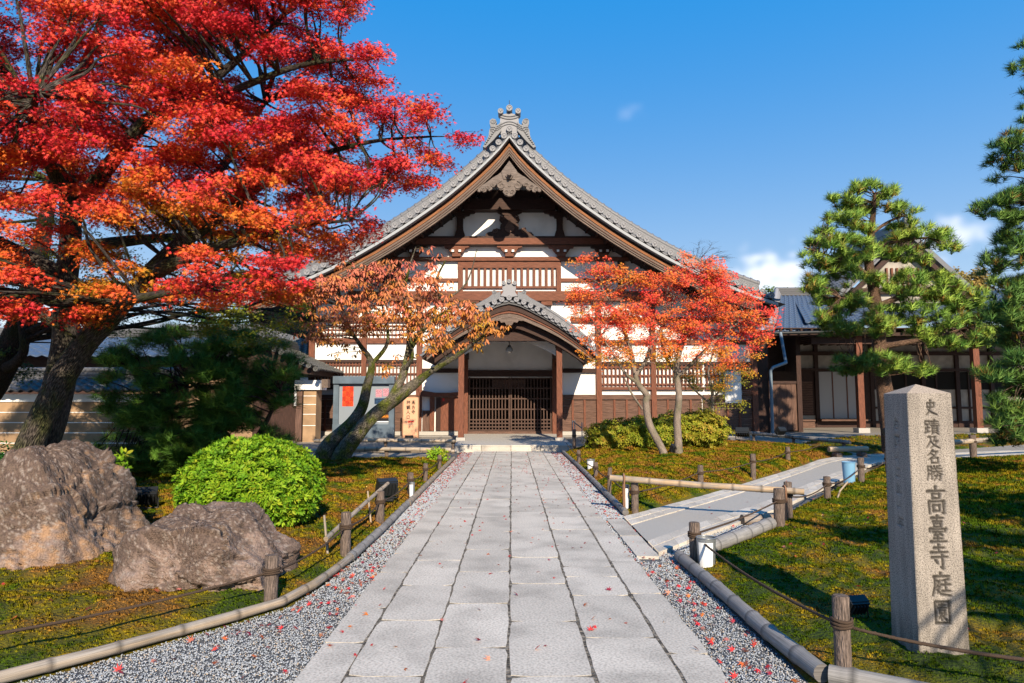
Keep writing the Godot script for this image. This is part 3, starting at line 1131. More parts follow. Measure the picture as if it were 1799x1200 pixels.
	for w in [[3.6, 5.58], [5.8, 7.7], [7.75, 9.6]]:
		lattice(hall, "lower_lattice", M.wood, w[0], w[1] - 0.02, 2.2, 3.06, WZ + 0.09, 12, [2.3, 2.65, 2.98], 0.055, 0.05)
		bar(hall, "rail", M.wood_dark, w[0], w[1], 3.07, 3.2, WZ + 0.01, WZ + 0.14)
		bar(hall, "rail", M.wood, w[0], w[1], 2.08, 2.19, WZ + 0.01, WZ + 0.14)
		bar(hall, "rail", M.wood, w[0], w[1], 3.9, 4.08, WZ + 0.01, WZ + 0.09)
	for w in [[-7.94, -6.05], [-5.85, -3.83], [1.95, 3.38], [3.6, 5.58], [5.78, 7.6], [7.65, 9.6]]:
		var y1 := 1.66
		for k in 5:
			bar(hall, "wall_board", M.wood_grey, w[0], w[1], 0.43 + k * 0.25, 0.43 + k * 0.25 + 0.243, WZ + 0.01, WZ + 0.05 + 0.008 * (k % 2))
		bar(hall, "rail", M.wood_grey, w[0], w[1], y1 + 0.03, y1 + 0.22, WZ + 0.01, WZ + 0.12)
		var nb := 3 if w[1] - w[0] > 1.7 else 2
		for k in nb:
			var x := lerpf(w[0], w[1], (k + 1.0) / (nb + 1.0))
			bar(hall, "batten", M.wood, x - 0.04, x + 0.04, 0.43, 1.68, WZ + 0.02, WZ + 0.1)
	# bright window panel and louvres at the right end
	bar(hall, "white_panel", M.plaster, 8.5, 9.15, 1.55, 2.8, WZ + 0.15, WZ + 0.2)
	for k in 14:
		bar(hall, "louvre_slat", M.wood, 9.2, 9.62, 1.9 + k * 0.07, 1.95 + k * 0.07, WZ + 0.15, WZ + 0.21)

	# entrance: frame, lattice doors, side panels
	bar(hall, "lintel", M.wood_dark, -1.8, 1.62, 2.6, 2.86, WZ - 0.05, WZ + 0.14)
	for x in [-1.86, 1.71]:
		bar(hall, "door_post", M.wood, x - 0.1, x + 0.1, 0.3, 4.3, WZ - 0.05, WZ + 0.17)
	bar(hall, "sill", M.wood_grey, -1.76, 1.6, 0.32, 0.43, WZ - 0.1, WZ + 0.12)
	for s in 2:
		var d := Node3D.new()
		d.name = "lattice_door"
		hall.add_child(d, true)
		var xa: float = [-1.74, -0.06][s]
		var xb: float = [-0.08, 1.59][s]
		var z: float = WZ - [0.02, 0.0][s]
		bar(d, "stile", M.wood_lattice, xa, xa + 0.06, 0.44, 2.58, z - 0.04, z + 0.03)
		bar(d, "stile", M.wood_lattice, xb - 0.06, xb, 0.44, 2.58, z - 0.04, z + 0.03)
		for y in [0.47, 0.6, 0.74, 0.88, 1.3, 1.72, 2.14, 2.54]:
			bar(d, "rail", M.wood_lattice, xa + 0.06, xb - 0.06, y - 0.025, y + 0.025, z - 0.03, z + 0.024)
		var vb := MB.new()
		vb.box(Vector3.ZERO, V(0.042, 2.1, 0.03))
		var vm := vb.mesh()
		for k in 11:
			part("bar", vm, M.wood_lattice, d).position = V(lerpf(xa + 0.06, xb - 0.06, (k + 1) / 12.0), 1.51, z - 0.003)
	bar(hall, "name_board", M.wood_grey, -0.78, 0.55, 2.16, 2.48, WZ - 0.16, WZ - 0.12)
	for s in [[-3.6, -1.97], [1.82, 3.38]]:
		bar(hall, "rail", M.wood_dark, s[0], s[1], 2.76, 2.93, WZ + 0.01, WZ + 0.12)
	# small side door left of the entrance
	var sd := Node3D.new()
	sd.name = "side_door"
	hall.add_child(sd)
	bar(sd, "door_leaf", M.wood, -2.85, -2.05, 0.45, 1.78, WZ + 0.03, WZ + 0.09)
	for x in [-3.2, -2.95]:
		bar(sd, "jamb", M.wood_dark if x > -3 else M.wood, x - 0.08, x + 0.1, 0.45, 1.78, WZ + 0.02, WZ + 0.14)
	bar(sd, "red_plate", M.red, -2.78, -2.7, 1.62, 1.74, WZ + 0.09, WZ + 0.1)
	mb = MB.new()
	mb.prism(P2([-0.9, 0.0, 0.75, 0.0, 0.75, 0.2, 0.3, 0.16, -0.3, 0.16, -0.8, 0.24, -1.0, 0.34]), 0.0, 0.2)
	part("curved_lintel", mb, M.wood, sd).position = V(-2.75, 1.8, WZ + 0.02)
	bar(sd, "low_boards", M.wood_grey, -3.58, -3.3, 0.43, 1.25, WZ + 0.01, WZ + 0.06)

	# main roof
	var roof := Node3D.new()
	roof.name = "main_roof"
	hall.add_child(roof)
	roof_sheet(roof, roofline, 10.2, -42.0, -24.95, 0.16)
	roof_verge(roof, roofline, 9.75, 0.335, 0.118, -24.86, 0.55)
	for s in [-1.0, 1.0]:
		part("verge_edge", arch_strip(roofline, 0.0, 9.9, -0.2, -0.2, -0.32, -0.31, -26.0, -24.9, s), M.edge_plaster, roof)
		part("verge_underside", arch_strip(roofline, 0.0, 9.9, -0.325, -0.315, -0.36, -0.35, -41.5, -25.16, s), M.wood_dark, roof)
		part("upper_bargeboard", arch_strip(roofline, 0.0, 9.85, -0.47, -0.42, -0.60, -0.50, -25.35, -25.10, s), M.wood_orange, roof)
		part("bargeboard", arch_strip(roofline, 0.0, 9.8, -0.605, -0.505, -0.83, -0.64, -25.28, -25.13, s), M.wood_barge, roof)
		part("bargeboard_moulding", arch_strip(roofline, 0.0, 9.8, -0.835, -0.645, -0.92, -0.70, -25.26, -25.17, s), M.wood_barge, roof)
		part("bargeboard_moulding", arch_strip(roofline, 0.0, 9.8, -0.70, -0.57, -0.74, -0.60, -25.13, -25.1, s), M.wood_grey, roof)
		part("eave_purlin", arch_strip(roofline, 9.2, 9.75, -0.6, -0.55, -0.95, -0.9, -41.0, -25.5, s), M.wood_dark, roof)
		# descending ridge on each slope
		for cc in 4:
			var up := 0.06 + cc * 0.095
			part("ridge_course", arch_strip(roofline, 0.35, 9.45, up + 0.085, up + 0.085, up, up, -25.92 + 0.02 * cc, -25.5 - 0.02 * cc, s), M.tile, roof)
		mb = MB.new()
		var pts := []
		var rr := []
		for k in 40:
			var x := 0.4 + k * (9.1 / 39)
			pts.append(V(AX + s * x, curve_at(roofline, x) + 0.5, -25.7))
			rr.append(0.11)
		mb.tube(pts, rr, 8, true)
		for k in 34:
			var x := 0.6 + k * (8.8 / 33)
			mb.tube([V(AX + s * x, curve_at(roofline, x) + 0.5, -25.7), V(AX + s * (x + 0.07), curve_at(roofline, x + 0.07) + 0.5, -25.7)], [0.135, 0.135], 8, true)
		part("ridge_cap", mb, M.tile, roof)
		# rafters under the gable overhang
		for k in 24:
			var x := 0.9 + k * 0.37
			var mb2 := MB.new()
			mb2.box(V(AX + s * x, curve_at(roofline, x) - 0.42, -26.4), V(0.09, 0.09, 1.9))
			part("rafter", mb2, M.wood_dark, roof)
	# the ridge with its end ornament
	mb = MB.new()
	wavy_ridge(mb, [V(AX, 11.7, -41.5), V(AX, 11.7, -30), V(AX, 11.7, -25.3)], 0.7, 0.75, 6)
	part("roof_ridge", mb, M.tile, roof)
	var orn := Node3D.new()
	orn.name = "ridge_end_ornament"
	roof.add_child(orn)
	orn.position = V(AX, 11.35, -25.05)
	mb = MB.new()
	mb.prism(mirrored(P2([0, 1.12, 0.33, 1.06, 0.36, 0.7, 0.3, 0.62, 0.36, 0.5, 0.32, 0.3, 0.2, 0.2, 0, 0.45])), -0.3, 0.1)
	part("crest_block", mb, M.tile_end, orn)
	for s in [-1.0, 1.0]:
		mb = MB.new()
		mb.prism(P2([s * 0.3, 0.55, s * 0.42, 0.44, s * 0.52, 0.42, s * 0.47, 0.52, s * 0.52, 0.64, s * 0.64, 0.68, s * 0.74, 0.6, s * 0.74, 0.48, s * 0.7, 0.36, s * 0.76, 0.2, s * 0.78, 0.0, s * 0.86, -0.2, s * 1.0, -0.42, s * 0.9, -0.46, s * 0.6, -0.16, s * 0.3, 0.2]), -0.2, 0.06)
		for k in 9:
			var a := Vector2(0.5 + 0.05 * k, 0.3 - 0.075 * k)
			mb.tube([V(s * a.x, a.y, 0.06), V(s * a.x, a.y, 0.1)], [0.05, 0.035], 8, true)
		spiral(mb, V(s * 0.62, 0.56, 0.06), 0.11, 0.5, s, 0.025)
		for k in 3:
			var w := []
			var rr := []
			for m in 8:
				w.append(V(s * (0.3 + 0.06 * m), 0.46 - k * 0.07 - 0.05 * sin(m * 0.5) - 0.02 * m, 0.07))
				rr.append(0.016)
			mb.tube(w, rr, 5, true)
		part("scroll_fin", mb, M.tile, orn).position = V(0, 0.2, 0.12)
		mb = MB.new()
		round_tile(mb, Transform3D(Basis.IDENTITY, V(s * 0.33, 1.16, 0.2)), 0.11, 0.5)
		part("round_end_tile", mb, M.tile_end, orn)
	mb = MB.new()
	round_tile(mb, Transform3D(Basis.IDENTITY, V(0, 1.27, 0.22)), 0.125, 0.5)
	part("round_end_tile", mb, M.tile_end, orn)
	mb = MB.new()
	for k in 4:
		var w := []
		var rr := []
		for m in 9:
			var t := m / 8.0 - 0.5
			w.append(V(t * 0.66, 0.98 - k * 0.1 - t * t * 0.5 * (1 if k > 1 else -0.6), 0.11))
			rr.append(0.022)
		mb.tube(w, rr, 5, true)
	part("crest_ridge", mb, M.tile, orn)
	mb = MB.new()
	mb.rod(V(0, 1.35, 0.1), V(0, 1.62, 0.1), 0.012, 5)
	part("iron_spike", mb, M.metal_black, orn)
	# hanging gable pendant
	mb = MB.new()
	mb.prism(mirrored(scroll_outline(1)), -0.06, 0.06)
	for s in [-1.0, 1.0]:
		spiral(mb, V(s * 0.3, -0.22, 0.065), 0.17, 1.6, -s, 0.036)
		spiral(mb, V(s * 0.1, -0.48, 0.065), 0.11, -1.2, s, 0.032)
		for k in 3:
			spiral(mb, V(s * (0.62 + k * 0.2), -0.2 - k * 0.085, 0.065), 0.09, 0.4 * k, s, 0.028)
	mb.prism(P2([-0.22, 0.0, -0.3, 0.3, 0, 0.72, 0.3, 0.3, 0.22, 0.0]), 0.062, 0.09)
	mb.tube([V(0, 0.12, 0.09), V(0, 0.12, 0.16)], [0.15, 0.13], 6, true)
	mb.tube([V(0, 0.12, 0.16), V(0, 0.12, 0.36)], [0.09, 0.05], 8, true)
	mb.tube([V(0, -0.22, 0.06), V(0, -0.22, 0.08)], [0.06, 0.06], 10, true)
	part("gable_pendant", mb, M.wood_pendant, roof).position = V(AX, 9.9, -25.05)
	build_porch(hall, WZ)

func build_porch(hall: Node3D, WZ: float) -> void:
	var mb := MB.new()
	var pr := Node3D.new()
	pr.name = "porch_roof"
	hall.add_child(pr)
	var z := -23.42
	roof_sheet(pr, porchline, 3.02, WZ - 0.02, z - 0.06, 0.09)
	roof_verge(pr, porchline, 2.98, 0.262, 0.095, z, 0.4)
	for s in [-1.0, 1.0]:
		part("verge_edge", arch_strip(porchline, 0.0, 3.02, -0.13, -0.13, -0.2, -0.18, WZ, z - 0.08, s), M.tile_dark, pr)
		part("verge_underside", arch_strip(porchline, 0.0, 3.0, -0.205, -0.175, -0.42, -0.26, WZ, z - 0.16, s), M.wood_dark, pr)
		part("bargeboard", arch_strip(porchline, 0.0, 2.86, -0.425, -0.265, -0.66, -0.42, z - 0.42, z - 0.24, s), M.wood_barge, pr)
		part("bargeboard_moulding", arch_strip(porchline, 0.0, 2.86, -0.43, -0.27, -0.5, -0.33, z - 0.24, z - 0.2, s), M.wood, pr)
		part("inner_barge", arch_strip(porchline, 0.0, 2.62, -0.67, -0.46, -0.98, -0.72, z - 0.9, z - 0.55, s), M.wood_dark, pr)
		for cc in 3:
			part("ridge_course", arch_strip(porchline, 0.28, 2.9, 0.1 + cc * 0.07, 0.08 + cc * 0.05, 0.04 + cc * 0.07, 0.03 + cc * 0.05, z - 0.72 + 0.02 * cc, z - 0.4 - 0.02 * cc, s), M.tile, pr)
		mb = MB.new()
		var pts := []
		var rr := []
		for k in 16:
			var x := 0.3 + k * (2.6 / 15)
			pts.append(V(AX + s * x, curve_at(porchline, x) + 0.3 - 0.06 * k / 15.0, z - 0.56))
			rr.append(0.07)
		mb.tube(pts, rr, 8, true)
		part("ridge_cap", mb, M.tile, pr)
		mb = MB.new()
		mb.prism(P2([s * 0.3, 0.3, s * 0.42, 0.26, s * 0.5, 0.36, s * 0.6, 0.3, s * 0.58, 0.2, s * 0.75, 0.06, s * 1.0, -0.08, s * 1.3, -0.26, s * 1.1, -0.28, s * 0.6, -0.05, s * 0.3, 0.05]), -0.2, 0.0)
		spiral(mb, V(s * 0.52, 0.27, 0.0), 0.07, 0.4, s, 0.02)
		part("scroll_fin", mb, M.tile, pr).position = V(AX, 5.12, z - 0.1)
	mb = MB.new()
	wavy_ridge(mb, [V(AX, 5.2, WZ), V(AX, 5.2, z - 0.3)], 0.4, 0.38, 4)
	part("roof_ridge", mb, M.tile, pr)
	mb = MB.new()
	mb.prism(mirrored(P2([0, 0.5, 0.22, 0.46, 0.24, 0.3, 0.2, 0.2, 0.3, 0.06, 0, 0.0])), -0.25, 0.04)
	for s in [-1.0, 0.0, 1.0]:
		round_tile(mb, Transform3D(Basis.IDENTITY, V(s * 0.19, 0.5 + (0.06 if s == 0 else 0.0), 0.1)), 0.075, 0.3)
	part("ridge_end_ornament", mb, M.tile_end, pr).position = V(AX, 5.2, z - 0.1)
	# carved pendant below the middle of the curved gable
	mb = MB.new()
	mb.prism(mirrored(P2([0, 0.16, 0.3, 0.12, 0.56, 0.02, 0.46, -0.06, 0.34, -0.04, 0.28, -0.12, 0.16, -0.1, 0.1, -0.2, 0, -0.22])), -0.05, 0.05)
	part("gable_pendant", mb, M.wood_barge, pr).position = V(AX, 4.46, z - 0.3)
	# frame of the porch
	for x in [-1.80, 1.68]:
		bar(hall, "porch_post", M.wood, x - 0.1, x + 0.1, 0.34, 3.75, -24.4, -24.2)
		bar(hall, "post_base", M.stone, x - 0.16, x + 0.16, 0.16, 0.34, -24.47, -24.13)
		bar(hall, "porch_tie", M.wood_dark, x - 0.07, x + 0.07, 3.3, 3.56, WZ, -24.4)
	bar(hall, "porch_beam", M.wood_dark, -2.3, 2.15, 3.75, 4.05, -24.42, -24.18)
	bar(hall, "porch_beam", M.wood_dark, -1.9, 1.75, 4.13, 4.36, -24.4, -24.2)
	for s in [-1.0, 1.0]:
		mb = MB.new()
		mb.prism(P2([0, 0, 0.55, 0, 0.5, 0.12, 0.3, 0.18, 0.25, 0.3, 0, 0.32]), 0, 0.16)
		part("porch_bracket", mb, M.wood_dark, hall).position = V(AX + s * 1.9 - 0.25, 3.5, -24.38)
	part("white_infill", arch_strip(porchline, 0.0, 1.7, -0.7, -0.65, -1.2, -1.1, -24.9, -24.85, 1.0), M.plaster, hall)
	part("white_infill", arch_strip(porchline, 0.0, 1.7, -0.7, -0.65, -1.2, -1.1, -24.9, -24.85, -1.0), M.plaster, hall)
	bar(hall, "king_strut", M.wood_dark, AX - 0.12, AX + 0.12, 4.36, 4.6, -24.38, -24.22)
	# dark ceiling boards
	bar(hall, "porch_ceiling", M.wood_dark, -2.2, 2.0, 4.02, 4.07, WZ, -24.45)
	# stone platform: sloping floor with a kerb of long stones
	mb = MB.new()
	mb.prism(P2([-22.36, -0.05, -22.36, 0.19, -27.4, 0.33, -27.4, -0.05]), -2.0, 1.85, Transform3D(Basis(V(0, 0, 1), V(0, 1, 0), V(-1, 0, 0)), V(-0.05, 0, 0)))
	part("stone_platform", mb, M.stone, hall)
	for k in 4:
		var st := slab_mesh(-1.95 + k * 0.96, -1.95 + k * 0.96 + 0.95, -22.36, -22.3 + 0.02, 0.004)
		var o := part("kerb_stone", st, M.slab[k], hall)
		o.position.y = 0.195
		bar(hall, "kerb_face", M.slab[k], -1.945 + k * 0.96, -1.945 + k * 0.96 + 0.94, -0.05, 0.15, -22.36, -22.29)
	mb = MB.new()
	mb.bx(-9.0, -2.05, -0.05, 0.27, -27.35, -26.3)
	part("stone_apron", mb, M.stone, hall)
	mb = MB.new()
	mb.bx(1.95, 9.6, -0.05, 0.27, -27.35, -26.3)
	part("stone_apron", mb, M.stone, hall)
	# round lamp under the porch
	var lamp := thing("porch_lamp", "round glass lamp hanging under the beam above the lattice doors", "lamp", V(AX, 3.48, -24.9))
	mb = MB.new()
	var s := SphereMesh.new()
	s.radius = 0.135
	s.height = 0.27
	s.radial_segments = 20
	s.rings = 12
	part("globe", s, M.glass_globe, lamp)
	mb.rod(V(0, 0.12, 0), V(0, 0.54, 0), 0.015, 6)
	mb.tube([V(0, 0.11, 0), V(0, 0.17, 0)], [0.07, 0.05], 10)
	part("stem", mb, M.metal_black, lamp)

# ---------------------------------------------------------------- buildings left and right
func gable_verge(to: Node3D, a: Vector3, b: Vector3, m: Material) -> void:
	var mb := MB.new()
	wavy_ridge(mb, [a, b], 0.34, 0.3, 2)
	part("verge_ridge", mb, m, to)

func build_right_wing() -> void:
	rng.seed = 301
	var w := thing("temple_annex", "low wing right of the hall with blue grey tiled roof and shaded veranda", "temple building")
	var g := 0.28
	var wz := -36.0
	# lower roof: hipped on the left
	var a := V(10.9, 4.62, -27.9)
	var b := V(27.0, 4.85, -27.9)
	var d := V(27.0, 7.0, -33.0)
	var e := V(13.1, 7.0, -33.0)
	var mb := MB.new()
	pantiles(mb, V(12.6, 5.0, -29.2), b + V(0, 0.15, -1.3), d, e + V(0.4, 0, 0), 0.3, 0.28)
	part("tile_slope", mb, M.tile_sky_tint, w, "stuff")
	mb = MB.new()
	pantiles(mb, V(10.75, 4.7, -36), V(10.75, 4.7, -29.4), V(12.75, 6.9, -32.2), V(12.75, 6.9, -36), 0.3, 0.28)
	part("tile_slope", mb, M.tile_sky_tint, w, "stuff")
	# the low front slope left of the pine, lit by the sun
	mb = MB.new()
	pantiles(mb, V(11.1, 4.55, -29.0), V(16.2, 4.95, -29.0), V(16.2, 6.6, -32.0), V(12.55, 6.6, -32.0), 0.27, 0.26)
	part("tile_slope", mb, M.tile_sky_tint, w, "stuff")
	mb = MB.new()
	wavy_ridge(mb, [V(11.0, 4.62, -28.95), V(11.8, 5.6, -30.5), V(12.5, 6.62, -31.9)], 0.34, 0.26, 2)
	part("hip_ridge", mb, M.tile_end, w)
	mb = MB.new()
	wavy_ridge(mb, [V(12.5, 6.6, -32.1), V(17, 6.6, -32.1)], 0.36, 0.34, 3)
	part("roof_ridge", mb, M.tile_dark, w)
	# front gable above the veranda
	var gx := 17.85
	var gz := -30.6
	for s in [-1.0, 1.0]:
		mb = MB.new()
		var e0 := V(gx + s * 3.1, 6.2, gz)
		var r0 := V(gx, 9.2, gz)
		var bk := V(0, 0, -6.0)
		if s < 0:
			pantiles(mb, e0 + bk, e0, r0, r0 + bk, 0.3, 0.28)
		else:
			pantiles(mb, e0, e0 + bk, r0 + bk, r0, 0.3, 0.28)
		part("gable_slope", mb, M.tile, w, "stuff")
		gable_verge(w, r0 + V(0, 0, 0.1), e0 + V(0, 0, 0.1), M.tile)
		mb = MB.new()
		mb.prism(P2([0, 0, s * 2.95, -2.9, s * 2.95, -3.15, 0, -0.32]), 0.0, 0.14)
		part("bargeboard", mb, M.wood_dark, w).position = r0 + V(0, -0.14, 0.05)
	mb = MB.new()
	mb.prism(P2([-2.6, 0, 2.6, 0, 0, 2.6]), -0.1, 0.0)
	part("gable_wall", mb, M.plaster_shaded, w).position = V(gx, 6.1, gz - 0.3)
	bar(w, "gable_beam", M.wood_dark, gx - 2.2, gx + 2.2, 6.5, 6.75, gz - 0.3, gz - 0.1)
	for k in 7:
		bar(w, "gable_bar", M.wood, gx - 0.75 + k * 0.24, gx - 0.67 + k * 0.24, 6.8, 7.7, gz - 0.3, gz - 0.2)
	mb = MB.new()
	wavy_ridge(mb, [V(gx, 9.2, gz + 0.3), V(gx, 9.2, gz - 6)], 0.5, 0.6, 4)
	mb.prism(mirrored(P2([0, 0.75, 0.18, 0.7, 0.2, 0.4, 0.34, 0.2, 0.5, -0.2, 0, 0])), 0.0, 0.2, Transform3D(Basis.IDENTITY, V(gx, 9.2, gz + 0.3)))
	part("roof_ridge", mb, M.tile, w)
	# eaves board and rafters
	bar(w, "eaves_board", M.wood_dark, 11.2, 27, 4.42, 4.56, -29.3, -29.12)
	for k in 36:
		var x := 11.4 + k * 0.44
		bar(w, "rafter", M.wood_dark, x, x + 0.09, 4.56, 4.68, -35.9, -28.9)
	bar(w, "soffit", M.wood_dark, 11.0, 27, 4.70, 4.74, -36.0, -28.9)
	mb = MB.new()
	mb.tube([V(11.0, 4.5, -28.85), V(16.0, 4.62, -28.85)], [0.07, 0.07], 8)
	part("gutter", mb, M.metal_black, w)
	# walls
	bar(w, "wall_panel", M.plaster_shaded, 10.0, 27, g, 5.4, wz - 0.2, wz)
	bar(w, "side_wall", M.plaster_shaded, 9.9, 10.1, g, 4.6, -43, wz - 0.2)
	for y in [[4.05, 4.25], [3.2, 3.36]]:
		bar(w, "beam", M.wood_dark, 10.0, 27, y[0], y[1], wz + 0.01, wz + 0.16)
	bar(w, "dado", M.wood_dark, 10.0, 27, g, 0.62, wz + 0.01, wz + 0.1)
	for x in [10.1, 13.1, 14.0, 16.0, 18.4, 18.9, 21.6, 23.4, 25.2]:
		bar(w, "post", M.wood_dark, x - 0.1, x + 0.1, g, 4.9, wz - 0.01, wz + 0.14)
	for x in [19.8, 20.7, 22.3, 24.0]:
		bar(w, "panel_post", M.wood_dark, x - 0.04, x + 0.04, 0.62, 3.2, wz + 0.005, wz + 0.08)
	bar(w, "rail", M.wood_dark, 18.9, 27, 1.25, 1.36, wz + 0.005, wz + 0.09)
	bar(w, "painted_opening", M.dark, 18.95, 27, 2.25, 3.18, wz + 0.004, wz + 0.03)  # near black sheet painting the gloom of an opening on solid wall
	# plank door in the corner
	var door := Node3D.new()
	door.name = "plank_door"
	w.add_child(door)
	for k in 9:
		bar(door, "plank", M.wood_grey, 10.6 + k * 0.225, 10.6 + k * 0.225 + 0.218, g + 0.06, 2.4, -30.45, -30.4 + 0.006 * (k % 3))
	bar(door, "door_rail", M.wood_dark, 10.55, 12.7, 2.4, 2.52, -30.5, -30.34)
	bar(w, "return_wall", M.wood_dark, 12.66, 12.8, g, 4.5, wz, -30.5)
	bar(w, "corner_post", M.wood_dark, 12.63, 12.83, g, 4.55, -30.5, -30.3)
	bar(w, "dark_lintel_wall", M.wood_dark, 10.5, 12.62, 3.0, 4.55, -31.6, -31.5)
	for k in 4:
		bar(w, "plank", M.wood_dark, 13.2 + k * 0.2, 13.39 + k * 0.2, g, 1.55, wz + 0.15, wz + 0.2)
	# louvred shutter, bench step and paper screens
	for k in 14:
		bar(w, "louvre_slat", M.wood_grey, 14.15, 15.75, 0.95 + k * 0.125, 1.05 + k * 0.125, wz + 0.05, wz + 0.13)
	bar(w, "shutter_back", M.wood_dark, 14.1, 15.9, 0.9, 3.2, wz + 0.005, wz + 0.04)
	bar(w, "louvre_shutter", M.wood_dark, 18.5, 18.85, 0.7, 3.2, wz + 0.02, wz + 0.09)
	bar(w, "paper_screen", M.paper_shaded, 16.1, 18.3, 0.75, 3.18, wz + 0.01, wz + 0.03)
	for x in [16.85, 17.6]:
		bar(w, "screen_bar", M.wood, x - 0.025, x + 0.025, 0.75, 3.18, wz + 0.03, wz + 0.06)
	bar(w, "step_board", M.wood_grey, 14.1, 15.5, 0.62, 0.7, wz + 0.12, wz + 0.9)
	bar(w, "step_front", M.wood_grey, 14.1, 15.5, g, 0.61, wz + 0.7, wz + 0.82)
	bar(w, "step_board", M.wood_grey, 16.0, 18.4, 0.62, 0.72, wz + 0.12, wz + 0.5)
	# veranda posts on stone bases
	for x in [15.05, 20.1, 25.0]:
		bar(w, "veranda_post", M.wood, x - 0.13, x + 0.13, g + 0.2, 4.5, -29.75, -29.5)
		bar(w, "post_base", M.stone, x - 0.24, x + 0.24, g - 0.05, g + 0.2, -29.87, -29.38)
	bar(w, "veranda_beam", M.wood_dark, 13.0, 27, 4.1, 4.4, -29.72, -29.53)
	# link wall between the hall and the wing, with its drain pipe
	bar(w, "link_wall", M.wood_dark, 9.86, 10.4, g, 4.3, -29.0, -27.7)
	mb = MB.new()
	mb.tube([V(10.45, 0.3, -27.6), V(10.45, 2.85, -27.6), V(10.55, 2.98, -27.6), V(11.25, 3.2, -28.0), V(11.3, 3.35, -28.2), V(11.3, 4.5, -28.6)], [0.065, 0.065, 0.065, 0.065, 0.065, 0.065], 10)
	part("drain_pipe", mb, M.pipe, w)

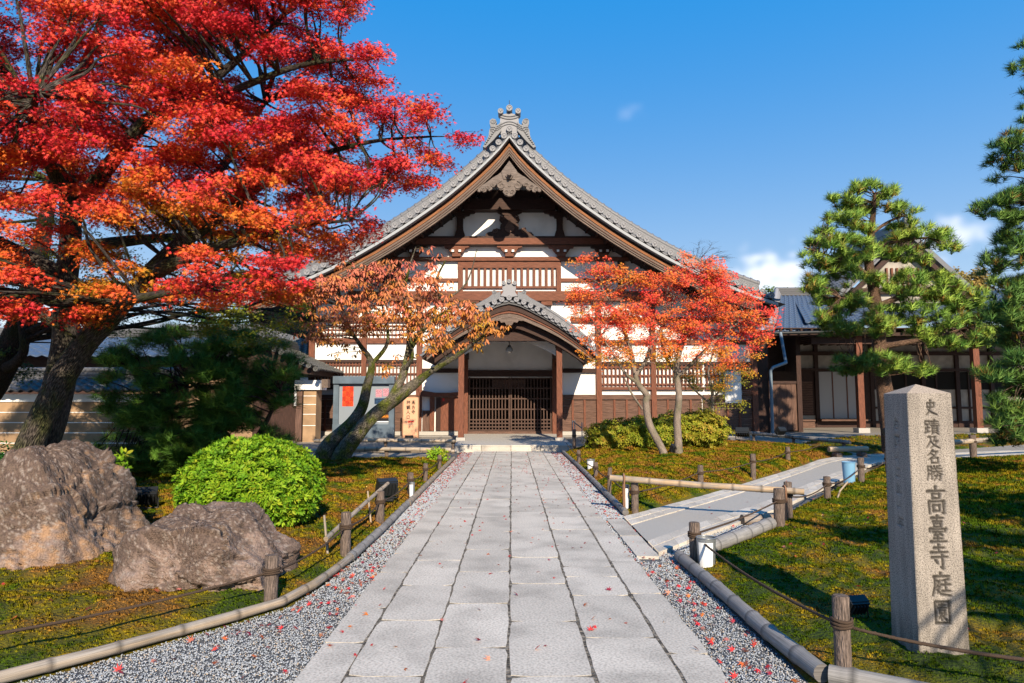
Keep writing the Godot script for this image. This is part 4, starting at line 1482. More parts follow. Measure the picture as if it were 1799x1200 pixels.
func build_left_side() -> void:
	rng.seed = 302
	# plastered garden wall with five white lines and a tiled coping
	var w := thing("garden_wall", "tan plastered garden wall with white lines and tiled coping behind the maple trunks", "wall")
	var wz := -17.6
	bar(w, "wall_body", M.wall_tan, -26, -8.9, -0.1, 1.58, wz - 0.4, wz)
	for y in [0.27, 0.53, 0.79, 1.05, 1.31]:
		bar(w, "white_line", M.plaster, -26, -8.9, y - 0.009, y + 0.009, wz, wz + 0.004)
	bar(w, "plaster_band", M.plaster, -26, -8.88, 1.581, 1.78, wz - 0.42, wz + 0.03)
	bar(w, "stone_footing", M.stone, -26, -8.9, -0.1, 0.1, wz + 0.002, wz + 0.06)
	var mb := MB.new()
	pantiles(mb, V(-26, 1.86, wz + 0.42), V(-8.7, 1.86, wz + 0.42), V(-8.7, 2.2, wz - 0.18), V(-26, 2.2, wz - 0.18), 0.26, 0.22)
	part("coping_tiles", mb, M.tile_dark, w, "stuff")
	mb = MB.new()
	pantiles(mb, V(-8.7, 1.86, wz - 0.8), V(-26, 1.86, wz - 0.8), V(-26, 2.2, wz - 0.18), V(-8.7, 2.2, wz - 0.18), 0.26, 0.22)
	part("coping_tiles", mb, M.tile_dark, w, "stuff")
	mb = MB.new()
	wavy_ridge(mb, [V(-26, 2.18, wz - 0.18), V(-8.7, 2.18, wz - 0.18)], 0.24, 0.24, 2)
	part("coping_ridge", mb, M.tile_dark, w)
	# side gate house: small tiled roof, tan pier with white lines
	var g := thing("gate_house", "small weathered tiled gate roof on a tan pier left of the hall", "gate")
	mb = MB.new()
	var r0 := V(-8.75, 3.62, -23.6)
	var r1 := V(-8.75, 3.62, -27.5)
	pantiles(mb, V(-6.75, 2.72, -23.6), V(-6.75, 2.72, -27.3), r1, r0, 0.24, 0.24)
	part("tile_slope", mb, M.tile_old, g, "stuff")
	mb = MB.new()
	pantiles(mb, V(-10.2, 2.9, -27.3), V(-10.2, 2.9, -23.6), r0, r1, 0.24, 0.24)
	part("tile_slope", mb, M.tile_dark, g, "stuff")
	mb = MB.new()
	wavy_ridge(mb, [r0 + V(0, 0, 0.1), r1], 0.36, 0.3, 3)
	part("roof_ridge", mb, M.tile_dark, g)
	mb = MB.new()
	mb.prism(mirrored(P2([0, 0.52, 0.16, 0.5, 0.26, 0.36, 0.24, 0.2, 0.36, 0.0, 0.44, -0.2, 0, -0.05])), 0.0, 0.14)
	round_tile(mb, Transform3D(Basis.IDENTITY, V(0, 0.5, 0.2)), 0.13, 0.3)
	part("ridge_end_ornament", mb, M.tile_dark, g).position = r0 + V(0, 0, 0.08)
	var rt := MB.new()
	round_tile(rt, Transform3D.IDENTITY, 0.085, 0.3)
	var rtm := rt.mesh()
	for k in 8:
		part("round_end_tile", rtm, M.tile_old, g).position = V(-8.45 + k * 0.24, 3.5 - k * 0.112, -23.5)
	bar(g, "gable_board", M.wood_dark, -10.3, -7.0, 2.55, 2.75, -26.9, -23.8)
	mb = MB.new()
	mb.prism(P2([-1.7, 0, 1.7, 0, 0, 0.8]), 0.0, 0.1)
	part("gable_wall", mb, M.wood_dark, g).position = V(-8.75, 2.72, -24.0)
	bar(g, "pier", M.wall_tan, -7.45, -7.0, 0.1, 2.02, -25.2, -24.5)
	for y in [0.75, 1.15, 1.5, 1.8]:
		bar(g, "white_line", M.plaster, -7.45, -7.0, y - 0.01, y + 0.01, -24.5, -24.495)
	bar(g, "plaster_band", M.plaster, -7.75, -6.85, 2.021, 2.36, -25.3, -24.4)
	bar(g, "bracket_end", M.wood_weathered, -6.85, -6.62, 2.1, 2.4, -24.9, -24.6)
	bar(g, "door_leaf", M.wood_dark, -9.4, -7.75, 0.15, 2.5, -25.0, -24.9)
	bar(g, "gate_post", M.wood_grey, -7.72, -7.5, 0.12, 2.0, -24.75, -24.5)
	bar(g, "white_notice", M.white, -7.78, -7.7, 1.45, 2.3, -24.5, -24.48)
	bar(g, "side_wall", M.wall_tan, -14, -9.4, 0.0, 2.5, -25.2, -24.9)
	# tiled house behind the wall
	var h := thing("tiled_house", "long house with tiled roof painted in reflected sky blue seen behind the garden wall", "house")
	bar(h, "house_wall", M.wood_dark, -26, -11.3, 0, 3.4, -27.5, -25.2)
	mb = MB.new()
	pantiles(mb, V(-26, 3.2, -24), V(-11.2, 3.2, -24), V(-11.2, 4.05, -25.9), V(-26, 4.05, -25.9), 0.42, 0.4)
	part("tile_slope", mb, M.tile_sky_tint, h, "stuff")
	mb = MB.new()
	wavy_ridge(mb, [V(-26, 4.02, -25.9), V(-11.2, 4.02, -25.9)], 0.4, 0.3, 3)
	part("roof_ridge", mb, M.tile_dark, h)
	var h2 := thing("grey_roof_house", "distant house with pale grey tiled roof between the pine shrub and the hall", "house")
	bar(h2, "house_wall", M.plaster, -17, -9.4, 0, 3.6, -37, -32)
	mb = MB.new()
	pantiles(mb, V(-17.5, 3.5, -31), V(-9.0, 3.5, -31), V(-10, 5.1, -34.4), V(-17.5, 5.1, -34.4), 0.34, 0.32)
	part("tile_slope", mb, M.tile, h2, "stuff")
	mb = MB.new()
	wavy_ridge(mb, [V(-17.5, 5.08, -34.4), V(-10, 5.08, -34.4)], 0.4, 0.35, 3)
	part("roof_ridge", mb, M.tile, h2)

# ---------------------------------------------------------------- brush writing
const GLYPH := {
	"shi": "50,4 50,20;28,22 28,50;28,22 74,20 72,48;28,48 72,47;50,20 49,48 40,76 18,96;34,60 56,80 92,94",
	"seki": "10,12 10,32;10,12 38,12 38,32;10,32 38,32;24,32 24,80;24,54 40,54;12,55 12,82;6,86 42,78;48,14 94,14;70,4 70,36;52,25 90,25;46,37 97,37;54,45 54,82;54,45 88,45 88,82;54,57 88,57;54,69 88,69;54,82 88,82;62,84 48,96;80,84 94,96",
	"kyu": "40,14 36,50 10,92;22,14 70,13 60,44 82,44 66,70 36,94;40,46 60,74 94,94",
	"mei": "46,4 34,24 12,42;42,16 76,16 60,42 14,72;38,28 52,40;36,60 36,94;36,60 80,58 80,94;36,92 80,92",
	"sho": "14,10 14,60 6,92;14,10 34,10 34,90;14,34 34,34;14,56 34,56;50,6 56,16;82,4 74,16;44,24 92,22;42,40 98,38;68,6 62,36 42,58;66,38 82,52 98,58;52,66 86,64 82,92 74,90;68,54 64,74 46,96",
	"ko": "50,2 50,14;10,18 92,16;34,26 34,42;34,26 68,26 68,42;34,42 68,42;16,54 16,96;16,54 86,52 86,94 78,92;36,66 36,86;36,66 66,66 66,86;36,86 66,86",
	"dai": "20,10 82,10;50,2 50,24;28,22 74,22;34,30 34,42;34,30 68,30 68,42;34,42 68,42;10,58 10,50 92,50 88,60;26,60 76,60;48,60 34,72 70,70;62,64 74,74;50,74 50,94;30,84 72,84;12,96 92,95",
	"ji": "26,16 76,15;50,2 50,32;8,34 94,32;12,52 92,50;66,40 66,94 54,88;30,62 40,76",
	"tei": "50,2 52,12;16,16 92,14;22,16 20,60 6,94;30,34 44,34 34,56 46,56 32,84;32,70 50,88 96,94;88,26 56,32;52,50 96,48;74,30 74,76;56,76 94,75",
	"en": "8,8 8,96;8,8 92,6 92,96;8,94 92,93;32,20 70,20;50,14 50,32;26,32 76,32;36,42 36,54;36,42 66,42 66,54;36,54 66,54;48,56 28,76;44,66 44,84;66,60 54,68;52,66 76,84",
	"tai": "46,4 26,36 70,34;60,20 80,44;26,56 26,94;26,56 76,54 76,94;26,92 76,92",
	"hai": "8,26 38,24;24,6 24,90 14,84;6,64 40,52;48,18 94,16;50,36 92,35;46,56 98,55;72,18 72,96",
	"kan": "18,10 10,24;14,20 50,20;8,36 52,36;30,22 30,36;20,38 10,56;18,50 18,94;20,52 50,52;20,66 48,66;20,80 48,80;18,94 52,94;36,44 36,94;60,10 60,64;60,10 90,10 90,64;60,28 90,28;60,46 90,46;60,64 90,64;68,66 62,84 52,96;80,66 80,92 98,90 98,80",
	"nyu": "44,8 48,30 10,94;46,28 62,66 94,94",
	"kuchi": "20,22 20,88;20,22 80,20 80,88;20,86 80,86",
	"san": "22,20 78,18;28,50 72,48;12,82 90,80",
	"sei": "14,14 88,12;50,14 50,90;52,50 80,49;26,44 26,90;8,92 94,90",
	"nen": "30,4 10,34;26,20 84,19;24,42 80,41;24,42 24,64;6,66 96,64;52,20 52,98",
	"ju": "10,46 92,44;50,6 50,98",
}

func strokes(key: String, at: Vector2, size: Vector2) -> Array:
	# segments [a, b] with y growing downwards
	var out := []
	for s in GLYPH[key].split(";"):
		var pts := []
		for q in s.split(" "):
			var xy: PackedStringArray = q.split(",")
			pts.append(at + (Vector2(float(xy[0]), float(xy[1])) / 100.0 - Vector2(0.5, 0.5)) * size)
		for k in pts.size() - 1:
			out.append([pts[k], pts[k + 1]])
	return out

func seg_dist(p: Vector2, a: Vector2, b: Vector2) -> Vector2:
	var e := b - a
	var t := clampf((p - a).dot(e) / maxf(e.length_squared(), 1e-9), 0.0, 1.0)
	return Vector2(p.distance_to(a + e * t), t)

func build_monument() -> void:
	rng.seed = 401
	var o := thing("stone_marker", "tall square granite marker carved with a column of brush characters on the moss", "stone monument", V(2.585, 0.0, -4.38))
	var hgt := 1.61
	var chars := [["shi", 1.52, 0.09, 0.098], ["seki", 1.40, 0.094, 0.094], ["kyu", 1.31, 0.094, 0.084], ["mei", 1.22, 0.09, 0.09], ["sho", 1.12, 0.101, 0.098], ["ko", 0.955, 0.124, 0.172], ["dai", 0.785, 0.116, 0.164], ["ji", 0.62, 0.116, 0.155], ["tei", 0.455, 0.12, 0.142], ["en", 0.295, 0.098, 0.142]]
	var side_chars := [["tai", 1.42, 0.07, 0.07], ["sei", 1.31, 0.07, 0.07], ["ju", 1.2, 0.07, 0.07], ["san", 1.11, 0.07, 0.06], ["nen", 1.0, 0.07, 0.08], ["ju", 0.9, 0.07, 0.07], ["nen", 0.8, 0.07, 0.07]]
	for face in 4:
		var nx := 60 if face == 0 else (40 if face == 3 else 6)
		var ny := 330 if face == 0 else (200 if face == 3 else 20)
		var p := PackedVector3Array()
		var cs := PackedColorArray()
		var segs := []
		if face == 0 or face == 3:
			for ch in (chars if face == 0 else side_chars):
				segs.append([ch[1], ch[3], strokes(ch[0], Vector2(0.004, -ch[1]), Vector2(ch[2], ch[3]))])
		var rot := Basis(Vector3.UP, face * PI / 2 * 1.0)
		for j in ny + 1:
			var y := -0.1 + (hgt + 0.1) * j / ny
			var half := lerpf(0.152, 0.137, clampf(y / hgt, 0, 1))
			for i in nx + 1:
				var x := lerpf(-half, half, float(i) / nx)
				var dep := 0.0
				var shade := 0.0
				for sg in segs:
					if absf(y - sg[0]) < sg[1] * 0.5 + 0.02:
						for q in sg[2]:
							var dd := seg_dist(Vector2(x, -y), q[0], q[1])
							var wid := lerpf(0.0082, 0.005, dd.y) * (1.0 + (0.7 if sg[1] > 0.12 else 0.0)) * (1.0 if face == 0 else 0.7)
							if dd.x < wid:
								dep = maxf(dep, 1.0 - pow(dd.x / wid, 2))
				shade = dep
				var edge := minf(half - absf(x), 0.02)
				var chip := maxf(0.0, 0.006 - edge) * 0.6
				p.append(rot * V(x, y, half - dep * 0.012 - chip + hn.get_noise_3d(x * 40, y * 40, face * 9.0) * 0.0016))
				var base := Color(0.41, 0.36, 0.315)
				var st := 1.0 + 0.25 * hn.get_noise_3d(x * 7, y * 2.2, face * 3.0) + 0.22 * hn.get_noise_3d(x * 26, y * 1.6, face * 5.0)
				st *= 1.0 - 0.45 * clampf((0.2 + 0.3 * hn.get_noise_2d(x * 9, face * 7.0) - y) / 0.25, 0.0, 1.0)
				cs.append(base * st * (1.0 - (0.86 if face == 0 else 0.45) * shade))
		var mb := MB.new()
		mb.grid(p, nx + 1, ny + 1, cs)
		for k in mb.n.size():
			if mb.n[k].dot(rot.z) < 0:
				mb.n[k] = -mb.n[k]
		part("carved_face" if face == 0 else "shaft_face", mb, M.granite, o)
	var mb := MB.new()
	mb.c = Color(0.50, 0.41, 0.33)
	for k in 4:
		var b := Basis(Vector3.UP, k * PI / 2)
		mb.tri(b * V(-0.137, hgt, 0.137), b * V(0.137, hgt, 0.137), V(0, hgt + 0.06, 0), b * V(0, 0.9, 0.5))
	part("pyramid_top", mb, M.granite, o)

func paint_strokes(im: Image, key: String, at: Vector2, size: Vector2, wid: float, col: Color) -> void:
	var segs := strokes(key, at, size)
	for y in range(int(at.y - size.y * 0.6), int(at.y + size.y * 0.6)):
		for x in range(int(at.x - size.x * 0.6), int(at.x + size.x * 0.6)):
			if x < 0 or y < 0 or x >= im.get_width() or y >= im.get_height():
				continue
			for q in segs:
				if seg_dist(Vector2(x + 0.5, y + 0.5), q[0], q[1]).x < wid:
					im.set_pixel(x, y, col)
					break

func build_signs() -> void:
	rng.seed = 402
	# wooden entrance sign
	var o := thing("entrance_sign", "pale wooden signboard with black writing and red arrow beside the notice board", "sign", V(-3.82, 0.22, -25.9))
	var im := Image.create(144, 396, false, Image.FORMAT_RGB8)
	for y in 396:
		for x in 144:
			var t := 1.0 + hn.get_noise_2d(x * 2.4, y * 0.12) * 0.16
			im.set_pixel(x, y, Color(0.83 * t, 0.63 * t, 0.50 * t))
	var ink := Color(0.12, 0.08, 0.06)
	var k := 0
	for key in ["ko", "tai", "ji"]:
		paint_strokes(im, key, Vector2(98, 52 + k * 48), Vector2(38, 42), 2.4, ink)
		k += 1
	k = 0
	for key in ["hai", "kan", "nyu", "kuchi"]:
		paint_strokes(im, key, Vector2(48, 52 + k * 48), Vector2(38, 42), 2.4, ink)
		k += 1
	im.fill_rect(Rect2i(60, 236, 44, 12), Color(0.8, 0.1, 0.08))
	for x in 20:
		im.fill_rect(Rect2i(42 + x, 242 - x * 14 / 20, 1, x * 28 / 20 + 1), Color(0.8, 0.1, 0.08))
	im.fill_rect(Rect2i(22, 266, 102, 3), Color(0.45, 0.5, 0.52))
	var m := mat(Color.WHITE, 0.7)
	m.albedo_texture = ImageTexture.create_from_image(im)
	var mb := MB.new()
	mb.quad(V(-0.275, 1.55, 0.032), V(0.275, 1.55, 0.032), V(0.275, 0.04, 0.032), V(-0.275, 0.04, 0.032), V(0, 0, 1))
	part("written_face", mb, m, o)
	mb = MB.new()
	mb.bx(-0.28, 0.28, 0.03, 1.56, -0.03, 0.03)
	part("board", mb, M.sign_wood, o)
	mb = MB.new()
	mb.bx(-0.31, 0.31, 1.56, 1.60, -0.05, 0.06)
	part("cap_rail", mb, M.sign_wood, o)
	for s in [-1.0, 1.0]:
		mb = MB.new()
		mb.bx(s * 0.3 - 0.02, s * 0.3 + 0.02, -0.05, 1.6, -0.04, 0.04)
		part("leg", mb, M.sign_wood, o)
	mb = MB.new()
	mb.bx(-0.2, 0.12, -0.03, 0.12, 0.036, 0.05)
	part("dark_plate", mb, M.metal_black, o)
	# blue grey notice board with posters
	var b := thing("notice_board", "blue grey metal notice board with posters behind the leaning mossy trunks", "notice board", V(-5.6, 0.2, -26.0))
	mb = MB.new()
	mb.bx(-1.16, 1.16, 0.0, 0.55, -0.12, 0.12)
	part("lower_panel", mb, M.board, b)
	mb = MB.new()
	mb.bx(-1.16, 1.16, 2.08, 2.36, -0.14, 0.2)
	part("header", mb, M.board, b)
	for s in [-1.0, 1.0]:
		mb = MB.new()
		mb.bx(s * 1.05 - 0.1, s * 1.05 + 0.1, 0.55, 2.08, -0.12, 0.12)
		part("side_frame", mb, M.board, b)
	mb = MB.new()
	mb.bx(-0.95, 0.95, 0.55, 2.08, -0.1, 0.02)
	var pale := mat(lin(0.21, 0.245, 0.285), 0.6)
	part("back_panel", mb, pale, b)
	# posters: flat prints
	for q in [[-0.62, 1.6, 0.42, 0.75, 0], [0.55, 1.72, 0.24, 0.3, 1], [0.82, 1.75, 0.24, 0.3, 1], [0.62, 1.42, 0.46, 0.22, 2], [0.78, 0.85, 0.52, 0.36, 3]]:
		var pi := Image.create(48, 48, false, Image.FORMAT_RGB8)
		for y in 48:
			for x in 48:
				var nz := hn.get_noise_2d(x * 1.9 + q[4] * 77, y * 1.9)
				var c := Color(0.85, 0.12, 0.08)
				if q[4] == 0:
					c = Color(0.85, 0.15, 0.08).lerp(Color(1.0, 0.5, 0.15), clampf(nz * 2.5, 0, 1))
					if (x / 16) % 2 == (y / 12) % 2:
						c = c * 0.75
				elif q[4] == 1:
					c = Color(0.55, 0.2, 0.25).lerp(Color(0.85, 0.8, 0.85), clampf(0.4 + nz * 2, 0, 1))
				elif q[4] == 2:
					c = Color(0.05, 0.08, 0.12).lerp(Color(0.2, 0.45, 0.7), clampf(nz * 3, 0, 1))
				else:
					var band := exp(-pow((y - 24) / 9.0, 2))
					c = Color(0.04, 0.05, 0.1).lerp(Color(1.0, 0.6, 0.1), clampf(band * (0.7 + nz * 1.6), 0, 1))
				pi.set_pixel(x, y, c)
		var pm := mat(Color.WHITE, 0.45)
		pm.albedo_texture = ImageTexture.create_from_image(pi)
		if q[4] == 3:
			mb = MB.new()
			mb.bx(q[0] - q[2] / 2 - 0.04, q[0] + q[2] / 2 + 0.04, q[1] - q[3] / 2 - 0.04, q[1] + q[3] / 2 + 0.04, 0.022, 0.035)
			part("poster_frame", mb, M.white, b)
		mb = MB.new()
		var z: float = 0.04 if q[4] == 3 else 0.026
		mb.quad(V(q[0] - q[2] / 2, q[1] + q[3] / 2, z), V(q[0] + q[2] / 2, q[1] + q[3] / 2, z), V(q[0] + q[2] / 2, q[1] - q[3] / 2, z), V(q[0] - q[2] / 2, q[1] - q[3] / 2, z), V(0, 0, 1))
		part("poster", mb, pm, b)

# ---------------------------------------------------------------- garden edging, stakes, ropes, bamboo
func stake(label: String, at: Vector3, h: float, r: float, lean := 0.0, group := "wooden stakes along the paths") -> Node3D:
	var o := thing("wooden_stake", label, "stake", at, group)
	var mb := MB.new()
	mb.off = rf(0, 4)
	var pts := []
	var rr := []
	for k in 6:
		var t := k / 5.0
		pts.append(V(lean * t * h + rf(-0.002, 0.002), -0.1 + (h + 0.1) * t, rf(-0.002, 0.002)))
		rr.append(r * rf(0.96, 1.04))
	rr.append(r * 0.86)
	pts.append(pts[5] + V(0, 0.008, 0))
	mb.tube(pts, rr, 11, true, 0.04)
	part("post", mb, M.wood_weathered, o)
	mb = MB.new()
	for k in 3:
		var ring := []
		var w := []
		for a in 13:
			ring.append(V(cos(TAU * a / 12) * (r + 0.008) + lean * h * 0.7, h * 0.66 + k * 0.017 + 0.004 * sin(a * 1.0 + k), sin(TAU * a / 12) * (r + 0.008)))
			w.append(0.0095)
		mb.tube(ring, w, 5, false)
	part("rope_binding", mb, M.rope, o)
	return o

func rope(label: String, pts: Array, sag: float) -> void:
	var mb := MB.new()
	var line := []
	var rr := []
	for i in pts.size() - 1:
		for k in 12:
			var t := k / 12.0
			var q: Vector3 = (pts[i] as Vector3).lerp(pts[i + 1], t)
			q.y -= sag * 4.0 * t * (1.0 - t)
			line.append(q)
			rr.append(0.0095)
	line.append(pts[pts.size() - 1])
	rr.append(0.0095)
	mb.tube(line, rr, 6, true, 0.25)
	# second strand twisted round the first
	var tw := []
	var r2 := []
	var run := 0.0
	for i in line.size() - 1:
		var a: Vector3 = line[i]
		var b: Vector3 = line[i + 1]
		var n := int(a.distance_to(b) / 0.02) + 1
		for k in n:
			run += a.distance_to(b) / n
			tw.append(a.lerp(b, float(k) / n) + V(0.006 * sin(run * 130), 0.006 * cos(run * 130), 0))
			r2.append(0.0065)
	mb.tube(tw, r2, 5, true)
	var o := part("rope", mb, M.rope)
	tag(o, label, "rope")

func bamboo(label: String, pts: Array, r: float, tone: Color, called := "bamboo_rail", cat := "bamboo rail", group := "") -> MeshInstance3D:
	# a culm with nodes every 25 to 35 cm; pts are Vector3
	var mb := MB.new()
	mb.off = rf(0, 5)
	var line := []
	var rr := []
	var cols := []
	var next := rf(0.1, 0.3)
	for i in pts.size() - 1:
		var a: Vector3 = pts[i]
		var b: Vector3 = pts[i + 1]
		var l := a.distance_to(b)
		var n := maxi(2, int(l / 0.03))
		for k in n:
			var q := a.lerp(b, float(k) / n)
			next -= l / n
			var node := next < 0.0
			if node:
				next = rf(0.27, 0.42)
			line.append(q)
			rr.append(r * (1.14 if node else 1.0) * (1.0 + 0.03 * sin(i * 3.0 + k * 0.2)))
			cols.append(0.42 if node else rf(0.94, 1.06))
	line.append(pts[pts.size() - 1])
	rr.append(r)
	cols.append(1.0)
	mb.tube(line, rr, 12, true)
	var nn := line.size()
	for i in nn:
		var patch := 1.0 + 0.25 * hn.get_noise_3d(line[i].x * 3, line[i].z * 3, 5.0)
		for k in 13:
			var grey := clampf(0.5 + 1.4 * hn.get_noise_2d(line[i].x * 2.2 + line[i].z * 2.2 + 7, k * 3.0), 0, 1)
			var c := tone.lerp(Color(0.33, 0.32, 0.31), grey * 0.75) * patch
			mb.cl[i * 13 + k] = c * float(cols[i])
	for k in range(nn * 13, mb.cl.size()):
		mb.cl[k] = tone * 0.6
	var o := part(called, mb, M.bamboo)
	tag(o, label, cat, group)
	return o

func floodlight(label: String, at: Vector3, s: float, aim: Vector3) -> void:
	var o := thing("floodlight", label, "spotlight", at, "garden spotlights")
	var b := Basis.looking_at(aim.normalized(), Vector3.UP)
	var mb := MB.new()
	var c := V(0, 0.62 * s, 0)
	mb.box(c, V(1.0, 0.72, 0.2) * s, b)
	for q in [[V(0, 0.38, -0.22), V(1.04, 0.03, 0.4)], [V(0, -0.38, -0.22), V(1.04, 0.03, 0.4)], [V(0.51, 0, -0.22), V(0.03, 0.76, 0.4)], [V(-0.51, 0, -0.22), V(0.03, 0.76, 0.4)]]:
		mb.box(c + b * (q[0] * s), q[1] * s, b)
	for k in 5:
		mb.box(c + b * (V(-0.36 + k * 0.18, 0, 0.16) * s), V(0.03, 0.6, 0.14) * s, b)
	part("lamp_head", mb, M.metal_black, o)
	mb = MB.new()
	mb.box(c + b * (V(0, 0, -0.105) * s), V(0.86, 0.6, 0.01) * s, b)
	part("front_glass", mb, M.glass_globe, o)
	mb = MB.new()
	for q in [-0.56, 0.56]:
		mb.rod(c + b * (V(q, 0, 0) * s), V(b.x.x * q, 0, b.x.z * q) * s + V(0, 0.12 * s, 0), 0.035 * s, 6)
	mb.rod(V(b.x.x, 0, b.x.z) * -0.56 * s + V(0, 0.12 * s, 0), V(b.x.x, 0, b.x.z) * 0.56 * s + V(0, 0.12 * s, 0), 0.035 * s, 6)
	part("bracket", mb, M.metal_black, o)
	mb = MB.new()
	mb.bx(-0.3 * s, 0.3 * s, 0, 0.1 * s, -0.22 * s, 0.22 * s)
	part("base_plate", mb, M.metal_black, o)

func bucket(label: String, at: Vector3, h: float, r: float, m: Material, wrap := true) -> void:
	var o := thing("bucket_light", label, "bucket", at)
	var mb := MB.new()
	mb.tube([V(0, 0, 0), V(0, h, 0)], [r * 0.84, r], 20, false)
	mb.tube([V(0, h * 0.9, 0), V(0, 0.02, 0)], [r * 0.93, r * 0.8], 20, true)
	part("body", mb, m, o)
	mb = MB.new()
	var ring := []
	var w := []
	for a in 21:
		ring.append(V(cos(TAU * a / 20) * r * 1.01, h, sin(TAU * a / 20) * r * 1.01))
		w.append(r * 0.06)
	mb.tube(ring, w, 6, false)
	part("rim", mb, m, o)
	if wrap:
		mb = MB.new()
		var p := PackedVector3Array()
		for j in 2:
			for k in 9:
				var a := lerpf(0.35 * PI, 0.86 * PI, k / 8.0)
				var rr := lerpf(r * 0.85, r * 0.98, float(j)) + 0.004
				p.append(V(cos(a) * rr, lerpf(0.03, h * 0.88, float(j)), sin(a) * rr))
		mb.grid(p, 9, 2)
		part("white_label", mb, M.white, o)

func build_edging() -> void:
	rng.seed = 501
	var straw := Color(0.50, 0.385, 0.27)
	var grey := Color(0.34, 0.32, 0.305)
	var edge := []
	for z in [-2.6, -3.3, -3.9, -4.35, -4.75, -5.05, -5.4, -5.9, -6.4, -6.95]:
		edge.append(V(-left_edge(z), 0.028, z))
	bamboo("long curved bamboo edging in front of the two boulders", edge, 0.036, straw, "bamboo_edging", "bamboo edging")
	bamboo("bamboo edging along the left gravel strip beside the bush", [V(-1.60, 0.03, -6.9), V(-1.575, 0.03, -8.5), V(-1.59, 0.03, -10.6)], 0.046, grey * 1.1, "bamboo_edging", "bamboo edging")
	bamboo("far bamboo edging on the left, running up to the forecourt", [V(-1.58, 0.03, -10.55), V(-1.6, 0.03, -14.0), V(-1.62, 0.03, -19.2)], 0.046, straw, "bamboo_edging", "bamboo edging")
	bamboo("weathered bamboo edging on the right below the mossy mound", [V(1.585, 0.03, -9.7), V(1.60, 0.03, -13), V(1.62, 0.03, -17), V(1.6, 0.03, -21.9)], 0.045, grey, "bamboo_edging", "bamboo edging")
	bamboo("thick grey bamboo edging beside the gravel in the right foreground", [V(1.66, 0.04, -6.95), V(1.69, 0.04, -5.5), V(1.70, 0.04, -4.6), V(1.74, 0.04, -3.98)], 0.052, grey, "bamboo_edging", "bamboo edging")
	bamboo("bamboo edging in the right corner in front of the marker", [V(1.77, 0.04, -3.96), V(2.5, 0.04, -3.5), V(4.2, 0.04, -2.5)], 0.055, grey, "bamboo_edging", "bamboo edging")
	bamboo("short thick log edging between gravel wedge and moss by the side path", [V(2.06, 0.05, -7.3), V(2.7, 0.05, -8.05), V(3.24, 0.05, -8.72)], 0.075, grey * 1.15, "log_edging", "log")
	bamboo("brown half buried log end lying beside the side path", [V(2.98, 0.04, -9.02), V(3.42, 0.03, -9.1)], 0.07, Color(0.36, 0.26, 0.19), "log_edging", "log")
	# stakes on the left
	stake("weathered stake standing in front of the lower boulder", V(-1.86, 0, -5.42), 0.37, 0.052)
	stake("dark topped stake carrying the near end of the left bamboo rail", V(-1.68, 0, -7.05), 0.44, 0.052)
	stake("short stake in the middle of the left bamboo rail", V(-1.7, 0, -8.95), 0.41, 0.055)
	stake("grey stake beside the black floodlight on the left", V(-1.70, 0, -11.6), 0.38, 0.05)
	stake("small stake behind the left floodlight", V(-1.7, 0, -13.6), 0.36, 0.045)
	stake("farthest left stake near the bamboo fences", V(-1.68, 0, -16.0), 0.34, 0.045)
	stake("stake outside the near left of the moss bed", V(-3.4, 0, -3.5), 0.42, 0.05)
	rope("brown rope sagging in front of the two boulders", [V(-3.4, 0.28, -3.5), V(-1.86, 0.25, -5.42)], 0.05)
	rope("brown rope running along the left stakes to the forecourt", [V(-1.86, 0.25, -5.42), V(-1.68, 0.3, -7.05), V(-1.7, 0.28, -8.95), V(-1.70, 0.26, -11.6), V(-1.7, 0.25, -13.6), V(-1.68, 0.23, -16.0)], 0.05)
	bamboo("slanting pale bamboo rail tied to the left stakes", [V(-1.80, 0.24, -6.75), V(-1.76, 0.36, -8.4), V(-1.72, 0.44, -9.6)], 0.024, straw * 1.15)
	for q in [[-1.84, -7.0], [-1.80, -8.9]]:
		bamboo("thin bamboo peg sticking out of the left rail" if q[1] > -8 else "thin bamboo peg beside the middle stake of the left rail", [V(q[0], 0, q[1]), V(q[0] - 0.06, 0.42, q[1] - 0.04)], 0.012, straw * 1.1, "bamboo_peg", "bamboo peg")
	floodlight("large black floodlight on the moss by the left stakes", V(-1.88, 0.08, -10.5), 0.29, V(-0.55, 0.45, -1))
	bucket("small white and grey cylinder light behind the left floodlight", V(-1.63, 0, -11.3), 0.26, 0.045, M.metal_galv)
	# far left fences in front of the notice board
	for q in [[-18.8, 0.29, -5.2, -1.66, "front"], [-21.6, 0.37, -6.2, -1.75, "rear"]]:
		bamboo("pale bamboo fence rail, the %s one of two across the left forecourt" % q[4], [V(q[2], q[1], q[0]), V((q[2] + q[3]) / 2, q[1] + 0.01, q[0]), V(q[3], q[1] - 0.01, q[0])], 0.055, straw * 1.1)
		for e in 3:
			var x: float = [q[2] + 0.5, (q[2] + q[3]) / 2, q[3] - 0.1][e]
			stake("short dark stake under the %s of the %s bamboo fence on the left forecourt" % [["left end", "middle", "right end"][e], q[4]], V(x, 0, q[0] - 0.08), q[1] + 0.06, 0.05, 0.0, "stakes under the left forecourt fences")
	bamboo("lower bamboo rail behind the leaning trunks", [V(-6.0, 0.14, -20.4), V(-1.7, 0.13, -20.4)], 0.05, straw)
	# stakes and ropes on the right
	stake("leaning pointed stake at the left end of the bamboo barrier", V(1.62, 0, -11.6), 0.46, 0.035, 0.05)
	stake("stake on the right edge of the mound, second from the hall", V(1.72, 0, -14.2), 0.33, 0.045)
	stake("stake on the right edge of the mound, nearest the hall", V(1.68, 0, -17.4), 0.36, 0.045)
	stake("stake with rope at the corner of the mound and side path", V(1.76, 0, -9.95), 0.40, 0.052)
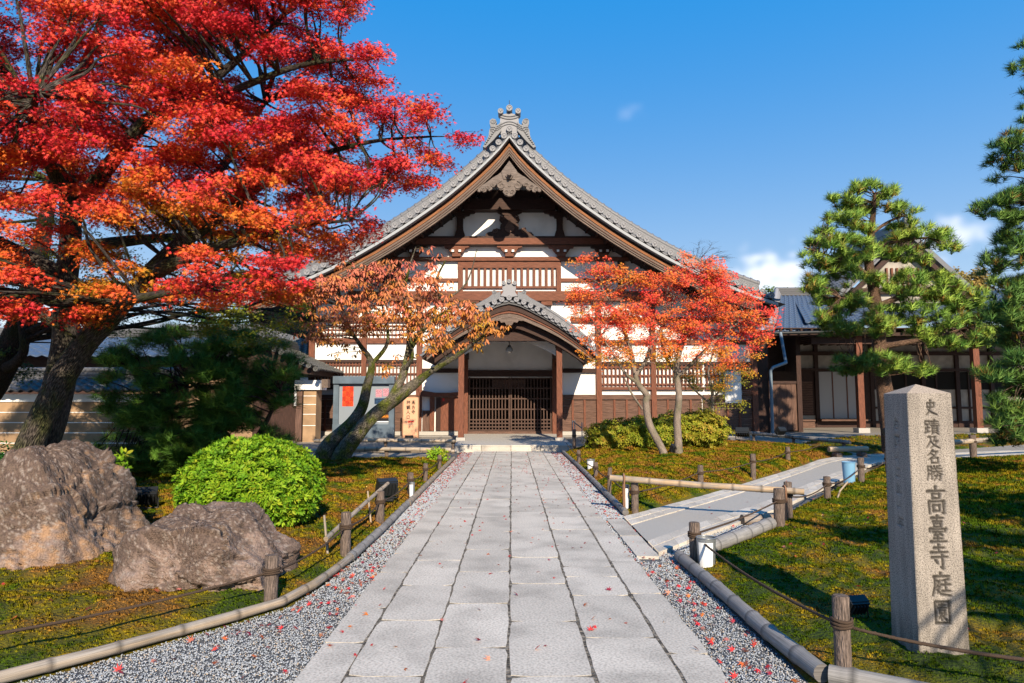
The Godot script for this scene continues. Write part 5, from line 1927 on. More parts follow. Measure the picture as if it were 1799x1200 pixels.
	stake("grey stake on the mound halfway along the side path", V(3.35, 0.02, -12.3), 0.42, 0.05)
	stake("dark stake in shade on the mound beside the side path", V(4.95, 0.02, -14.2), 0.48, 0.055)
	stake("pale stake on the mound near the far bend of the side path", V(6.95, 0.02, -17.4), 0.42, 0.06)
	stake("thick roped stake at the right end of the bamboo barrier", V(3.36, 0, -8.74), 0.47, 0.068)
	stake("stake standing just behind the right end of the barrier", V(3.66, 0, -9.2), 0.5, 0.05)
	stake("stake with rope binding beside the grey bucket", V(1.80, 0, -6.88), 0.37, 0.052)
	stake("large grey stake in the right foreground left of the marker", V(1.855, 0, -3.97), 0.46, 0.046)
	stake("stake with a bent twig on the moss right of the barrier", V(5.0, 0, -11.0), 0.38, 0.055)
	stake("black stake beside the blue bucket", V(6.66, 0, -13.2), 0.5, 0.06)
	stake("stake on the front moss bed left of the pine trunk", V(8.1, 0, -14.9), 0.5, 0.055)
	stake("stake right of the marker carrying the far white rail", V(12.9, 0.1, -19.3), 0.55, 0.09)
	rope("dark rope from the grey bucket to the foreground stake and past the marker", [V(1.80, 0.25, -6.88), V(1.855, 0.305, -3.97), V(3.2, 0.33, -3.25)], 0.06)
	rope("rope from the barrier stake to the stake by the grey bucket", [V(1.80, 0.26, -6.9), V(3.36, 0.33, -8.74)], 0.03)
	rope("rope running behind the front moss bed past the blue bucket", [V(3.66, 0.32, -9.2), V(5.0, 0.27, -11.0), V(6.66, 0.33, -13.2), V(8.1, 0.33, -14.9), V(10.5, 0.35, -17.2)], 0.08)
	rope("rope along the mound beside the side path", [V(1.76, 0.27, -9.95), V(3.35, 0.33, -12.3), V(4.95, 0.34, -14.2), V(6.95, 0.32, -17.4), V(8.9, 0.34, -19.9)], 0.04)
	rope("thin rope along the right edge of the mound up to the hall", [V(1.76, 0.27, -9.95), V(1.66, 0.3, -11.6), V(1.72, 0.22, -14.2), V(1.68, 0.24, -17.4), V(1.7, 0.3, -21.5)], 0.05)
	bamboo("long yellow bamboo pole barring the side path", [V(1.42, 0.475, -10.0), V(2.5, 0.43, -9.55), V(3.80, 0.40, -9.02)], 0.043, Color(0.62, 0.44, 0.27))
	for q in [V(1.60, 0, -9.92), V(3.58, 0, -9.12)]:
		var mb := MB.new()
		var y := 0.47 if q.x < 2 else 0.40
		var pts := []
		var rr := []
		for k in 11:
			var a := PI * k / 10.0
			pts.append(q + V(0, y + 0.01 + 0.055 * sin(a), 0.055 * cos(a)))
			rr.append(0.013)
		pts.push_front(q + V(0, 0.03, 0.055))
		pts.push_back(q + V(0, 0.03, -0.055))
		rr.push_front(0.013)
		rr.push_back(0.013)
		mb.tube(pts, rr, 8, true)
		tag(part("bent_hoop", mb, M.sign_wood), "bent wooden hoop holding the barrier pole at its %s end" % ("left" if q.x < 2 else "right"), "hoop")
	bucket("grey metal bucket with white label in the right foreground", V(1.84, -0.02, -6.62), 0.30, 0.09, M.metal_galv)
	bucket("white cylinder light tied to the left end of the barrier", V(1.66, 0, -10.1), 0.36, 0.05, M.metal_galv)
	bucket("small grey bucket at the mound edge near the hall", V(1.78, 0.02, -15.6), 0.26, 0.09, M.metal_galv)
	bucket("pale blue bucket beside a black stake on the front moss", V(6.45, 0, -13.25), 0.42, 0.12, mat(lin(0.16, 0.33, 0.50), 0.4), false)
	bamboo("thin bent twig stuck in the moss right of the barrier", [V(5.14, 0.0, -11.0), V(5.2, 0.16, -11.0), V(5.34, 0.3, -11.02)], 0.014, straw, "twig", "twig")
	# low benches of bamboo
	var bench := 0
	for q in [[V(9.05, 0.23, -19.7), V(10.25, 0.24, -19.9)], [V(11.6, 0.24, -19.9), V(12.6, 0.25, -20.1)]]:
		bench += 1
		var o := thing("bamboo_barrier", "low pale bamboo pole on two log stubs across the far side path" if bench == 1 else "low bamboo pole on stubs half hidden behind the marker", "barrier", q[0] * V(1, 0, 1))
		var mb := MB.new()
		mb.c = straw * 1.15
		var e: Vector3 = q[1] - q[0]
		mb.tube([V(0, q[0].y, 0), e * 0.5 + V(0, q[0].y, 0), e + V(0, q[0].y, 0)], [0.075, 0.075, 0.075], 10)
		part("pole", mb, M.bamboo, o)
		for t in [0.2, 0.85]:
			mb = MB.new()
			mb.tube([e * t + V(0, 0.06, 0.16), e * t + V(0, 0.06, -0.16)], [0.085, 0.085], 10)
			part("log_stub", mb, M.wood_weathered, o)
	bamboo("long white bamboo rail on the far right behind the marker", [V(11.9, 0.46, -18.9), V(13.2, 0.5, -19.4), V(16.5, 0.6, -20.8)], 0.07, straw * 1.2)
	bamboo("grey bamboo rail along the back edge of the mound", [V(8.3, 0.5, -25.0), V(9.3, 0.42, -23.2), V(10.4, 0.34, -21.2)], 0.06, grey)
	for q in [V(8.6, 0.2, -24.5), V(9.4, 0.15, -23.0), V(10.3, 0.1, -21.4)]:
		stake("short stake under the %s of the grey rail at the back of the mound" % ("far end" if q.x < 9 else ("middle" if q.x < 10 else "near end")), q, 0.3, 0.05, 0.0, "stakes under the back rail")
	# handrail at the right of the porch
	var hr := thing("handrail", "small grey metal handrail at the right of the porch steps", "handrail", V(2.0, 0.18, -22.6))
	var mb := MB.new()
	mb.tube([V(0.0, 0.78, -0.1), V(0.1, 0.72, -0.6), V(0.42, 0.5, -1.2)], [0.022, 0.022, 0.022], 8)
	part("top_rail", mb, M.metal_galv, hr)
	for q in [V(0, 0, -0.1), V(0.12, 0, -0.65), V(0.42, 0, -1.2)]:
		mb = MB.new()
		mb.rod(q, q + V(0, [0.78, 0.7, 0.5][int(q.x * 3.4)], 0), 0.02, 8)
		part("upright", mb, M.metal_galv, hr)
	stake("weathered post in front of the porch handrail", V(1.95, 0.1, -21.6), 0.62, 0.055)
	for q in [["small black spotlight on the moss in front of the twin maples", V(4.15, 0.22, -17.4), 0.26, V(-0.3, 0.6, -1)], ["small black spotlight right of the hedge", V(6.1, 0.24, -20.8), 0.3, V(-0.2, 0.8, -1)], ["big tilted floodlight at the right end of the hedge", V(7.3, 0.3, -23.6), 0.5, V(-1, 0.9, -0.3)],
		["floodlight head lying beside the tilted one", V(7.8, 0.26, -23.3), 0.4, V(0.3, 1.2, -0.6)], ["black spotlight on the rail at the back of the mound", V(9.0, 0.4, -23.0), 0.3, V(-0.3, 0.9, -0.7)], ["black spotlight near the porch handrail", V(2.35, 0.16, -20.6), 0.26, V(-0.3, 0.7, -1)],
		["grey spotlight lying by the porch apron", V(2.75, 0.18, -22.4), 0.32, V(0.5, 0.5, -1)], ["dark spotlight half hidden behind the marker's left foot", V(2.38, 0.06, -4.85), 0.14, V(-0.2, 0.7, -1)], ["dark spotlight in the shade behind the tall boulder", V(-4.9, 0.12, -9.3), 0.26, V(-0.4, 0.8, -1)]]:
		floodlight(q[0], q[1], q[2], q[3])
	# spot on a stake
	var lamp := thing("garden_lamp", "blue grey lamp on a short stake just left of the marker", "garden lamp", V(10.1, 0.1, -18.4))
	mb = MB.new()
	mb.tube([V(0, 0, 0), V(0, 0.55, 0)], [0.06, 0.05], 10)
	part("stake", mb, M.pipe, lamp)
	mb = MB.new()
	mb.tube([V(0, 0.5, 0.08), V(0, 0.62, 0), V(0, 0.72, -0.1)], [0.1, 0.14, 0.16], 12)
	part("lamp_head", mb, M.metal_black, lamp)

# ---------------------------------------------------------------- boulders
func boulder(label: String, at: Vector3, planes: Array, sd: int, bare: float, tan_a: Color) -> void:
	var f := FastNoiseLite.new()
	f.seed = sd
	f.frequency = 1.0
	f.fractal_octaves = 5
	var ridge := FastNoiseLite.new()
	ridge.seed = sd + 9
	ridge.frequency = 1.0
	ridge.fractal_type = FastNoiseLite.FRACTAL_RIDGED
	ridge.fractal_octaves = 4
	var cell := FastNoiseLite.new()
	cell.seed = sd + 4
	cell.noise_type = FastNoiseLite.TYPE_CELLULAR
	cell.cellular_return_type = FastNoiseLite.RETURN_CELL_VALUE
	cell.frequency = 1.0
	cell.fractal_type = FastNoiseLite.FRACTAL_NONE
	cell.domain_warp_enabled = true
	cell.domain_warp_amplitude = 0.25
	cell.domain_warp_frequency = 2.0
	var w := 220
	var h := 150
	var p := PackedVector3Array()
	var cs := PackedColorArray()
	for j in h + 1:
		for i in w + 1:
			var a := TAU * i / w
			var b := PI * 0.995 * j / h + 0.004
			var d := V(cos(a) * sin(b), cos(b), sin(a) * sin(b))
			var s := 0.0
			for q in planes:
				var c: float = d.dot((q[0] as Vector3).normalized()) / q[1]
				if c > 0:
					s += pow(c, 34)
			var r := pow(s, -1.0 / 34.0)
			var pos := d * r
			var big := f.get_noise_3dv(pos * 1.5) * 0.11
			var mid := f.get_noise_3dv(pos * 4.5 + V(9, 3, 1)) * 0.022
			var crack := pow(maxf(0.0, ridge.get_noise_3dv(pos * V(1.3, 2.6, 1.3) + V(3, 0, 7))), 7.0) * -0.11
			var fine := f.get_noise_3dv(pos * 21.0) * 0.009
			var plate := cell.get_noise_3dv(pos * V(2.2, 3.4, 2.2)) * 0.035 + cell.get_noise_3dv(pos * 6.5 + V(4, 8, 1)) * 0.006
			pos += d * (big + mid + crack + fine + plate)
			p.append(pos)
			# warm tan where it is scraped bare low down, dark lichen crust above
			var n1 := f.get_noise_3dv(pos * V(1.9, 1.2, 1.9) + V(20, 5, 2))
			var n2 := f.get_noise_3dv(pos * 8.0 + V(4, 25, 2))
			var n3 := f.get_noise_3dv(pos * 26.0)
			var crust := clampf(0.5 + n1 * 1.5 + n2 * 0.5 + (pos.y - bare) * 1.0, 0.0, 1.0)
			var tan_ := tan_a.lerp(Color(0.34, 0.25, 0.215), clampf(0.5 + n2 * 2.0, 0, 1))
			var dark := Color(0.145, 0.10, 0.08).lerp(Color(0.245, 0.17, 0.132), clampf(0.5 + n3 * 1.5, 0, 1))
			var c2 := tan_.lerp(dark, smoothstep(0.25, 0.7, crust))
			if n3 > 0.28:
				c2 = c2.lerp(Color(0.55, 0.48, 0.43), 0.5)
			if crack < -0.022:
				c2 = c2 * 0.6
			cs.append(c2 * 0.82)
	var mb := MB.new()
	mb.grid(p, w + 1, h + 1, cs)
	for k in p.size():
		if mb.n[k].dot(p[k]) < 0:
			mb.n[k] = -mb.n[k]
	for j in h + 1:
		# close the seam
		var a := j * (w + 1)
		var m := (mb.n[a] + mb.n[a + w]).normalized()
		mb.n[a] = m
		mb.n[a + w] = m
	var o := part("boulder", mb, M.rock)
	o.position = at
	tag(o, label, "boulder")

func build_boulders() -> void:
	boulder("tall pointed brown boulder leaning left, the taller of two on the moss", V(-4.5, 0.08, -6.65), [[V(-0.1, 1, 0.1), 1.16], [V(0.8, 1, 0.1), 0.83], [V(1, 0.5, 0.1), 0.66], [V(-1.0, 1, 0), 0.80], [V(-1, 0.35, 0.1), 0.70], [V(0.15, 0.5, 1), 0.70], [V(0.75, 0.2, 0.9), 0.80], [V(-0.7, 0.25, 0.9), 0.78], [V(0, 0, -1), 0.7], [V(0, -1, 0), 0.4]], 71, 0.26, Color(0.50, 0.30, 0.175))
	boulder("low broad grey brown boulder behind the rope, flat on top", V(-2.62, 0.05, -5.9), [[V(0.05, 1, 0.1), 0.55], [V(-0.75, 1, 0), 0.61], [V(-1, 0.3, 0), 0.63], [V(0.9, 0.7, 0.1), 0.55], [V(1, 0.1, 0.1), 0.61], [V(0, 0.22, 1), 0.44], [V(0.7, 0.1, 0.8), 0.55], [V(-0.6, 0.1, 0.8), 0.53], [V(0, 0, -1), 0.51], [V(0, -1, 0), 0.37]], 83, 0.02, Color(0.36, 0.25, 0.20))

# ---------------------------------------------------------------- leaves and trees
func maple_spray(leaves: int, spread: float, sd: int, size := 0.04) -> ArrayMesh:
	# a flat spray of palmate leaves
	var r := RandomNumberGenerator.new()
	r.seed = sd
	var mb := MB.new()
	var ang := [-115.0, -96.0, -78.0, -58.0, -38.0, -19.0, 0.0, 19.0, 38.0, 58.0, 78.0, 96.0, 115.0]
	var len_ := [0.4, 0.2, 0.72, 0.3, 0.95, 0.36, 1.1, 0.36, 0.95, 0.3, 0.72, 0.2, 0.4]
	for k in leaves:
		var a := TAU * k / leaves + r.randf_range(-0.5, 0.5)
		var d := spread * sqrt(r.randf_range(0.05, 1.0))
		var c := V(cos(a) * d, r.randf_range(-0.25, 0.25) * spread, sin(a) * d)
		var b := Basis.from_euler(V(r.randf_range(-0.75, 0.75), r.randf_range(0, TAU), r.randf_range(-0.75, 0.75)))
		var s := size * r.randf_range(0.75, 1.25)
		var g := r.randf_range(0.72, 1.25)
		mb.c = Color(g, g * r.randf_range(0.75, 1.3), g)
		var i := mb.v.size()
		mb.v.append(c)
		var up := b.y
		mb.n.append(up)
		mb.cl.append(mb.c)
		mb.uv.append(Vector2.ZERO)
		for m in 13:
			var t := deg_to_rad(ang[m])
			var l: float = len_[m] * s
			mb.v.append(c + b * V(sin(t) * l, -l * l / s * 0.22, cos(t) * l))
			mb.n.append(up)
			mb.cl.append(mb.c)
			mb.uv.append(Vector2.ZERO)
		for m in 12:
			mb.ix.append_array([i, i + m + 1, i + m + 2])
	return mb.mesh()

func leaf_spray(leaves: int, spread: float, sd: int, len_: float, wid: float, hang: float, lift := 0.0) -> ArrayMesh:
	# pointed oval leaves; hang 1 droops, lift 1 stands up like a rosette
	var r := RandomNumberGenerator.new()
	r.seed = sd
	var mb := MB.new()
	for k in leaves:
		var a := TAU * k / leaves + r.randf_range(-0.5, 0.5)
		var d := spread * r.randf_range(0.0, 1.0)
		var c := V(cos(a) * d, r.randf_range(-0.4, 0.4) * spread, sin(a) * d)
		var dir := V(cos(a), -hang * r.randf_range(0.6, 1.6) + lift * r.randf_range(0.4, 1.4), sin(a)).normalized()
		var side := dir.cross(V(r.randf_range(-0.5, 0.5), 1, r.randf_range(-0.5, 0.5))).normalized()
		var up := side.cross(dir).normalized()
		if up.y < 0:
			up = -up
		var s := r.randf_range(0.75, 1.2)
		var l := len_ * s
		var w := wid * s
		var g := r.randf_range(0.72, 1.25)
		mb.c = Color(g, g * r.randf_range(0.85, 1.18), g)
		var q := [c, c + dir * l * 0.35 + side * w - up * w * 0.15, c + dir * l * 0.72 + side * w * 0.75 - up * l * 0.06, c + dir * l - up * l * 0.16, c + dir * l * 0.72 - side * w * 0.75 - up * l * 0.06, c + dir * l * 0.35 - side * w - up * w * 0.15]
		for t in 4:
			mb.tri(q[0], q[t + 1], q[t + 2], up)
	return mb.mesh()

func needle_tuft(n: int, sd: int, len_: float, wid: float, open: float) -> ArrayMesh:
	# needles fanning out round +y
	var r := RandomNumberGenerator.new()
	r.seed = sd
	var mb := MB.new()
	for k in n:
		var a := r.randf() * TAU
		var e := open * sqrt(r.randf_range(0.02, 1.0))
		var dir := V(cos(a) * sin(e), cos(e), sin(a) * sin(e))
		var st := V(0, r.randf_range(-0.45, 0.1) * len_, 0)
		var side := dir.cross(V(sin(a * 3), 0.3, cos(a * 5))).normalized() * wid
		var l := len_ * r.randf_range(0.75, 1.1)
		var g := r.randf_range(0.65, 1.35)
		mb.c = Color(g, g, g)
		mb.tri(st - side, st + side, st + dir * l, V(cos(a) * 0.7, 0.75, sin(a) * 0.7))
	return mb.mesh()

func branch_mb(mb: MB, p: Array, sides := 9, lump := 0.06) -> Array:
	# p: Vector4 points; returns the smoothed points
	var s := spline(p, 6)
	mb.tube(s[0], s[1], sides, true, lump)
	var out := []
	for k in s[0].size():
		out.append(Vector4(s[0][k].x, s[0][k].y, s[0][k].z, s[1][k]))
	return out

func tint_bark(mb: MB, base: Color, moss: Color, amount: float, sd: float) -> void:
	for k in mb.v.size():
		var q := mb.v[k]
		var a := hn.get_noise_3d(q.x * 3.0 + sd, q.y * 3.0, q.z * 3.0)
		var b := hn.get_noise_3d(q.x * 13.0, q.y * 13.0 + sd, q.z * 13.0)
		var t := clampf(0.35 + a * 1.8 + b * 0.9, 0, 1) * amount
		mb.cl[k] = base.lerp(moss, smoothstep(0.35, 0.75, t)) * (1.0 + b * 0.45)

# lobes: [centre, radii, pads, pad radius]; returns list of [centre, radius]
func make_pads(lobes: Array, flat: float) -> Array:
	var out := []
	for l in lobes:
		for k in l[2]:
			var d := inside_ball()
			d = d.normalized() * pow(d.length(), 0.55)
			out.append([l[0] + d * l[1], l[3] * rf(0.7, 1.3)])
	return out

func limbs_to_pads(mb: MB, limb: Array, pads: Array, r0: float, twigs: int, reach := 0.9, low := 0.35) -> void:
	for pd in pads:
		var c: Vector3 = pd[0]
		var best: Vector4 = limb[0]
		var bd := 1e9
		for q in limb:
			var dv := V(q.x, q.y, q.z) - c
			var dd := dv.length() + maxf(0.0, dv.y) * low * 2.0
			if dd < bd:
				bd = dd
				best = q
		var a := V(best.x, best.y, best.z)
		var l := a.distance_to(c)
		if l < 0.05:
			continue
		var ra := minf(r0 * (0.5 + 0.22 * l), best.w * 0.8)
		var m1 := a.lerp(c, 0.35) + V(rf(-0.1, 0.1), 0.02 + rf(-0.04, 0.08), rf(-0.1, 0.1)) * l
		var m2 := a.lerp(c, 0.7) + V(rf(-0.08, 0.08), rf(0.0, 0.1), rf(-0.08, 0.08)) * l
		branch_mb(mb, [Vector4(a.x, a.y, a.z, ra), Vector4(m1.x, m1.y, m1.z, ra * 0.7), Vector4(m2.x, m2.y, m2.z, ra * 0.45), Vector4(c.x, c.y, c.z, ra * 0.22)], 5, 0.0)
		for k in twigs:
			var t := rf(0.0, TAU)
			var e: Vector3 = c + V(cos(t), rf(-0.15, 0.25), sin(t)) * pd[1] * reach * rf(0.6, 1.0)
			var s := m2.lerp(c, rf(0.1, 1.0))
			var h := s.lerp(e, 0.5) + V(0, 0.05 * pd[1], 0)
			mb.tube([s, h, e], [maxf(ra * 0.26, 0.004), maxf(ra * 0.16, 0.003), 0.002], 4, false)

func leaf_pads(pads: Array, per: int, flat: float, droop: float, tilt: float, pal, xf: Array, cs: PackedColorArray, sc := 1.0) -> PackedColorArray:
	for pd in pads:
		var c: Vector3 = pd[0]
		var r: float = pd[1]
		var own := rf(-0.25, 0.25)
		var lean := V(rf(-0.3, 0.3), rf(0, TAU), rf(-0.3, 0.3))
		var pb := Basis.from_euler(lean)
		var cnt := int(per * (r * r) / 0.36)
		for k in cnt:
			var a := rf(0, TAU)
			var d := sqrt(rf(0.0, 1.0))
			# ragged outline: five fingers
			d *= 0.72 + 0.28 * sin(a * 5.0 + c.x * 7.0)
			var p := c + pb * V(cos(a) * d * r, rf(-1, 1) * r * flat - d * d * r * droop, sin(a) * d * r)
			var b := Basis(V(1, 0, 0), rf(0.0, 1.0)) * Basis(V(0, 0, 1), rf(-tilt, tilt)) * Basis(Vector3.UP, rf(0, TAU)) * Basis().scaled(Vector3.ONE * sc * rf(0.85, 1.15))
			xf.append(Transform3D(b, p))
			cs.append((pal as Callable).call(p, own + rf(-0.16, 0.16)))
	return cs

func ramp(t: float, cols: Array) -> Color:
	t = clampf(t, 0.0, 0.9999) * (cols.size() - 1)
	return (cols[int(t)] as Color).lerp(cols[int(t) + 1], t - int(t))

func build_big_maple() -> void:
	rng.seed = 601
	var o := thing("maple_tree", "huge old maple with crimson leaves spreading over the left side", "maple tree")
	var mb := MB.new()
	var limb := []
	# upright trunk, leaning trunk, their great limbs
	limb.append_array(branch_mb(mb, [Vector4(-6.64, -0.10, -9.28, 0.269), Vector4(-6.40, 0.79, -9.28, 0.230), Vector4(-6.20, 1.59, -9.32, 0.198), Vector4(-6.14, 2.39, -9.36, 0.173), Vector4(-6.18, 3.19, -9.36, 0.147), Vector4(-6.16, 3.99, -9.36, 0.128), Vector4(-6.22, 4.79, -9.28, 0.109), Vector4(-6.20, 5.43, -9.28, 0.096), Vector4(-6.08, 6.39, -9.36, 0.064), Vector4(-5.84, 7.67, -9.52, 0.032)], 14))
	limb.append_array(branch_mb(mb, [Vector4(-6.48, -0.10, -8.92, 0.160), Vector4(-6.28, 0.87, -8.92, 0.174), Vector4(-6.00, 1.59, -8.92, 0.158), Vector4(-5.64, 2.23, -8.88, 0.149), Vector4(-5.20, 2.67, -8.80, 0.133), Vector4(-4.72, 3.19, -8.72, 0.107), Vector4(-4.28, 3.63, -8.72, 0.092), Vector4(-3.84, 3.95, -8.72, 0.077), Vector4(-3.28, 4.39, -8.72, 0.056), Vector4(-2.64, 4.71, -8.64, 0.041), Vector4(-1.84, 4.91, -8.56, 0.026), Vector4(-1.04, 4.95, -8.48, 0.013)], 14))
	var more := [
		[Vector4(-6.18, 4.07, -9.36, 0.128), Vector4(-5.60, 4.79, -9.20, 0.104), Vector4(-4.96, 5.35, -8.96, 0.088), Vector4(-4.24, 5.67, -8.80, 0.072), Vector4(-3.44, 6.31, -8.72, 0.040), Vector4(-2.72, 7.03, -8.64, 0.024)],
		[Vector4(-4.96, 5.35, -8.96, 0.080), Vector4(-4.32, 5.39, -8.64, 0.064), Vector4(-3.60, 5.51, -8.40, 0.048), Vector4(-2.64, 5.83, -8.32, 0.032), Vector4(-1.76, 5.91, -8.32, 0.016)],
		[Vector4(-6.20, 5.03, -9.28, 0.112), Vector4(-6.56, 5.59, -8.96, 0.080), Vector4(-6.88, 6.23, -8.64, 0.056), Vector4(-7.36, 7.03, -8.16, 0.032)],
		[Vector4(-6.18, 3.03, -9.36, 0.112), Vector4(-6.64, 3.43, -8.80, 0.080), Vector4(-7.12, 3.75, -8.16, 0.056), Vector4(-7.44, 3.91, -7.52, 0.032)],
		[Vector4(-4.72, 3.19, -8.72, 0.104), Vector4(-4.00, 3.31, -8.24, 0.080), Vector4(-3.20, 3.43, -7.84, 0.056), Vector4(-2.40, 3.55, -7.60, 0.032), Vector4(-1.84, 3.59, -7.52, 0.016)],
		[Vector4(-5.36, 2.59, -8.80, 0.088), Vector4(-4.80, 2.71, -8.16, 0.064), Vector4(-4.16, 2.75, -7.68, 0.048), Vector4(-3.36, 2.83, -7.44, 0.024)],
		[Vector4(-6.16, 4.23, -9.36, 0.104), Vector4(-5.84, 4.55, -8.40, 0.080), Vector4(-5.52, 4.79, -7.60, 0.056), Vector4(-4.96, 4.79, -6.88, 0.032)],
		[Vector4(-4.28, 3.63, -8.72, 0.096), Vector4(-4.16, 4.31, -8.96, 0.072), Vector4(-3.92, 5.03, -9.28, 0.056), Vector4(-3.60, 5.91, -9.60, 0.032)],
		[Vector4(-6.16, 3.67, -9.36, 0.104), Vector4(-5.60, 3.99, -10.08, 0.080), Vector4(-4.80, 4.23, -10.72, 0.056), Vector4(-3.84, 4.39, -11.04, 0.032)]]
	more.append([Vector4(-6.17, 3.3, -9.36, 0.1), Vector4(-7.5, 3.95, -9.3, 0.08), Vector4(-9.0, 4.6, -9.2, 0.05), Vector4(-10.4, 5.3, -9.2, 0.02)])
	more.append([Vector4(-6.17, 2.6, -9.36, 0.09), Vector4(-7.6, 3.2, -9.7, 0.07), Vector4(-9.2, 3.6, -10.0, 0.045), Vector4(-10.8, 3.9, -10.2, 0.02)])
	for m in more:
		limb.append_array(branch_mb(mb, m, 9))
	var pads := make_pads([[V(-5.92, 6.15, -8.72), V(2.56, 1.68, 2.32), 112, 0.42], [V(-3.68, 5.59, -8.56), V(2.08, 1.44, 1.84), 98, 0.36], [V(-2.64, 6.95, -8.56), V(1.00, 1.04, 1.28), 30, 0.29], [V(-1.84, 4.75, -8.40), V(1.40, 0.58, 1.04), 42, 0.26], [V(-2.88, 3.91, -8.16), V(1.52, 0.52, 1.52), 52, 0.29], [V(-4.00, 4.55, -8.80), V(1.76, 0.80, 1.60), 38, 0.32],
		[V(-3.52, 2.99, -7.92), V(1.40, 0.30, 1.20), 38, 0.26], [V(-6.24, 3.59, -7.68), V(1.92, 0.48, 1.36), 42, 0.32], [V(-5.84, 2.79, -7.84), V(1.60, 0.24, 1.20), 32, 0.27], [V(-5.04, 4.55, -7.12), V(1.36, 0.40, 0.72), 28, 0.29], [V(-4.48, 7.67, -8.80), V(2.40, 0.96, 1.76), 42, 0.37], [V(-7.36, 5.51, -8.00), V(1.44, 1.92, 1.44), 35, 0.35], [V(-9.6, 5.4, -9.2), V(1.9, 1.5, 1.8), 44, 0.5], [V(-10.4, 3.9, -10.2), V(1.6, 0.7, 1.2), 26, 0.5]], 0.2)
	# the old limbs stay open to view: few sprays grow on their outer side
	var kept := []
	for pd in pads:
		var c: Vector3 = pd[0]
		var block := false
		for q in limb:
			if q.w > 0.085 and q.y > 2.3 and c.z > q.z and Vector2(c.x, c.y).distance_to(Vector2(q.x, q.y) * (c.z / q.z) + Vector2(0, 1.55 * (1.0 - c.z / q.z))) < pd[1] * 0.55:
				block = true
		if not block or rng.randf() < 0.35:
			kept.append(pd)
	pads = kept
	limbs_to_pads(mb, limb, pads, 0.035, 4)
	tint_bark(mb, Color(0.165, 0.135, 0.118), Color(0.12, 0.125, 0.045), 0.9, 3.0)
	part("trunk", mb, M.bark, o)
	var cols := [Color(0.16, 0.19, 0.02), Color(0.46, 0.24, 0.02), Color(0.70, 0.20, 0.025), Color(0.72, 0.10, 0.03), Color(0.70, 0.048, 0.042), Color(0.50, 0.018, 0.032)]
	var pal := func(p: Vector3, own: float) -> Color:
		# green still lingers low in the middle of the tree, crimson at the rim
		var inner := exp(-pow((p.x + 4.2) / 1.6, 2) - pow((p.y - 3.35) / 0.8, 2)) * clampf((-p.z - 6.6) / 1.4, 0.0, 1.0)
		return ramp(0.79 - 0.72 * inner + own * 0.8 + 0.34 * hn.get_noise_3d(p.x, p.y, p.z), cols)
	for k in 2:
		var xf := []
		var cs := PackedColorArray()
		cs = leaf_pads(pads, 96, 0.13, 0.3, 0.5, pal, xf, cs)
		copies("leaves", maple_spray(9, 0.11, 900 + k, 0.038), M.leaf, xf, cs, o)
	# sparser green leaves in the hollow under the crown
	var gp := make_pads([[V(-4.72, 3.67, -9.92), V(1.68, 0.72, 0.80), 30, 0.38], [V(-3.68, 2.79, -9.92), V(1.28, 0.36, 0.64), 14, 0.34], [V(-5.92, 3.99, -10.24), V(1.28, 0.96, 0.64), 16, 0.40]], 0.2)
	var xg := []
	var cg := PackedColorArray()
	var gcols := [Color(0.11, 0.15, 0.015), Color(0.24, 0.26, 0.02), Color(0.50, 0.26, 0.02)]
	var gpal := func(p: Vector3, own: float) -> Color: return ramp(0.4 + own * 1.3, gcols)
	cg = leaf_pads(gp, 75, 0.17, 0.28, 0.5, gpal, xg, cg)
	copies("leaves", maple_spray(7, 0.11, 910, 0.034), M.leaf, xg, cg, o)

	# darker trees at the left edge
	var d := thing("tree", "dark trunked tree at the left edge with green and orange leaves in shade", "tree")
	mb = MB.new()
	limb = branch_mb(mb, [Vector4(-11.6, -0.1, -13.2, 0.5), Vector4(-10.9, 0.8, -13.2, 0.36), Vector4(-10.1, 1.9, -13.2, 0.3), Vector4(-9.6, 2.9, -13.2, 0.25), Vector4(-9.3, 4.2, -13.2, 0.18), Vector4(-9.2, 6.0, -13.3, 0.1)], 12)
	limb.append_array(branch_mb(mb, [Vector4(-9.9, 2.2, -13.2, 0.12), Vector4(-9.4, 2.3, -12.9, 0.1), Vector4(-9.1, 2.6, -12.7, 0.08), Vector4(-9.2, 3.4, -12.6, 0.05)], 8))
	pads = make_pads([[V(-10.3, 3.4, -13.6), V(2.0, 1.4, 1.2), 42, 0.5], [V(-10.8, 5.6, -14.0), V(2.5, 1.6, 1.5), 24, 0.65], [V(-8.2, 3.5, -14.6), V(1.5, 0.55, 0.8), 22, 0.42], [V(-5.8, 3.4, -15.0), V(1.6, 0.35, 0.7), 16, 0.4]], 0.2)
	limbs_to_pads(mb, limb, pads, 0.03, 3)
	tint_bark(mb, Color(0.085, 0.06, 0.05), Color(0.06, 0.065, 0.02), 0.7, 13.0)
	part("trunk", mb, M.bark, d)
	var dcols := [Color(0.05, 0.09, 0.015), Color(0.11, 0.15, 0.02), Color(0.32, 0.17, 0.02), Color(0.5, 0.11, 0.03)]
	var dpal := func(p: Vector3, own: float) -> Color: return ramp(0.22 + own * 1.2 + (p.y - 4.0) * 0.12, dcols)
	var x2 := []
	var c2 := PackedColorArray()
	c2 = leaf_pads(pads, 32, 0.2, 0.25, 0.6, dpal, x2, c2)
	copies("leaves", maple_spray(8, 0.13, 920, 0.042), M.leaf, x2, c2, d)

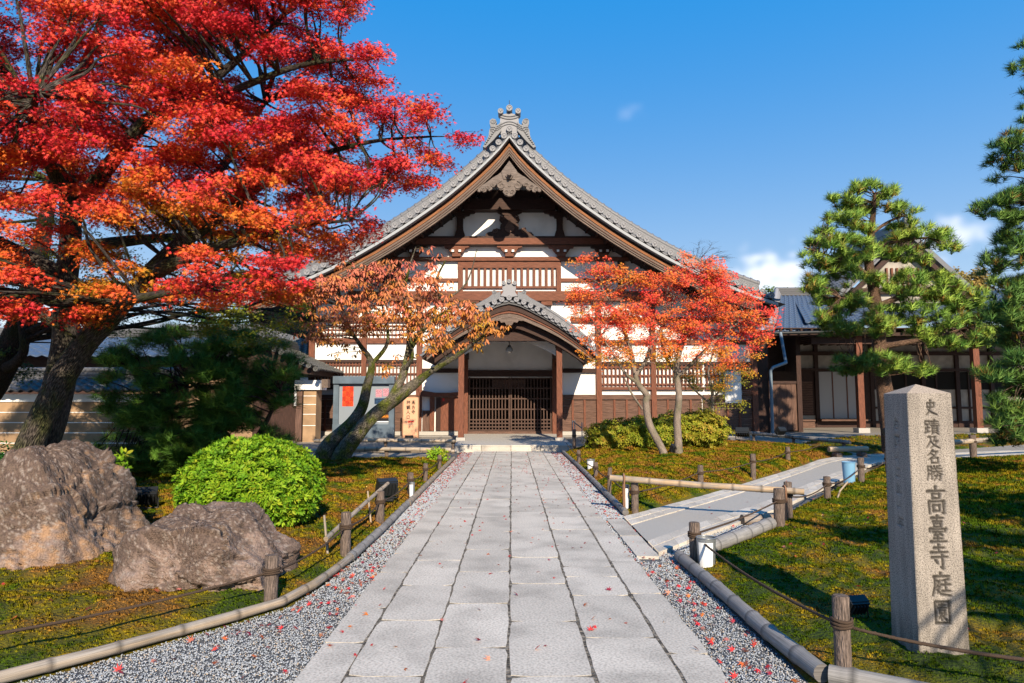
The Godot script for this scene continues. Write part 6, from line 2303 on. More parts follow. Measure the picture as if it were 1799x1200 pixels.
func build_leaning_tree() -> void:
	rng.seed = 602
	var o := thing("cherry_tree", "leaning mossy tree with two trunks and drooping orange leaves before the hall", "tree")
	var mb := MB.new()
	var limb := []
	var z := -17.4
	limb.append_array(branch_mb(mb, [Vector4(-4.85, -0.12, z, 0.211), Vector4(-4.75, 0.15, z, 0.226), Vector4(-4.55, 0.55, z, 0.198), Vector4(-4.1, 1.0, z - 0.1, 0.181), Vector4(-3.85, 1.4, z - 0.15, 0.147), Vector4(-3.75, 1.9, z - 0.2, 0.113), Vector4(-3.62, 2.55, z - 0.2, 0.083), Vector4(-3.95, 3.05, z - 0.3, 0.058), Vector4(-4.25, 3.5, z - 0.4, 0.039), Vector4(-4.5, 4.1, z - 0.4, 0.024)], 12, 0.12))
	limb.append_array(branch_mb(mb, [Vector4(-4.35, -0.12, z + 0.15, 0.203), Vector4(-4.28, 0.15, z + 0.15, 0.215), Vector4(-4.05, 0.55, z + 0.15, 0.198), Vector4(-3.65, 1.05, z + 0.15, 0.186), Vector4(-3.15, 1.5, z + 0.15, 0.169), Vector4(-2.6, 1.9, z + 0.2, 0.136), Vector4(-2.1, 2.3, z + 0.25, 0.087), Vector4(-1.5, 2.65, z + 0.3, 0.063), Vector4(-1.0, 3.0, z + 0.4, 0.044), Vector4(-0.5, 3.4, z + 0.4, 0.020)], 12, 0.12))
	for m in [
		[Vector4(-3.1, 1.55, z + 0.15, 0.11), Vector4(-2.8, 2.2, z, 0.1), Vector4(-2.65, 2.9, z - 0.1, 0.09), Vector4(-2.55, 3.5, z - 0.1, 0.07), Vector4(-1.9, 4.1, z - 0.1, 0.045), Vector4(-1.95, 4.7, z, 0.035), Vector4(-1.7, 5.2, z + 0.1, 0.02)],
		[Vector4(-2.65, 2.9, z - 0.1, 0.08), Vector4(-2.2, 3.45, z + 0.2, 0.06), Vector4(-1.6, 3.85, z + 0.4, 0.045), Vector4(-0.9, 4.05, z + 0.5, 0.02)],
		[Vector4(-2.55, 3.5, z - 0.1, 0.06), Vector4(-2.8, 4.3, z - 0.2, 0.045), Vector4(-2.7, 5.0, z - 0.2, 0.03), Vector4(-2.5, 5.6, z - 0.1, 0.015)],
		[Vector4(-3.62, 2.55, z - 0.2, 0.06), Vector4(-3.2, 3.1, z - 0.1, 0.045), Vector4(-3.3, 3.9, z, 0.03), Vector4(-3.5, 4.8, z, 0.015)],
		[Vector4(-1.9, 4.1, z - 0.1, 0.03), Vector4(-1.2, 4.6, z, 0.02), Vector4(-0.9, 5.5, z + 0.1, 0.01)],
		[Vector4(-2.75, 2.4, z, 0.06), Vector4(-2.5, 2.7, z + 0.3, 0.045), Vector4(-2.55, 3.2, z + 0.4, 0.03)]]:
		limb.append_array(branch_mb(mb, m, 8, 0.08))
	var pads := make_pads([[V(-4.3, 4.0, z), V(1.2, 0.9, 0.8), 42, 0.42], [V(-3.0, 4.3, z), V(1.3, 0.9, 0.9), 44, 0.42], [V(-1.4, 3.55, z + 0.4), V(1.25, 0.62, 0.8), 46, 0.4], [V(-3.2, 5.3, z), V(1.5, 0.5, 0.6), 14, 0.34], [V(-4.6, 3.1, z), V(0.6, 0.4, 0.5), 7, 0.3], [V(-2.9, 2.6, z), V(0.5, 0.4, 0.4), 5, 0.26]], 0.3)
	limbs_to_pads(mb, limb, pads, 0.022, 4)
	tint_bark(mb, Color(0.42, 0.36, 0.28), Color(0.24, 0.27, 0.04), 1.3, 23.0)
	part("trunk", mb, M.bark, o)
	var cols := [Color(0.30, 0.21, 0.02), Color(0.52, 0.22, 0.035), Color(0.56, 0.19, 0.085), Color(0.58, 0.165, 0.11), Color(0.52, 0.11, 0.09)]
	var pal := func(p: Vector3, own: float) -> Color: return ramp(0.45 + (p.y - 3.9) * 0.16 + own * 0.8, cols)
	for k in 2:
		var xf := []
		var cs := PackedColorArray()
		cs = leaf_pads(pads, 9, 0.34, 0.5, 0.35, pal, xf, cs)
		copies("leaves", leaf_spray(6, 0.07, 930 + k, 0.13, 0.022, 0.9), M.leaf, xf, cs, o)

func build_twin_maples() -> void:
	rng.seed = 603
	var cols := [Color(0.24, 0.24, 0.02), Color(0.60, 0.30, 0.03), Color(0.78, 0.22, 0.035), Color(0.80, 0.13, 0.05), Color(0.78, 0.07, 0.05), Color(0.62, 0.03, 0.04)]
	var z := -17.4
	var g := 0.2
	for which in 3:
		var o := thing("maple_tree", ["slender maple with curved pale trunk, nearer the porch, orange red leaves", "straight trunked maple right of the curved one, scarlet leaves", "thin small maple at the right corner of the hall, red over green"][which], "maple tree", Vector3.ZERO, "young maples before the hall")
		var mb := MB.new()
		var limb := []
		var trunks := []
		var lobes := []
		if which == 0:
			trunks = [[Vector4(3.88, 0.1, z, 0.12), Vector4(3.78, 0.4, z, 0.095), Vector4(3.48, 1.0, z, 0.088), Vector4(3.40, 1.55, z, 0.085), Vector4(3.42, 1.75, z, 0.085), Vector4(3.2, 2.05, z, 0.07), Vector4(3.12, 2.4, z, 0.06), Vector4(3.0, 3.0, z, 0.05), Vector4(2.75, 3.7, z, 0.035), Vector4(2.3, 4.5, z + 0.1, 0.015)],
				[Vector4(3.15, 2.25, z, 0.06), Vector4(3.4, 2.6, z, 0.05), Vector4(3.6, 3.1, z, 0.045), Vector4(3.95, 3.6, z - 0.1, 0.03), Vector4(4.2, 4.3, z - 0.1, 0.015)], [Vector4(3.2, 2.05, z, 0.045), Vector4(2.85, 2.3, z + 0.2, 0.035), Vector4(2.5, 2.8, z + 0.4, 0.025), Vector4(2.0, 3.6, z + 0.4, 0.012)], [Vector4(3.3, 1.4, z, 0.03), Vector4(3.0, 1.8, z + 0.2, 0.025), Vector4(2.8, 2.2, z + 0.3, 0.015)]]
			lobes = [[V(2.6, 4.2, z), V(1.15, 0.95, 0.9), 66, 0.32], [V(3.3, 3.2, z + 0.1), V(1.1, 0.8, 0.8), 51, 0.30], [V(2.2, 5.0, z + 0.1), V(0.7, 0.4, 0.5), 14, 0.24], [V(2.3, 3.3, z + 0.3), V(0.75, 0.8, 0.5), 27, 0.24], [V(2.1, 4.0, z + 0.2), V(0.6, 0.8, 0.4), 15, 0.22]]
		elif which == 1:
			trunks = [[Vector4(4.2, 0.1, z + 0.05, 0.12), Vector4(4.2, 0.5, z, 0.1), Vector4(4.18, 1.1, z, 0.09), Vector4(4.24, 1.7, z, 0.085), Vector4(4.2, 2.3, z, 0.075), Vector4(4.3, 2.9, z, 0.06), Vector4(4.6, 3.6, z, 0.045), Vector4(4.9, 4.4, z, 0.03), Vector4(5.2, 5.4, z, 0.012)],
				[Vector4(4.2, 2.2, z, 0.055), Vector4(4.6, 2.6, z + 0.2, 0.045), Vector4(5.2, 3.2, z + 0.3, 0.035), Vector4(5.9, 3.7, z + 0.3, 0.015)], [Vector4(4.2, 2.3, z, 0.05), Vector4(3.95, 2.8, z - 0.2, 0.04), Vector4(3.9, 3.6, z - 0.3, 0.03), Vector4(4.1, 4.6, z - 0.3, 0.012)]]
			lobes = [[V(4.6, 4.2, z), V(1.15, 0.95, 0.9), 75, 0.34], [V(5.5, 3.9, z + 0.2), V(1.1, 0.75, 0.8), 54, 0.32], [V(4.7, 3.1, z + 0.2), V(1.0, 0.55, 0.7), 33, 0.29], [V(5.0, 5.1, z), V(0.75, 0.45, 0.5), 16, 0.26], [V(6.2, 3.35, z + 0.3), V(0.7, 0.35, 0.5), 14, 0.24]]
		else:
			z = -20.5
			trunks = [[Vector4(5.95, 0.15, z, 0.07), Vector4(5.95, 0.9, z, 0.06), Vector4(6.0, 1.8, z, 0.05), Vector4(5.9, 2.5, z, 0.035), Vector4(6.1, 3.2, z, 0.015)], [Vector4(6.0, 1.5, z, 0.03), Vector4(5.5, 1.9, z, 0.025), Vector4(5.2, 2.3, z, 0.012)], [Vector4(6.0, 1.7, z, 0.03), Vector4(6.4, 2.1, z, 0.02), Vector4(6.7, 2.6, z, 0.012)]]
			lobes = [[V(6.4, 2.4, z), V(0.8, 0.5, 0.6), 24, 0.26], [V(5.6, 2.2, z), V(0.7, 0.4, 0.5), 18, 0.24], [V(6.6, 3.1, z), V(0.9, 0.4, 0.6), 20, 0.27], [V(6.2, 1.5, z), V(0.7, 0.3, 0.5), 12, 0.22]]
		for t in trunks:
			limb.append_array(branch_mb(mb, t, 10, 0.05))
		var pads := make_pads(lobes, 0.2)
		limbs_to_pads(mb, limb, pads, 0.02, 4)
		tint_bark(mb, Color(0.36, 0.29, 0.24), Color(0.24, 0.21, 0.15), 0.9, 33.0 + which)
		part("trunk", mb, M.bark_smooth, o)
		var pal := func(p: Vector3, own: float) -> Color:
			var low := clampf((3.0 - p.y) * 0.62, -0.12, 0.75)
			return ramp(0.5 - low + own * 0.95 + (p.x - 4.2) * 0.025, cols)
		var xf := []
		var cs := PackedColorArray()
		cs = leaf_pads(pads, 52 if which != 1 else 38, 0.3, 0.25, 0.5, pal, xf, cs)
		copies("leaves", maple_spray(8, 0.12, 940 + which, 0.046), M.leaf, xf, cs, o)

func pine(called: String, label: String, trunk: Array, lobes: Array, base: Color, tip: Color, brown: float, per: int, tl: float, sd: int, bark := Color(0.20, 0.13, 0.095), up := 1.0, wid := 0.0045) -> void:
	rng.seed = sd
	var o := thing(called, label, "pine tree" if called == "pine_tree" else "pine shrub")
	var mb := MB.new()
	var limb := []
	for t in trunk:
		limb.append_array(branch_mb(mb, t, 12, 0.07))
	var pads := make_pads(lobes, 0.3)
	limbs_to_pads(mb, limb, pads, 0.028, 6, 0.95, 0.1)
	tint_bark(mb, bark, bark * 0.55, 0.8, float(sd))
	part("trunk", mb, M.bark, o)
	var xf := []
	var cs := PackedColorArray()
	for pd in pads:
		var c: Vector3 = pd[0]
		var r: float = pd[1]
		var own := rf(-0.2, 0.2)
		for k in int(per * r * r / 0.25):
			var a := rf(0, TAU)
			var d := sqrt(rf(0.0, 1.0)) * (0.75 + 0.25 * sin(a * 4 + c.x * 5))
			var p := c + V(cos(a) * d * r, rf(-0.18, 0.22) * r - d * d * r * 0.2, sin(a) * d * r)
			var dir := V(cos(a) * d * 0.9 + rf(-0.4, 0.4), up * rf(0.5, 1.1), sin(a) * d * 0.9 + rf(-0.4, 0.4)).normalized()
			var x := dir.cross(V(0.3, 0.1, 0.9)).normalized()
			var b := Basis(x, dir, x.cross(dir)).rotated(dir, rf(0, TAU)) * Basis().scaled(Vector3.ONE * rf(0.8, 1.15))
			xf.append(Transform3D(b, p))
			var col := base.lerp(tip, clampf(0.5 + own + rf(-0.35, 0.35), 0, 1))
			if rng.randf() < brown:
				col = col.lerp(Color(0.30, 0.15, 0.03), rf(0.5, 0.95))
			cs.append(col)
	copies("needles", needle_tuft(44, sd + 5, tl, wid, 1.25), M.needle, xf, cs, o)

func build_pines() -> void:
	var z := -21.6
	pine("pine_tree", "tall red barked pine with layered green and gold needles right of the hall", [
		[Vector4(12.0, 0.1, z, 0.4), Vector4(11.85, 0.9, z, 0.27), Vector4(11.75, 2.0, z, 0.25), Vector4(11.65, 3.2, z, 0.21), Vector4(11.7, 4.2, z, 0.18), Vector4(11.55, 5.2, z, 0.16), Vector4(11.45, 6.2, z, 0.14), Vector4(11.6, 7.2, z, 0.10), Vector4(11.75, 8.3, z, 0.05)],
		[Vector4(11.65, 3.3, z, 0.1), Vector4(12.4, 3.45, z + 0.3, 0.08), Vector4(13.2, 3.6, z + 0.4, 0.06), Vector4(14.2, 3.9, z + 0.4, 0.03)],
		[Vector4(11.6, 4.6, z, 0.1), Vector4(12.6, 5.0, z + 0.3, 0.07), Vector4(13.6, 5.2, z + 0.4, 0.05), Vector4(14.6, 5.1, z + 0.3, 0.02)],
		[Vector4(11.5, 5.5, z, 0.09), Vector4(10.8, 5.9, z + 0.3, 0.06), Vector4(10.0, 6.2, z + 0.3, 0.04), Vector4(9.3, 6.5, z + 0.2, 0.02)],
		[Vector4(11.6, 4.4, z, 0.09), Vector4(11.0, 4.7, z + 0.4, 0.06), Vector4(10.2, 4.8, z + 0.6, 0.03)],
		[Vector4(11.7, 2.6, z, 0.07), Vector4(11.2, 2.75, z + 0.5, 0.05), Vector4(10.4, 2.85, z + 0.8, 0.02)],
		[Vector4(11.5, 6.4, z, 0.08), Vector4(12.3, 6.7, z + 0.2, 0.05), Vector4(13.3, 6.8, z + 0.2, 0.03)],
		[Vector4(11.6, 7.0, z, 0.06), Vector4(12.2, 7.4, z, 0.04), Vector4(12.8, 7.6, z + 0.1, 0.02)]],
		[[V(11.55, 8.15, z), V(1.15, 0.47, 0.8), 32, 0.29], [V(10.7, 7.2, z), V(0.85, 0.47, 0.8), 21, 0.29], [V(12.5, 7.55, z), V(0.5, 0.41, 0.6), 13, 0.24], [V(10.4, 6.35, z + 0.1), V(1.25, 0.54, 0.9), 46, 0.30], [V(13.0, 6.6, z + 0.1), V(1.15, 0.61, 0.9), 42, 0.30], [V(10.5, 5.2, z + 0.2), V(1.3, 0.61, 1.0), 49, 0.30], [V(12.9, 5.3, z + 0.2), V(1.2, 0.47, 0.9), 32, 0.30], [V(14.1, 4.85, z + 0.3), V(0.95, 0.41, 0.7), 23, 0.29], [V(10.7, 4.1, z + 0.4), V(1.2, 0.61, 0.9), 42, 0.29], [V(13.9, 3.85, z + 0.4), V(1.35, 0.61, 0.9), 46, 0.30], [V(12.6, 4.4, z + 0.2), V(0.8, 0.41, 0.7), 17, 0.27], [V(11.0, 2.75, z + 0.6), V(1.35, 0.30, 0.6), 34, 0.27], [V(12.6, 2.55, z + 0.4), V(0.5, 0.20, 0.4), 8, 0.23]],
		Color(0.13, 0.30, 0.055), Color(0.40, 0.54, 0.08), 0.12, 24, 0.25, 611, Color(0.42, 0.25, 0.17), 1.0, 0.0062)
	z = -15.0
	pine("pine_tree", "dark pine reaching in from the right edge of the garden", [
		[Vector4(12.30, -0.1, z, 0.25), Vector4(12.10, 2.0, z, 0.21), Vector4(11.90, 4.0, z, 0.15), Vector4(11.65, 6.0, z, 0.09), Vector4(11.80, 7.6, z, 0.05), Vector4(12.00, 9.2, z, 0.02)],
		[Vector4(12.00, 2.2, z, 0.08), Vector4(11.30, 2.2, z + 0.6, 0.06), Vector4(10.50, 2.0, z + 1.0, 0.03)],
		[Vector4(12.10, 1.5, z, 0.07), Vector4(11.20, 1.2, z + 1.2, 0.05), Vector4(10.30, 1.0, z + 2.0, 0.02)]],
		[[V(11.85, 8.6, z), V(0.4, 1.22, 0.5), 23, 0.22], [V(11.50, 7.0, z), V(0.55, 0.81, 0.6), 30, 0.23], [V(11.05, 5.9, z), V(0.6, 0.41, 0.6), 25, 0.23], [V(11.70, 5.6, z), V(0.7, 0.81, 0.8), 38, 0.26], [V(11.30, 4.6, z), V(0.65, 0.54, 0.7), 28, 0.24], [V(12.00, 4.0, z + 0.2), V(0.9, 0.68, 0.8), 34, 0.29], [V(11.20, 3.2, z + 0.5), V(0.9, 0.68, 0.7), 42, 0.29], [V(12.10, 2.5, z + 0.4), V(1.3, 0.94, 0.8), 49, 0.31], [V(11.20, 1.4, z + 1.0), V(0.9, 0.47, 0.7), 30, 0.29], [V(11.15, 3.4, z + 0.4), V(0.8, 0.8, 0.7), 34, 0.3], [V(10.55, 2.0, z + 0.8), V(0.7, 0.7, 0.6), 30, 0.3], [V(10.25, 1.1, z + 1.2), V(0.6, 0.4, 0.5), 18, 0.3]],
		Color(0.06, 0.17, 0.04), Color(0.2, 0.32, 0.055), 0.05, 36, 0.2, 612, Color(0.3, 0.2, 0.15), 1.0, 0.005)
	z = -13.6
	pine("pine_shrub", "dark dense long needled pine shrub behind the clipped bush", [
		[Vector4(-5.2, -0.1, z, 0.1), Vector4(-5.4, 0.6, z, 0.08), Vector4(-5.9, 1.2, z, 0.06), Vector4(-6.3, 1.9, z, 0.03)],
		[Vector4(-5.3, 0.4, z, 0.07), Vector4(-4.9, 1.1, z, 0.05), Vector4(-4.6, 1.8, z, 0.02)],
		[Vector4(-8.6, 1.35, z - 1, 0.05), Vector4(-7.4, 1.6, z - 0.5, 0.04), Vector4(-6.2, 1.95, z, 0.02)]],
		[[V(-6.5, 1.95, z), V(1.6, 1.22, 0.9), 106, 0.29], [V(-5.35, 2.0, z), V(1.05, 1.01, 0.8), 61, 0.29], [V(-6.9, 0.95, z + 0.2), V(1.2, 0.68, 0.8), 53, 0.27], [V(-5.2, 0.9, z), V(0.9, 0.68, 0.7), 34, 0.27], [V(-7.4, 0.4, z + 0.3), V(0.6, 0.27, 0.5), 11, 0.23], [V(-6.0, 0.95, z + 0.7), V(0.7, 0.34, 0.4), 15, 0.24]],
		Color(0.07, 0.20, 0.03), Color(0.20, 0.38, 0.045), 0.02, 36, 0.24, 613, Color(0.16, 0.10, 0.08), 0.8, 0.0032)
	# a pine standing outside the picture, behind the camera on the right: it shades the front moss
	pine("pine_tree", "old pine just outside the garden entrance whose shade falls on the front moss", [
		[Vector4(6.2, -0.1, 1.2, 0.28), Vector4(6.0, 2.0, 1.2, 0.22), Vector4(5.8, 4.0, 1.1, 0.16), Vector4(5.6, 6.0, 1.0, 0.07)],
		[Vector4(5.9, 2.9, 1.1, 0.1), Vector4(4.9, 3.2, 0.8, 0.06), Vector4(3.9, 3.3, 0.6, 0.03)], [Vector4(5.8, 3.8, 1.1, 0.1), Vector4(6.8, 4.2, 0.4, 0.06), Vector4(7.8, 4.5, -0.4, 0.03)]],
		[[V(5.7, 3.0, -0.6), V(1.3, 0.15, 0.3), 13, 0.42], [V(3.9, 3.0, 1.95), V(1.3, 0.12, 0.10), 10, 0.34], [V(6.6, 4.6, 0.2), V(1.2, 0.2, 0.45), 14, 0.42], [V(8.2, 4.6, -1.6), V(1.4, 0.3, 0.5), 14, 0.42], [V(8.9, 3.3, -3.0), V(1.5, 0.25, 0.4), 10, 0.42], [V(6.4, 3.0, 1.4), V(1.3, 0.12, 0.2), 14, 0.4], [V(9.3, 5.2, -1.5), V(1.6, 0.4, 0.9), 26, 0.45], [V(6.9, 3.0, -1.6), V(1.2, 0.15, 0.3), 14, 0.42], [V(6.4, 3.6, 1.9), V(1.2, 0.12, 0.12), 10, 0.36]],
		Color(0.05, 0.09, 0.018), Color(0.12, 0.16, 0.03), 0.05, 50, 0.16, 614)

func leafy_bush(called: String, label: String, cat: String, c: Vector3, r: Vector3, n: int, spray: ArrayMesh, pal, rough: float, group := "", shell := 0.14) -> void:
	var o := thing(called, label, cat, Vector3.ZERO, group)
	# stems
	var mb := MB.new()
	for k in 14:
		var d := inside_ball()
		d.y = absf(d.y)
		var e := c + d * r * 0.9
		var s := V(c.x + rf(-0.15, 0.15) * r.x, c.y - r.y - 0.05, c.z + rf(-0.15, 0.15) * r.z)
		mb.tube([s, s.lerp(e, 0.5) + V(d.x * 0.1, 0, d.z * 0.1), e], [0.022, 0.015, 0.006], 5, false)
	tint_bark(mb, Color(0.12, 0.085, 0.06), Color(0.09, 0.07, 0.04), 0.5, c.x)
	part("stems", mb, M.bark, o)
	var xf := []
	var cs := PackedColorArray()
	while xf.size() < n:
		var d := inside_ball().normalized()
		if d.y < -0.75:
			continue
		var inn := rng.randf()
		var lump := 1.0 + rough * hn.get_noise_3d(d.x * 2.2 + c.x, d.y * 2.2, d.z * 2.2 + c.z) + rough * 0.5 * hn.get_noise_3d(d.x * 6.0 + c.x, d.y * 6.0, d.z * 6.0)
		# flattened below
		var p := c + d * r * lump * (1.0 - shell * inn * inn * 2.0)
		var dir := (d / r).normalized().lerp(Vector3.UP, 0.25) + V(rf(-0.4, 0.4), rf(-0.4, 0.4), rf(-0.4, 0.4))
		dir = dir.normalized()
		var x := dir.cross(V(0.3, 0.2, 0.9)).normalized()
		var b := Basis(x, dir, x.cross(dir)).rotated(dir, rf(0, TAU)) * Basis().scaled(Vector3.ONE * rf(0.75, 1.2))
		xf.append(Transform3D(b, p))
		cs.append((pal as Callable).call(p, rf(-1, 1)))
	copies("leaves", spray, M.leaf, xf, cs, o)

func build_bushes() -> void:
	rng.seed = 604
	var bright := [Color(0.055, 0.15, 0.008), Color(0.14, 0.30, 0.012), Color(0.27, 0.42, 0.02), Color(0.42, 0.40, 0.03)]
	leafy_bush("clipped_bush", "bright green bush clipped into a ball behind the low boulder", "bush", V(-3.14, 0.53, -8.35), V(0.82, 0.60, 0.80), 8200, leaf_spray(7, 0.012, 950, 0.056, 0.0095, 0.0, 0.75), func(p: Vector3, w: float) -> Color: return ramp(0.46 + 0.32 * w + 0.3 * hn.get_noise_3d(p.x * 3, p.y * 3, p.z * 3), bright), 0.10, "", 0.2)
	# azalea hedge behind the twin maples
	var az := [Color(0.10, 0.14, 0.012), Color(0.19, 0.24, 0.018), Color(0.34, 0.31, 0.028), Color(0.40, 0.22, 0.04)]
	var k := 0
	for q in [[V(3.0, 0.56, -20.4), V(0.72, 0.42, 0.6), "orange tinged azalea at the left end of the hedge"], [V(4.05, 0.62, -20.3), V(0.95, 0.46, 0.7), "yellow green azalea in the middle of the hedge behind the curved trunk"], [V(5.35, 0.70, -20.6), V(1.05, 0.56, 0.8), "large golden azalea at the right end of the hedge"]]:
		var kk := k
		leafy_bush("azalea_bush", q[2], "bush", q[0], q[1], [1900, 2600, 3400][k], leaf_spray(7, 0.03, 960 + k, 0.085, 0.018, 0.0, 0.5), func(p: Vector3, w: float) -> Color: return ramp([0.6, 0.4, 0.6][kk] + 0.25 * w + 0.3 * hn.get_noise_3d(p.x * 2, p.y * 2, p.z * 2), az), 0.5, "azalea hedge before the hall", 0.22)
		k += 1
	var dk := [Color(0.015, 0.06, 0.012), Color(0.03, 0.12, 0.02), Color(0.07, 0.2, 0.03)]
	leafy_bush("low_shrub", "dark green leafy shrub at the left edge behind the tall boulder", "bush", V(-6.75, 0.5, -9.2), V(0.9, 0.42, 0.8), 1500, leaf_spray(7, 0.05, 970, 0.11, 0.018, 0.2, 0.5), func(p: Vector3, w: float) -> Color: return ramp(0.45 + 0.4 * w, dk), 0.3, "", 0.3)
	leafy_bush("small_plant", "small bright green plant peeping over the tall boulder", "plant", V(-4.85, 0.72, -8.3), V(0.26, 0.3, 0.22), 34, leaf_spray(7, 0.03, 971, 0.10, 0.018, 0.0, 0.6), func(p: Vector3, w: float) -> Color: return ramp(0.6 + 0.4 * w, bright), 0.3, "", 0.4)
	leafy_bush("small_plant", "tiny yellow green plant at the far end of the left moss", "plant", V(-1.95, 0.2, -17.9), V(0.28, 0.2, 0.2), 80, leaf_spray(6, 0.03, 972, 0.09, 0.016, 0.0, 0.4), func(p: Vector3, w: float) -> Color: return ramp(0.7 + 0.3 * w, bright), 0.3, "", 0.4)
	# trees far behind
	var far := [Color(0.025, 0.055, 0.012), Color(0.06, 0.11, 0.02), Color(0.11, 0.16, 0.03)]
	for q in [["green broadleaf tree between the gate roof and the hall", V(-11.5, 5.6, -36), V(2.2, 2.4, 2.0), 2600, far, 0.0], ["dark green tree behind the grey roofed house", V(-17, 5.0, -42), V(4.0, 2.4, 3.0), 2600, far, -0.1], ["olive autumn tree behind the annex roof", V(29.0, 8.3, -44), V(2.2, 1.9, 2.0), 1500, [Color(0.16, 0.13, 0.04), Color(0.30, 0.20, 0.05), Color(0.22, 0.18, 0.06)], 0.1], ["green pine crown between hall roof and annex", V(17.0, 7.8, -44), V(2.6, 1.0, 2.0), 1600, far, 0.25]]:
		var pl: Array = q[4]
		var sh: float = q[5]
		var c: Vector3 = q[1]
		var o := thing("background_tree", q[0], "tree", Vector3.ZERO, "trees behind the buildings")
		var mb := MB.new()
		var limb := branch_mb(mb, [Vector4(c.x, 0, c.z, 0.3), Vector4(c.x + 0.2, c.y * 0.5, c.z, 0.22), Vector4(c.x, c.y, c.z, 0.12), Vector4(c.x, c.y + q[2].y * 0.6, c.z, 0.05)], 8)
		var pads := make_pads([[c, q[2], 46, 0.7]], 0.3)
		limbs_to_pads(mb, limb, pads, 0.04, 3)
		tint_bark(mb, Color(0.14, 0.11, 0.09), Color(0.1, 0.09, 0.06), 0.5, c.x)
		part("trunk", mb, M.bark, o)
		var xf := []
		var cs := PackedColorArray()
		cs = leaf_pads(pads, int(q[3] / 60.0), 0.4, 0.3, 0.8, func(p: Vector3, own: float) -> Color: return ramp(0.5 + own * 1.4 + sh, pl), xf, cs)
		copies("crown", leaf_spray(9, 0.16, 980, 0.17, 0.05, 0.3, 0.2), M.leaf, xf, cs, o)
	# bare twigs over the right slope of the roof
	var o := thing("bare_tree", "leafless grey tree showing above the right slope of the hall roof", "tree")
	var mb := MB.new()
	var limb := branch_mb(mb, [Vector4(12.6, 0, -44, 0.3), Vector4(12.4, 5, -44, 0.22), Vector4(12.3, 9, -44, 0.12), Vector4(12.2, 10.6, -44, 0.05)], 8)
	var pads := make_pads([[V(12.2, 10.6, -44), V(2.0, 1.6, 1.5), 34, 0.6]], 0.3)
	limbs_to_pads(mb, limb, pads, 0.03, 8, 1.1)
	tint_bark(mb, Color(0.20, 0.17, 0.16), Color(0.16, 0.13, 0.12), 0.5, 2.0)
	part("trunk", mb, M.bark, o)

func build_fallen_leaves() -> void:
	rng.seed = 605
	# curled single leaves, a few shapes
	var shapes := []
	for k in 4:
		shapes.append(maple_spray(1, 0.0, 990 + k, 0.04))
	var cols := [Color(0.50, 0.03, 0.03), Color(0.55, 0.06, 0.04), Color(0.55, 0.16, 0.03), Color(0.36, 0.10, 0.06), Color(0.30, 0.02, 0.04), Color(0.50, 0.22, 0.14)]
	var mats := []
	for c in cols:
		var m := mat(c.linear_to_srgb(), 0.7, true)
		m.backlight_enabled = true
		m.backlight = Color(0.3, 0.3, 0.3)
		mats.append(m)
	var spots := []
	while spots.size() < 4200:
		var z := -2.9 - pow(rng.randf(), 0.62) * 19.0
		var q := rng.randf()
		var x := 0.0
		var where := 0
		if q < 0.20:
			x = rf(-1.2, 1.2)
		elif q < 0.56:
			x = -rf(1.2, left_edge(z) + 0.02)
			where = 1
		elif q < 0.78 and z < -9.8:
			x = rf(1.22, 1.58)
			where = 2
		elif q < 0.85:
			x = rf(1.22, 1.64)
			where = 2
		elif q < 0.93:
			x = -left_edge(z) - rf(0.1, 3.0)
			where = 3
		else:
			x = rf(1.9, 5.5)
			where = 4
		# the paved middle keeps few leaves near the camera
		if where == 0 and rng.randf() < 0.45:
			continue
		if absf(x) > -z * 0.78:
			continue
		var y := 0.008
		if where == 1 or where == 2:
			y = -0.005
		if where == 3:
			y = moss_height(signed_distance(poly_left, Vector2(x, z)), Vector2(x, z), BANK_L) + 0.025
		if where == 4:
			var p := Vector2(x, z)
			var sf := signed_distance(poly_front, p)
			var sm := signed_distance(poly_mound, p)
			if sf > 0.1:
				y = moss_height(sf, p, BANK_F) + 0.025
			elif sm > 0.1:
				y = moss_height(sm, p, BANK_M) + 0.03
			else:
				y = 0.015
		spots.append([V(x, y, z), where])
	spots.sort_custom(func(a, b): return a[0].z > b[0].z)
	var xf := []
	var cs := PackedColorArray()
	var tones := ["crimson", "bright red", "orange", "brown", "dark red", "pale orange"]
	var places := ["on the grey paving slabs", "on the gravel strip left of the path", "on the gravel strip right of the path", "on the moss left of the path", "on the moss right of the path"]
	for k in spots.size():
		var b := Basis.from_euler(V(rf(-0.35, 0.35), rf(0, TAU), rf(-0.35, 0.35))).scaled(Vector3.ONE * rf(0.65, 1.0))
		var at: Vector3 = spots[k][0]
		if k < 300:
			var o := MeshInstance3D.new()
			o.mesh = shapes[rng.randi() % 4]
			var tone := rng.randi() % 6
			o.material_override = mats[tone]
			o.name = numbered("fallen_leaf")
			o.transform = Transform3D(b, at)
			add_child(o)
			var lies: String = "%s fallen maple leaf %s, %s" % [tones[tone], places[spots[k][1]], "in the foreground" if at.z > -6.0 else "past the boulders"]
			tag(o, lies, "leaf", lies.replace("leaf", "leaves"))
		else:
			xf.append(Transform3D(b, at))
			cs.append(cols[rng.randi() % 6])
	var m := mat(Color.WHITE, 0.7, true)
	tag(copies("fallen_leaves", shapes[0], m, xf, cs), "small red maple leaves scattered farther along both edges of the path", "leaves")

const BANK_L := Vector2(0.13, 0.7)
const BANK_F := Vector2(0.05, 0.5)
const BANK_M := Vector2(0.23, 0.45)
const BANK_B := Vector2(0.12, 0.5)

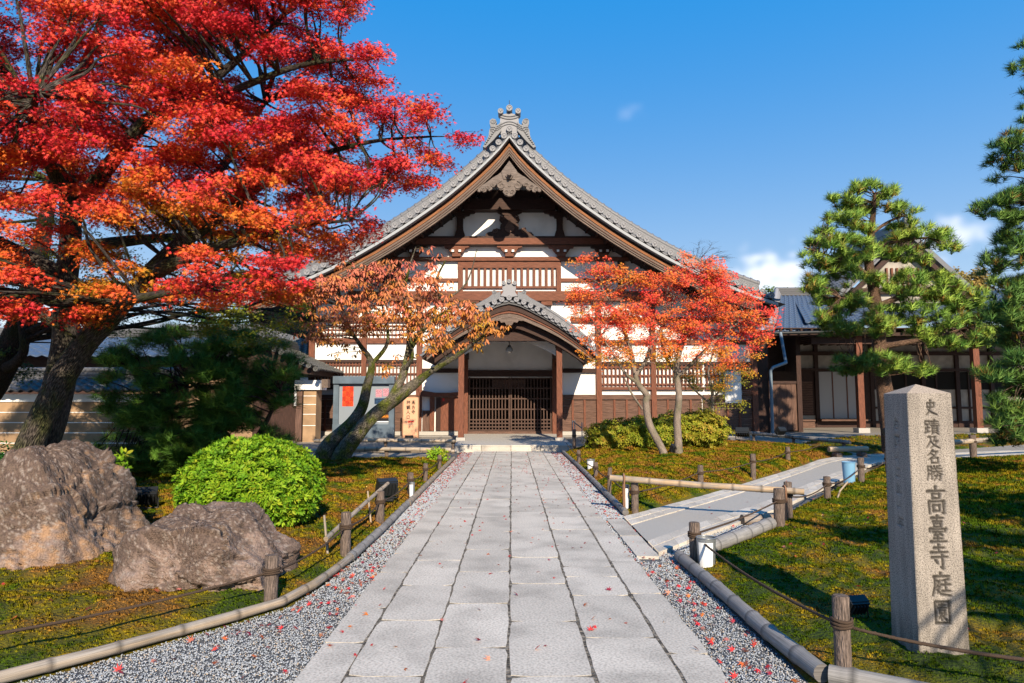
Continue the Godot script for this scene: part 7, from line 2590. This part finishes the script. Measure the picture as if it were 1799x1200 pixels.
func _ready() -> void:
	rng.seed = 1
	hn.seed = 4
	hn.frequency = 1.0
	hn.fractal_octaves = 3
	# camera
	var cam := Camera3D.new()
	cam.name = "camera"
	cam.position = V(0, 1.55, 0)
	cam.rotation_degrees = V(5.143, 0, 0)
	cam.fov = 53.13
	cam.near = 0.05
	cam.far = 2000
	cam.current = true
	add_child(cam)
	# sky
	var sky := ProceduralSkyMaterial.new()
	sky.sky_top_color = lin(0.000, 0.188, 0.518)
	sky.sky_horizon_color = lin(0.605, 0.687, 0.669)
	sky.sky_curve = 0.133
	sky.sky_cover = cloud_cover()
	sky.sky_cover_modulate = Color(0.62, 0.50, 0.36, 1).linear_to_srgb()
	sky.ground_bottom_color = lin(0.16, 0.15, 0.13)
	sky.ground_horizon_color = lin(0.30, 0.32, 0.34)
	sky.sun_angle_max = 8.0
	sky.sky_energy_multiplier = 1.0
	var env := Environment.new()
	env.background_mode = Environment.BG_SKY
	env.sky = Sky.new()
	env.sky.sky_material = sky
	env.tonemap_mode = Environment.TONE_MAPPER_LINEAR
	env.tonemap_exposure = 1.55
	env.sdfgi_enabled = true
	env.ssao_enabled = true
	env.ssil_enabled = true
	var we := WorldEnvironment.new()
	we.name = "world_environment"
	we.environment = env
	add_child(we)
	# low autumn sun from behind the camera, a little to the right
	var sun := DirectionalLight3D.new()
	sun.name = "sun"
	sun.light_energy = 1.6
	sun.light_color = Color(1.0, 0.93, 0.82)
	sun.light_angular_distance = 0.5
	sun.shadow_enabled = true
	sun.basis = Basis.looking_at(V(-0.20, -0.57, -1.0).normalized(), Vector3.UP)
	add_child(sun)

	make_materials()
	# outlines of the moss beds (x, z)
	poly_left = PackedVector2Array([Vector2(-4.0, -2.9), Vector2(-3.2, -3.62), Vector2(-2.68, -4.22), Vector2(-2.23, -4.8), Vector2(-1.99, -5.12), Vector2(-1.78, -5.46), Vector2(-1.70, -6.0), Vector2(-1.625, -7.1), Vector2(-1.62, -9.1), Vector2(-1.64, -14), Vector2(-1.65, -18.4), Vector2(-3.0, -18.7), Vector2(-6.0, -18.6), Vector2(-8.9, -18.2), Vector2(-8.8, -17.4), Vector2(-14.0, -17.4), Vector2(-14.0, -9.0), Vector2(-8.0, -2.9)])
	poly_front = PackedVector2Array([Vector2(1.73, -4.0), Vector2(1.75, -5.5), Vector2(1.72, -6.9), Vector2(2.12, -7.3), Vector2(2.75, -8.0), Vector2(3.3, -8.7), Vector2(3.75, -9.65), Vector2(5.2, -11.6), Vector2(7.7, -15.1), Vector2(9.95, -18.05), Vector2(12.9, -19.3), Vector2(17.5, -21.2), Vector2(24, -23.6), Vector2(24, -8), Vector2(7.0, -2.5), Vector2(4.2, -2.55), Vector2(2.5, -3.52)])
	poly_mound = PackedVector2Array([Vector2(1.66, -9.85), Vector2(2.45, -10.95), Vector2(3.6, -12.4), Vector2(6.7, -16.6), Vector2(8.6, -19.4), Vector2(10.3, -20.9), Vector2(9.6, -23.0), Vector2(8.4, -25.0), Vector2(6.0, -25.4), Vector2(4.0, -24.3), Vector2(2.4, -23.2), Vector2(1.9, -22.0), Vector2(1.66, -21.6)])
	poly_back = PackedVector2Array([Vector2(10.9, -21.3), Vector2(13.6, -22.2), Vector2(18, -24.0), Vector2(25, -27.2), Vector2(22, -27.6), Vector2(16, -26.6), Vector2(12, -25.6), Vector2(10.2, -24.2)])
	build_ground()
	build_path()
	build_side_path()
	moss_bed(poly_left, BANK_L, 0.09, 0.10, "moss_bank", "")
	moss_bed(poly_front, BANK_F, 0.10, -0.20, "moss_bank", "")
	moss_bed(poly_mound, BANK_M, 0.10, 0.08, "moss_bank", "", 0.0)
	moss_bed(poly_back, BANK_B, 0.15, -0.05, "moss_bank", "", 1.0)
	build_hall()
	build_right_wing()
	build_left_side()
	build_monument()
	build_signs()
	build_boulders()
	build_big_maple()
	build_leaning_tree()
	build_twin_maples()
	build_pines()
	build_bushes()
	build_edging()
	build_gravel()
	rng.seed = 700
	moss_tufts(poly_left, BANK_L, 0.10, 75000, "olive and rust coloured moss carpet left of the path")
	moss_tufts(poly_front, BANK_F, -0.20, 95000, "green and gold moss carpet round the stone marker")
	moss_tufts(poly_mound, BANK_M, 0.08, 36000, "golden moss on the mound under the twin maples")
	moss_tufts(poly_back, BANK_B, -0.05, 6000, "bright moss strip in front of the annex", 1.0)
	build_fallen_leaves()
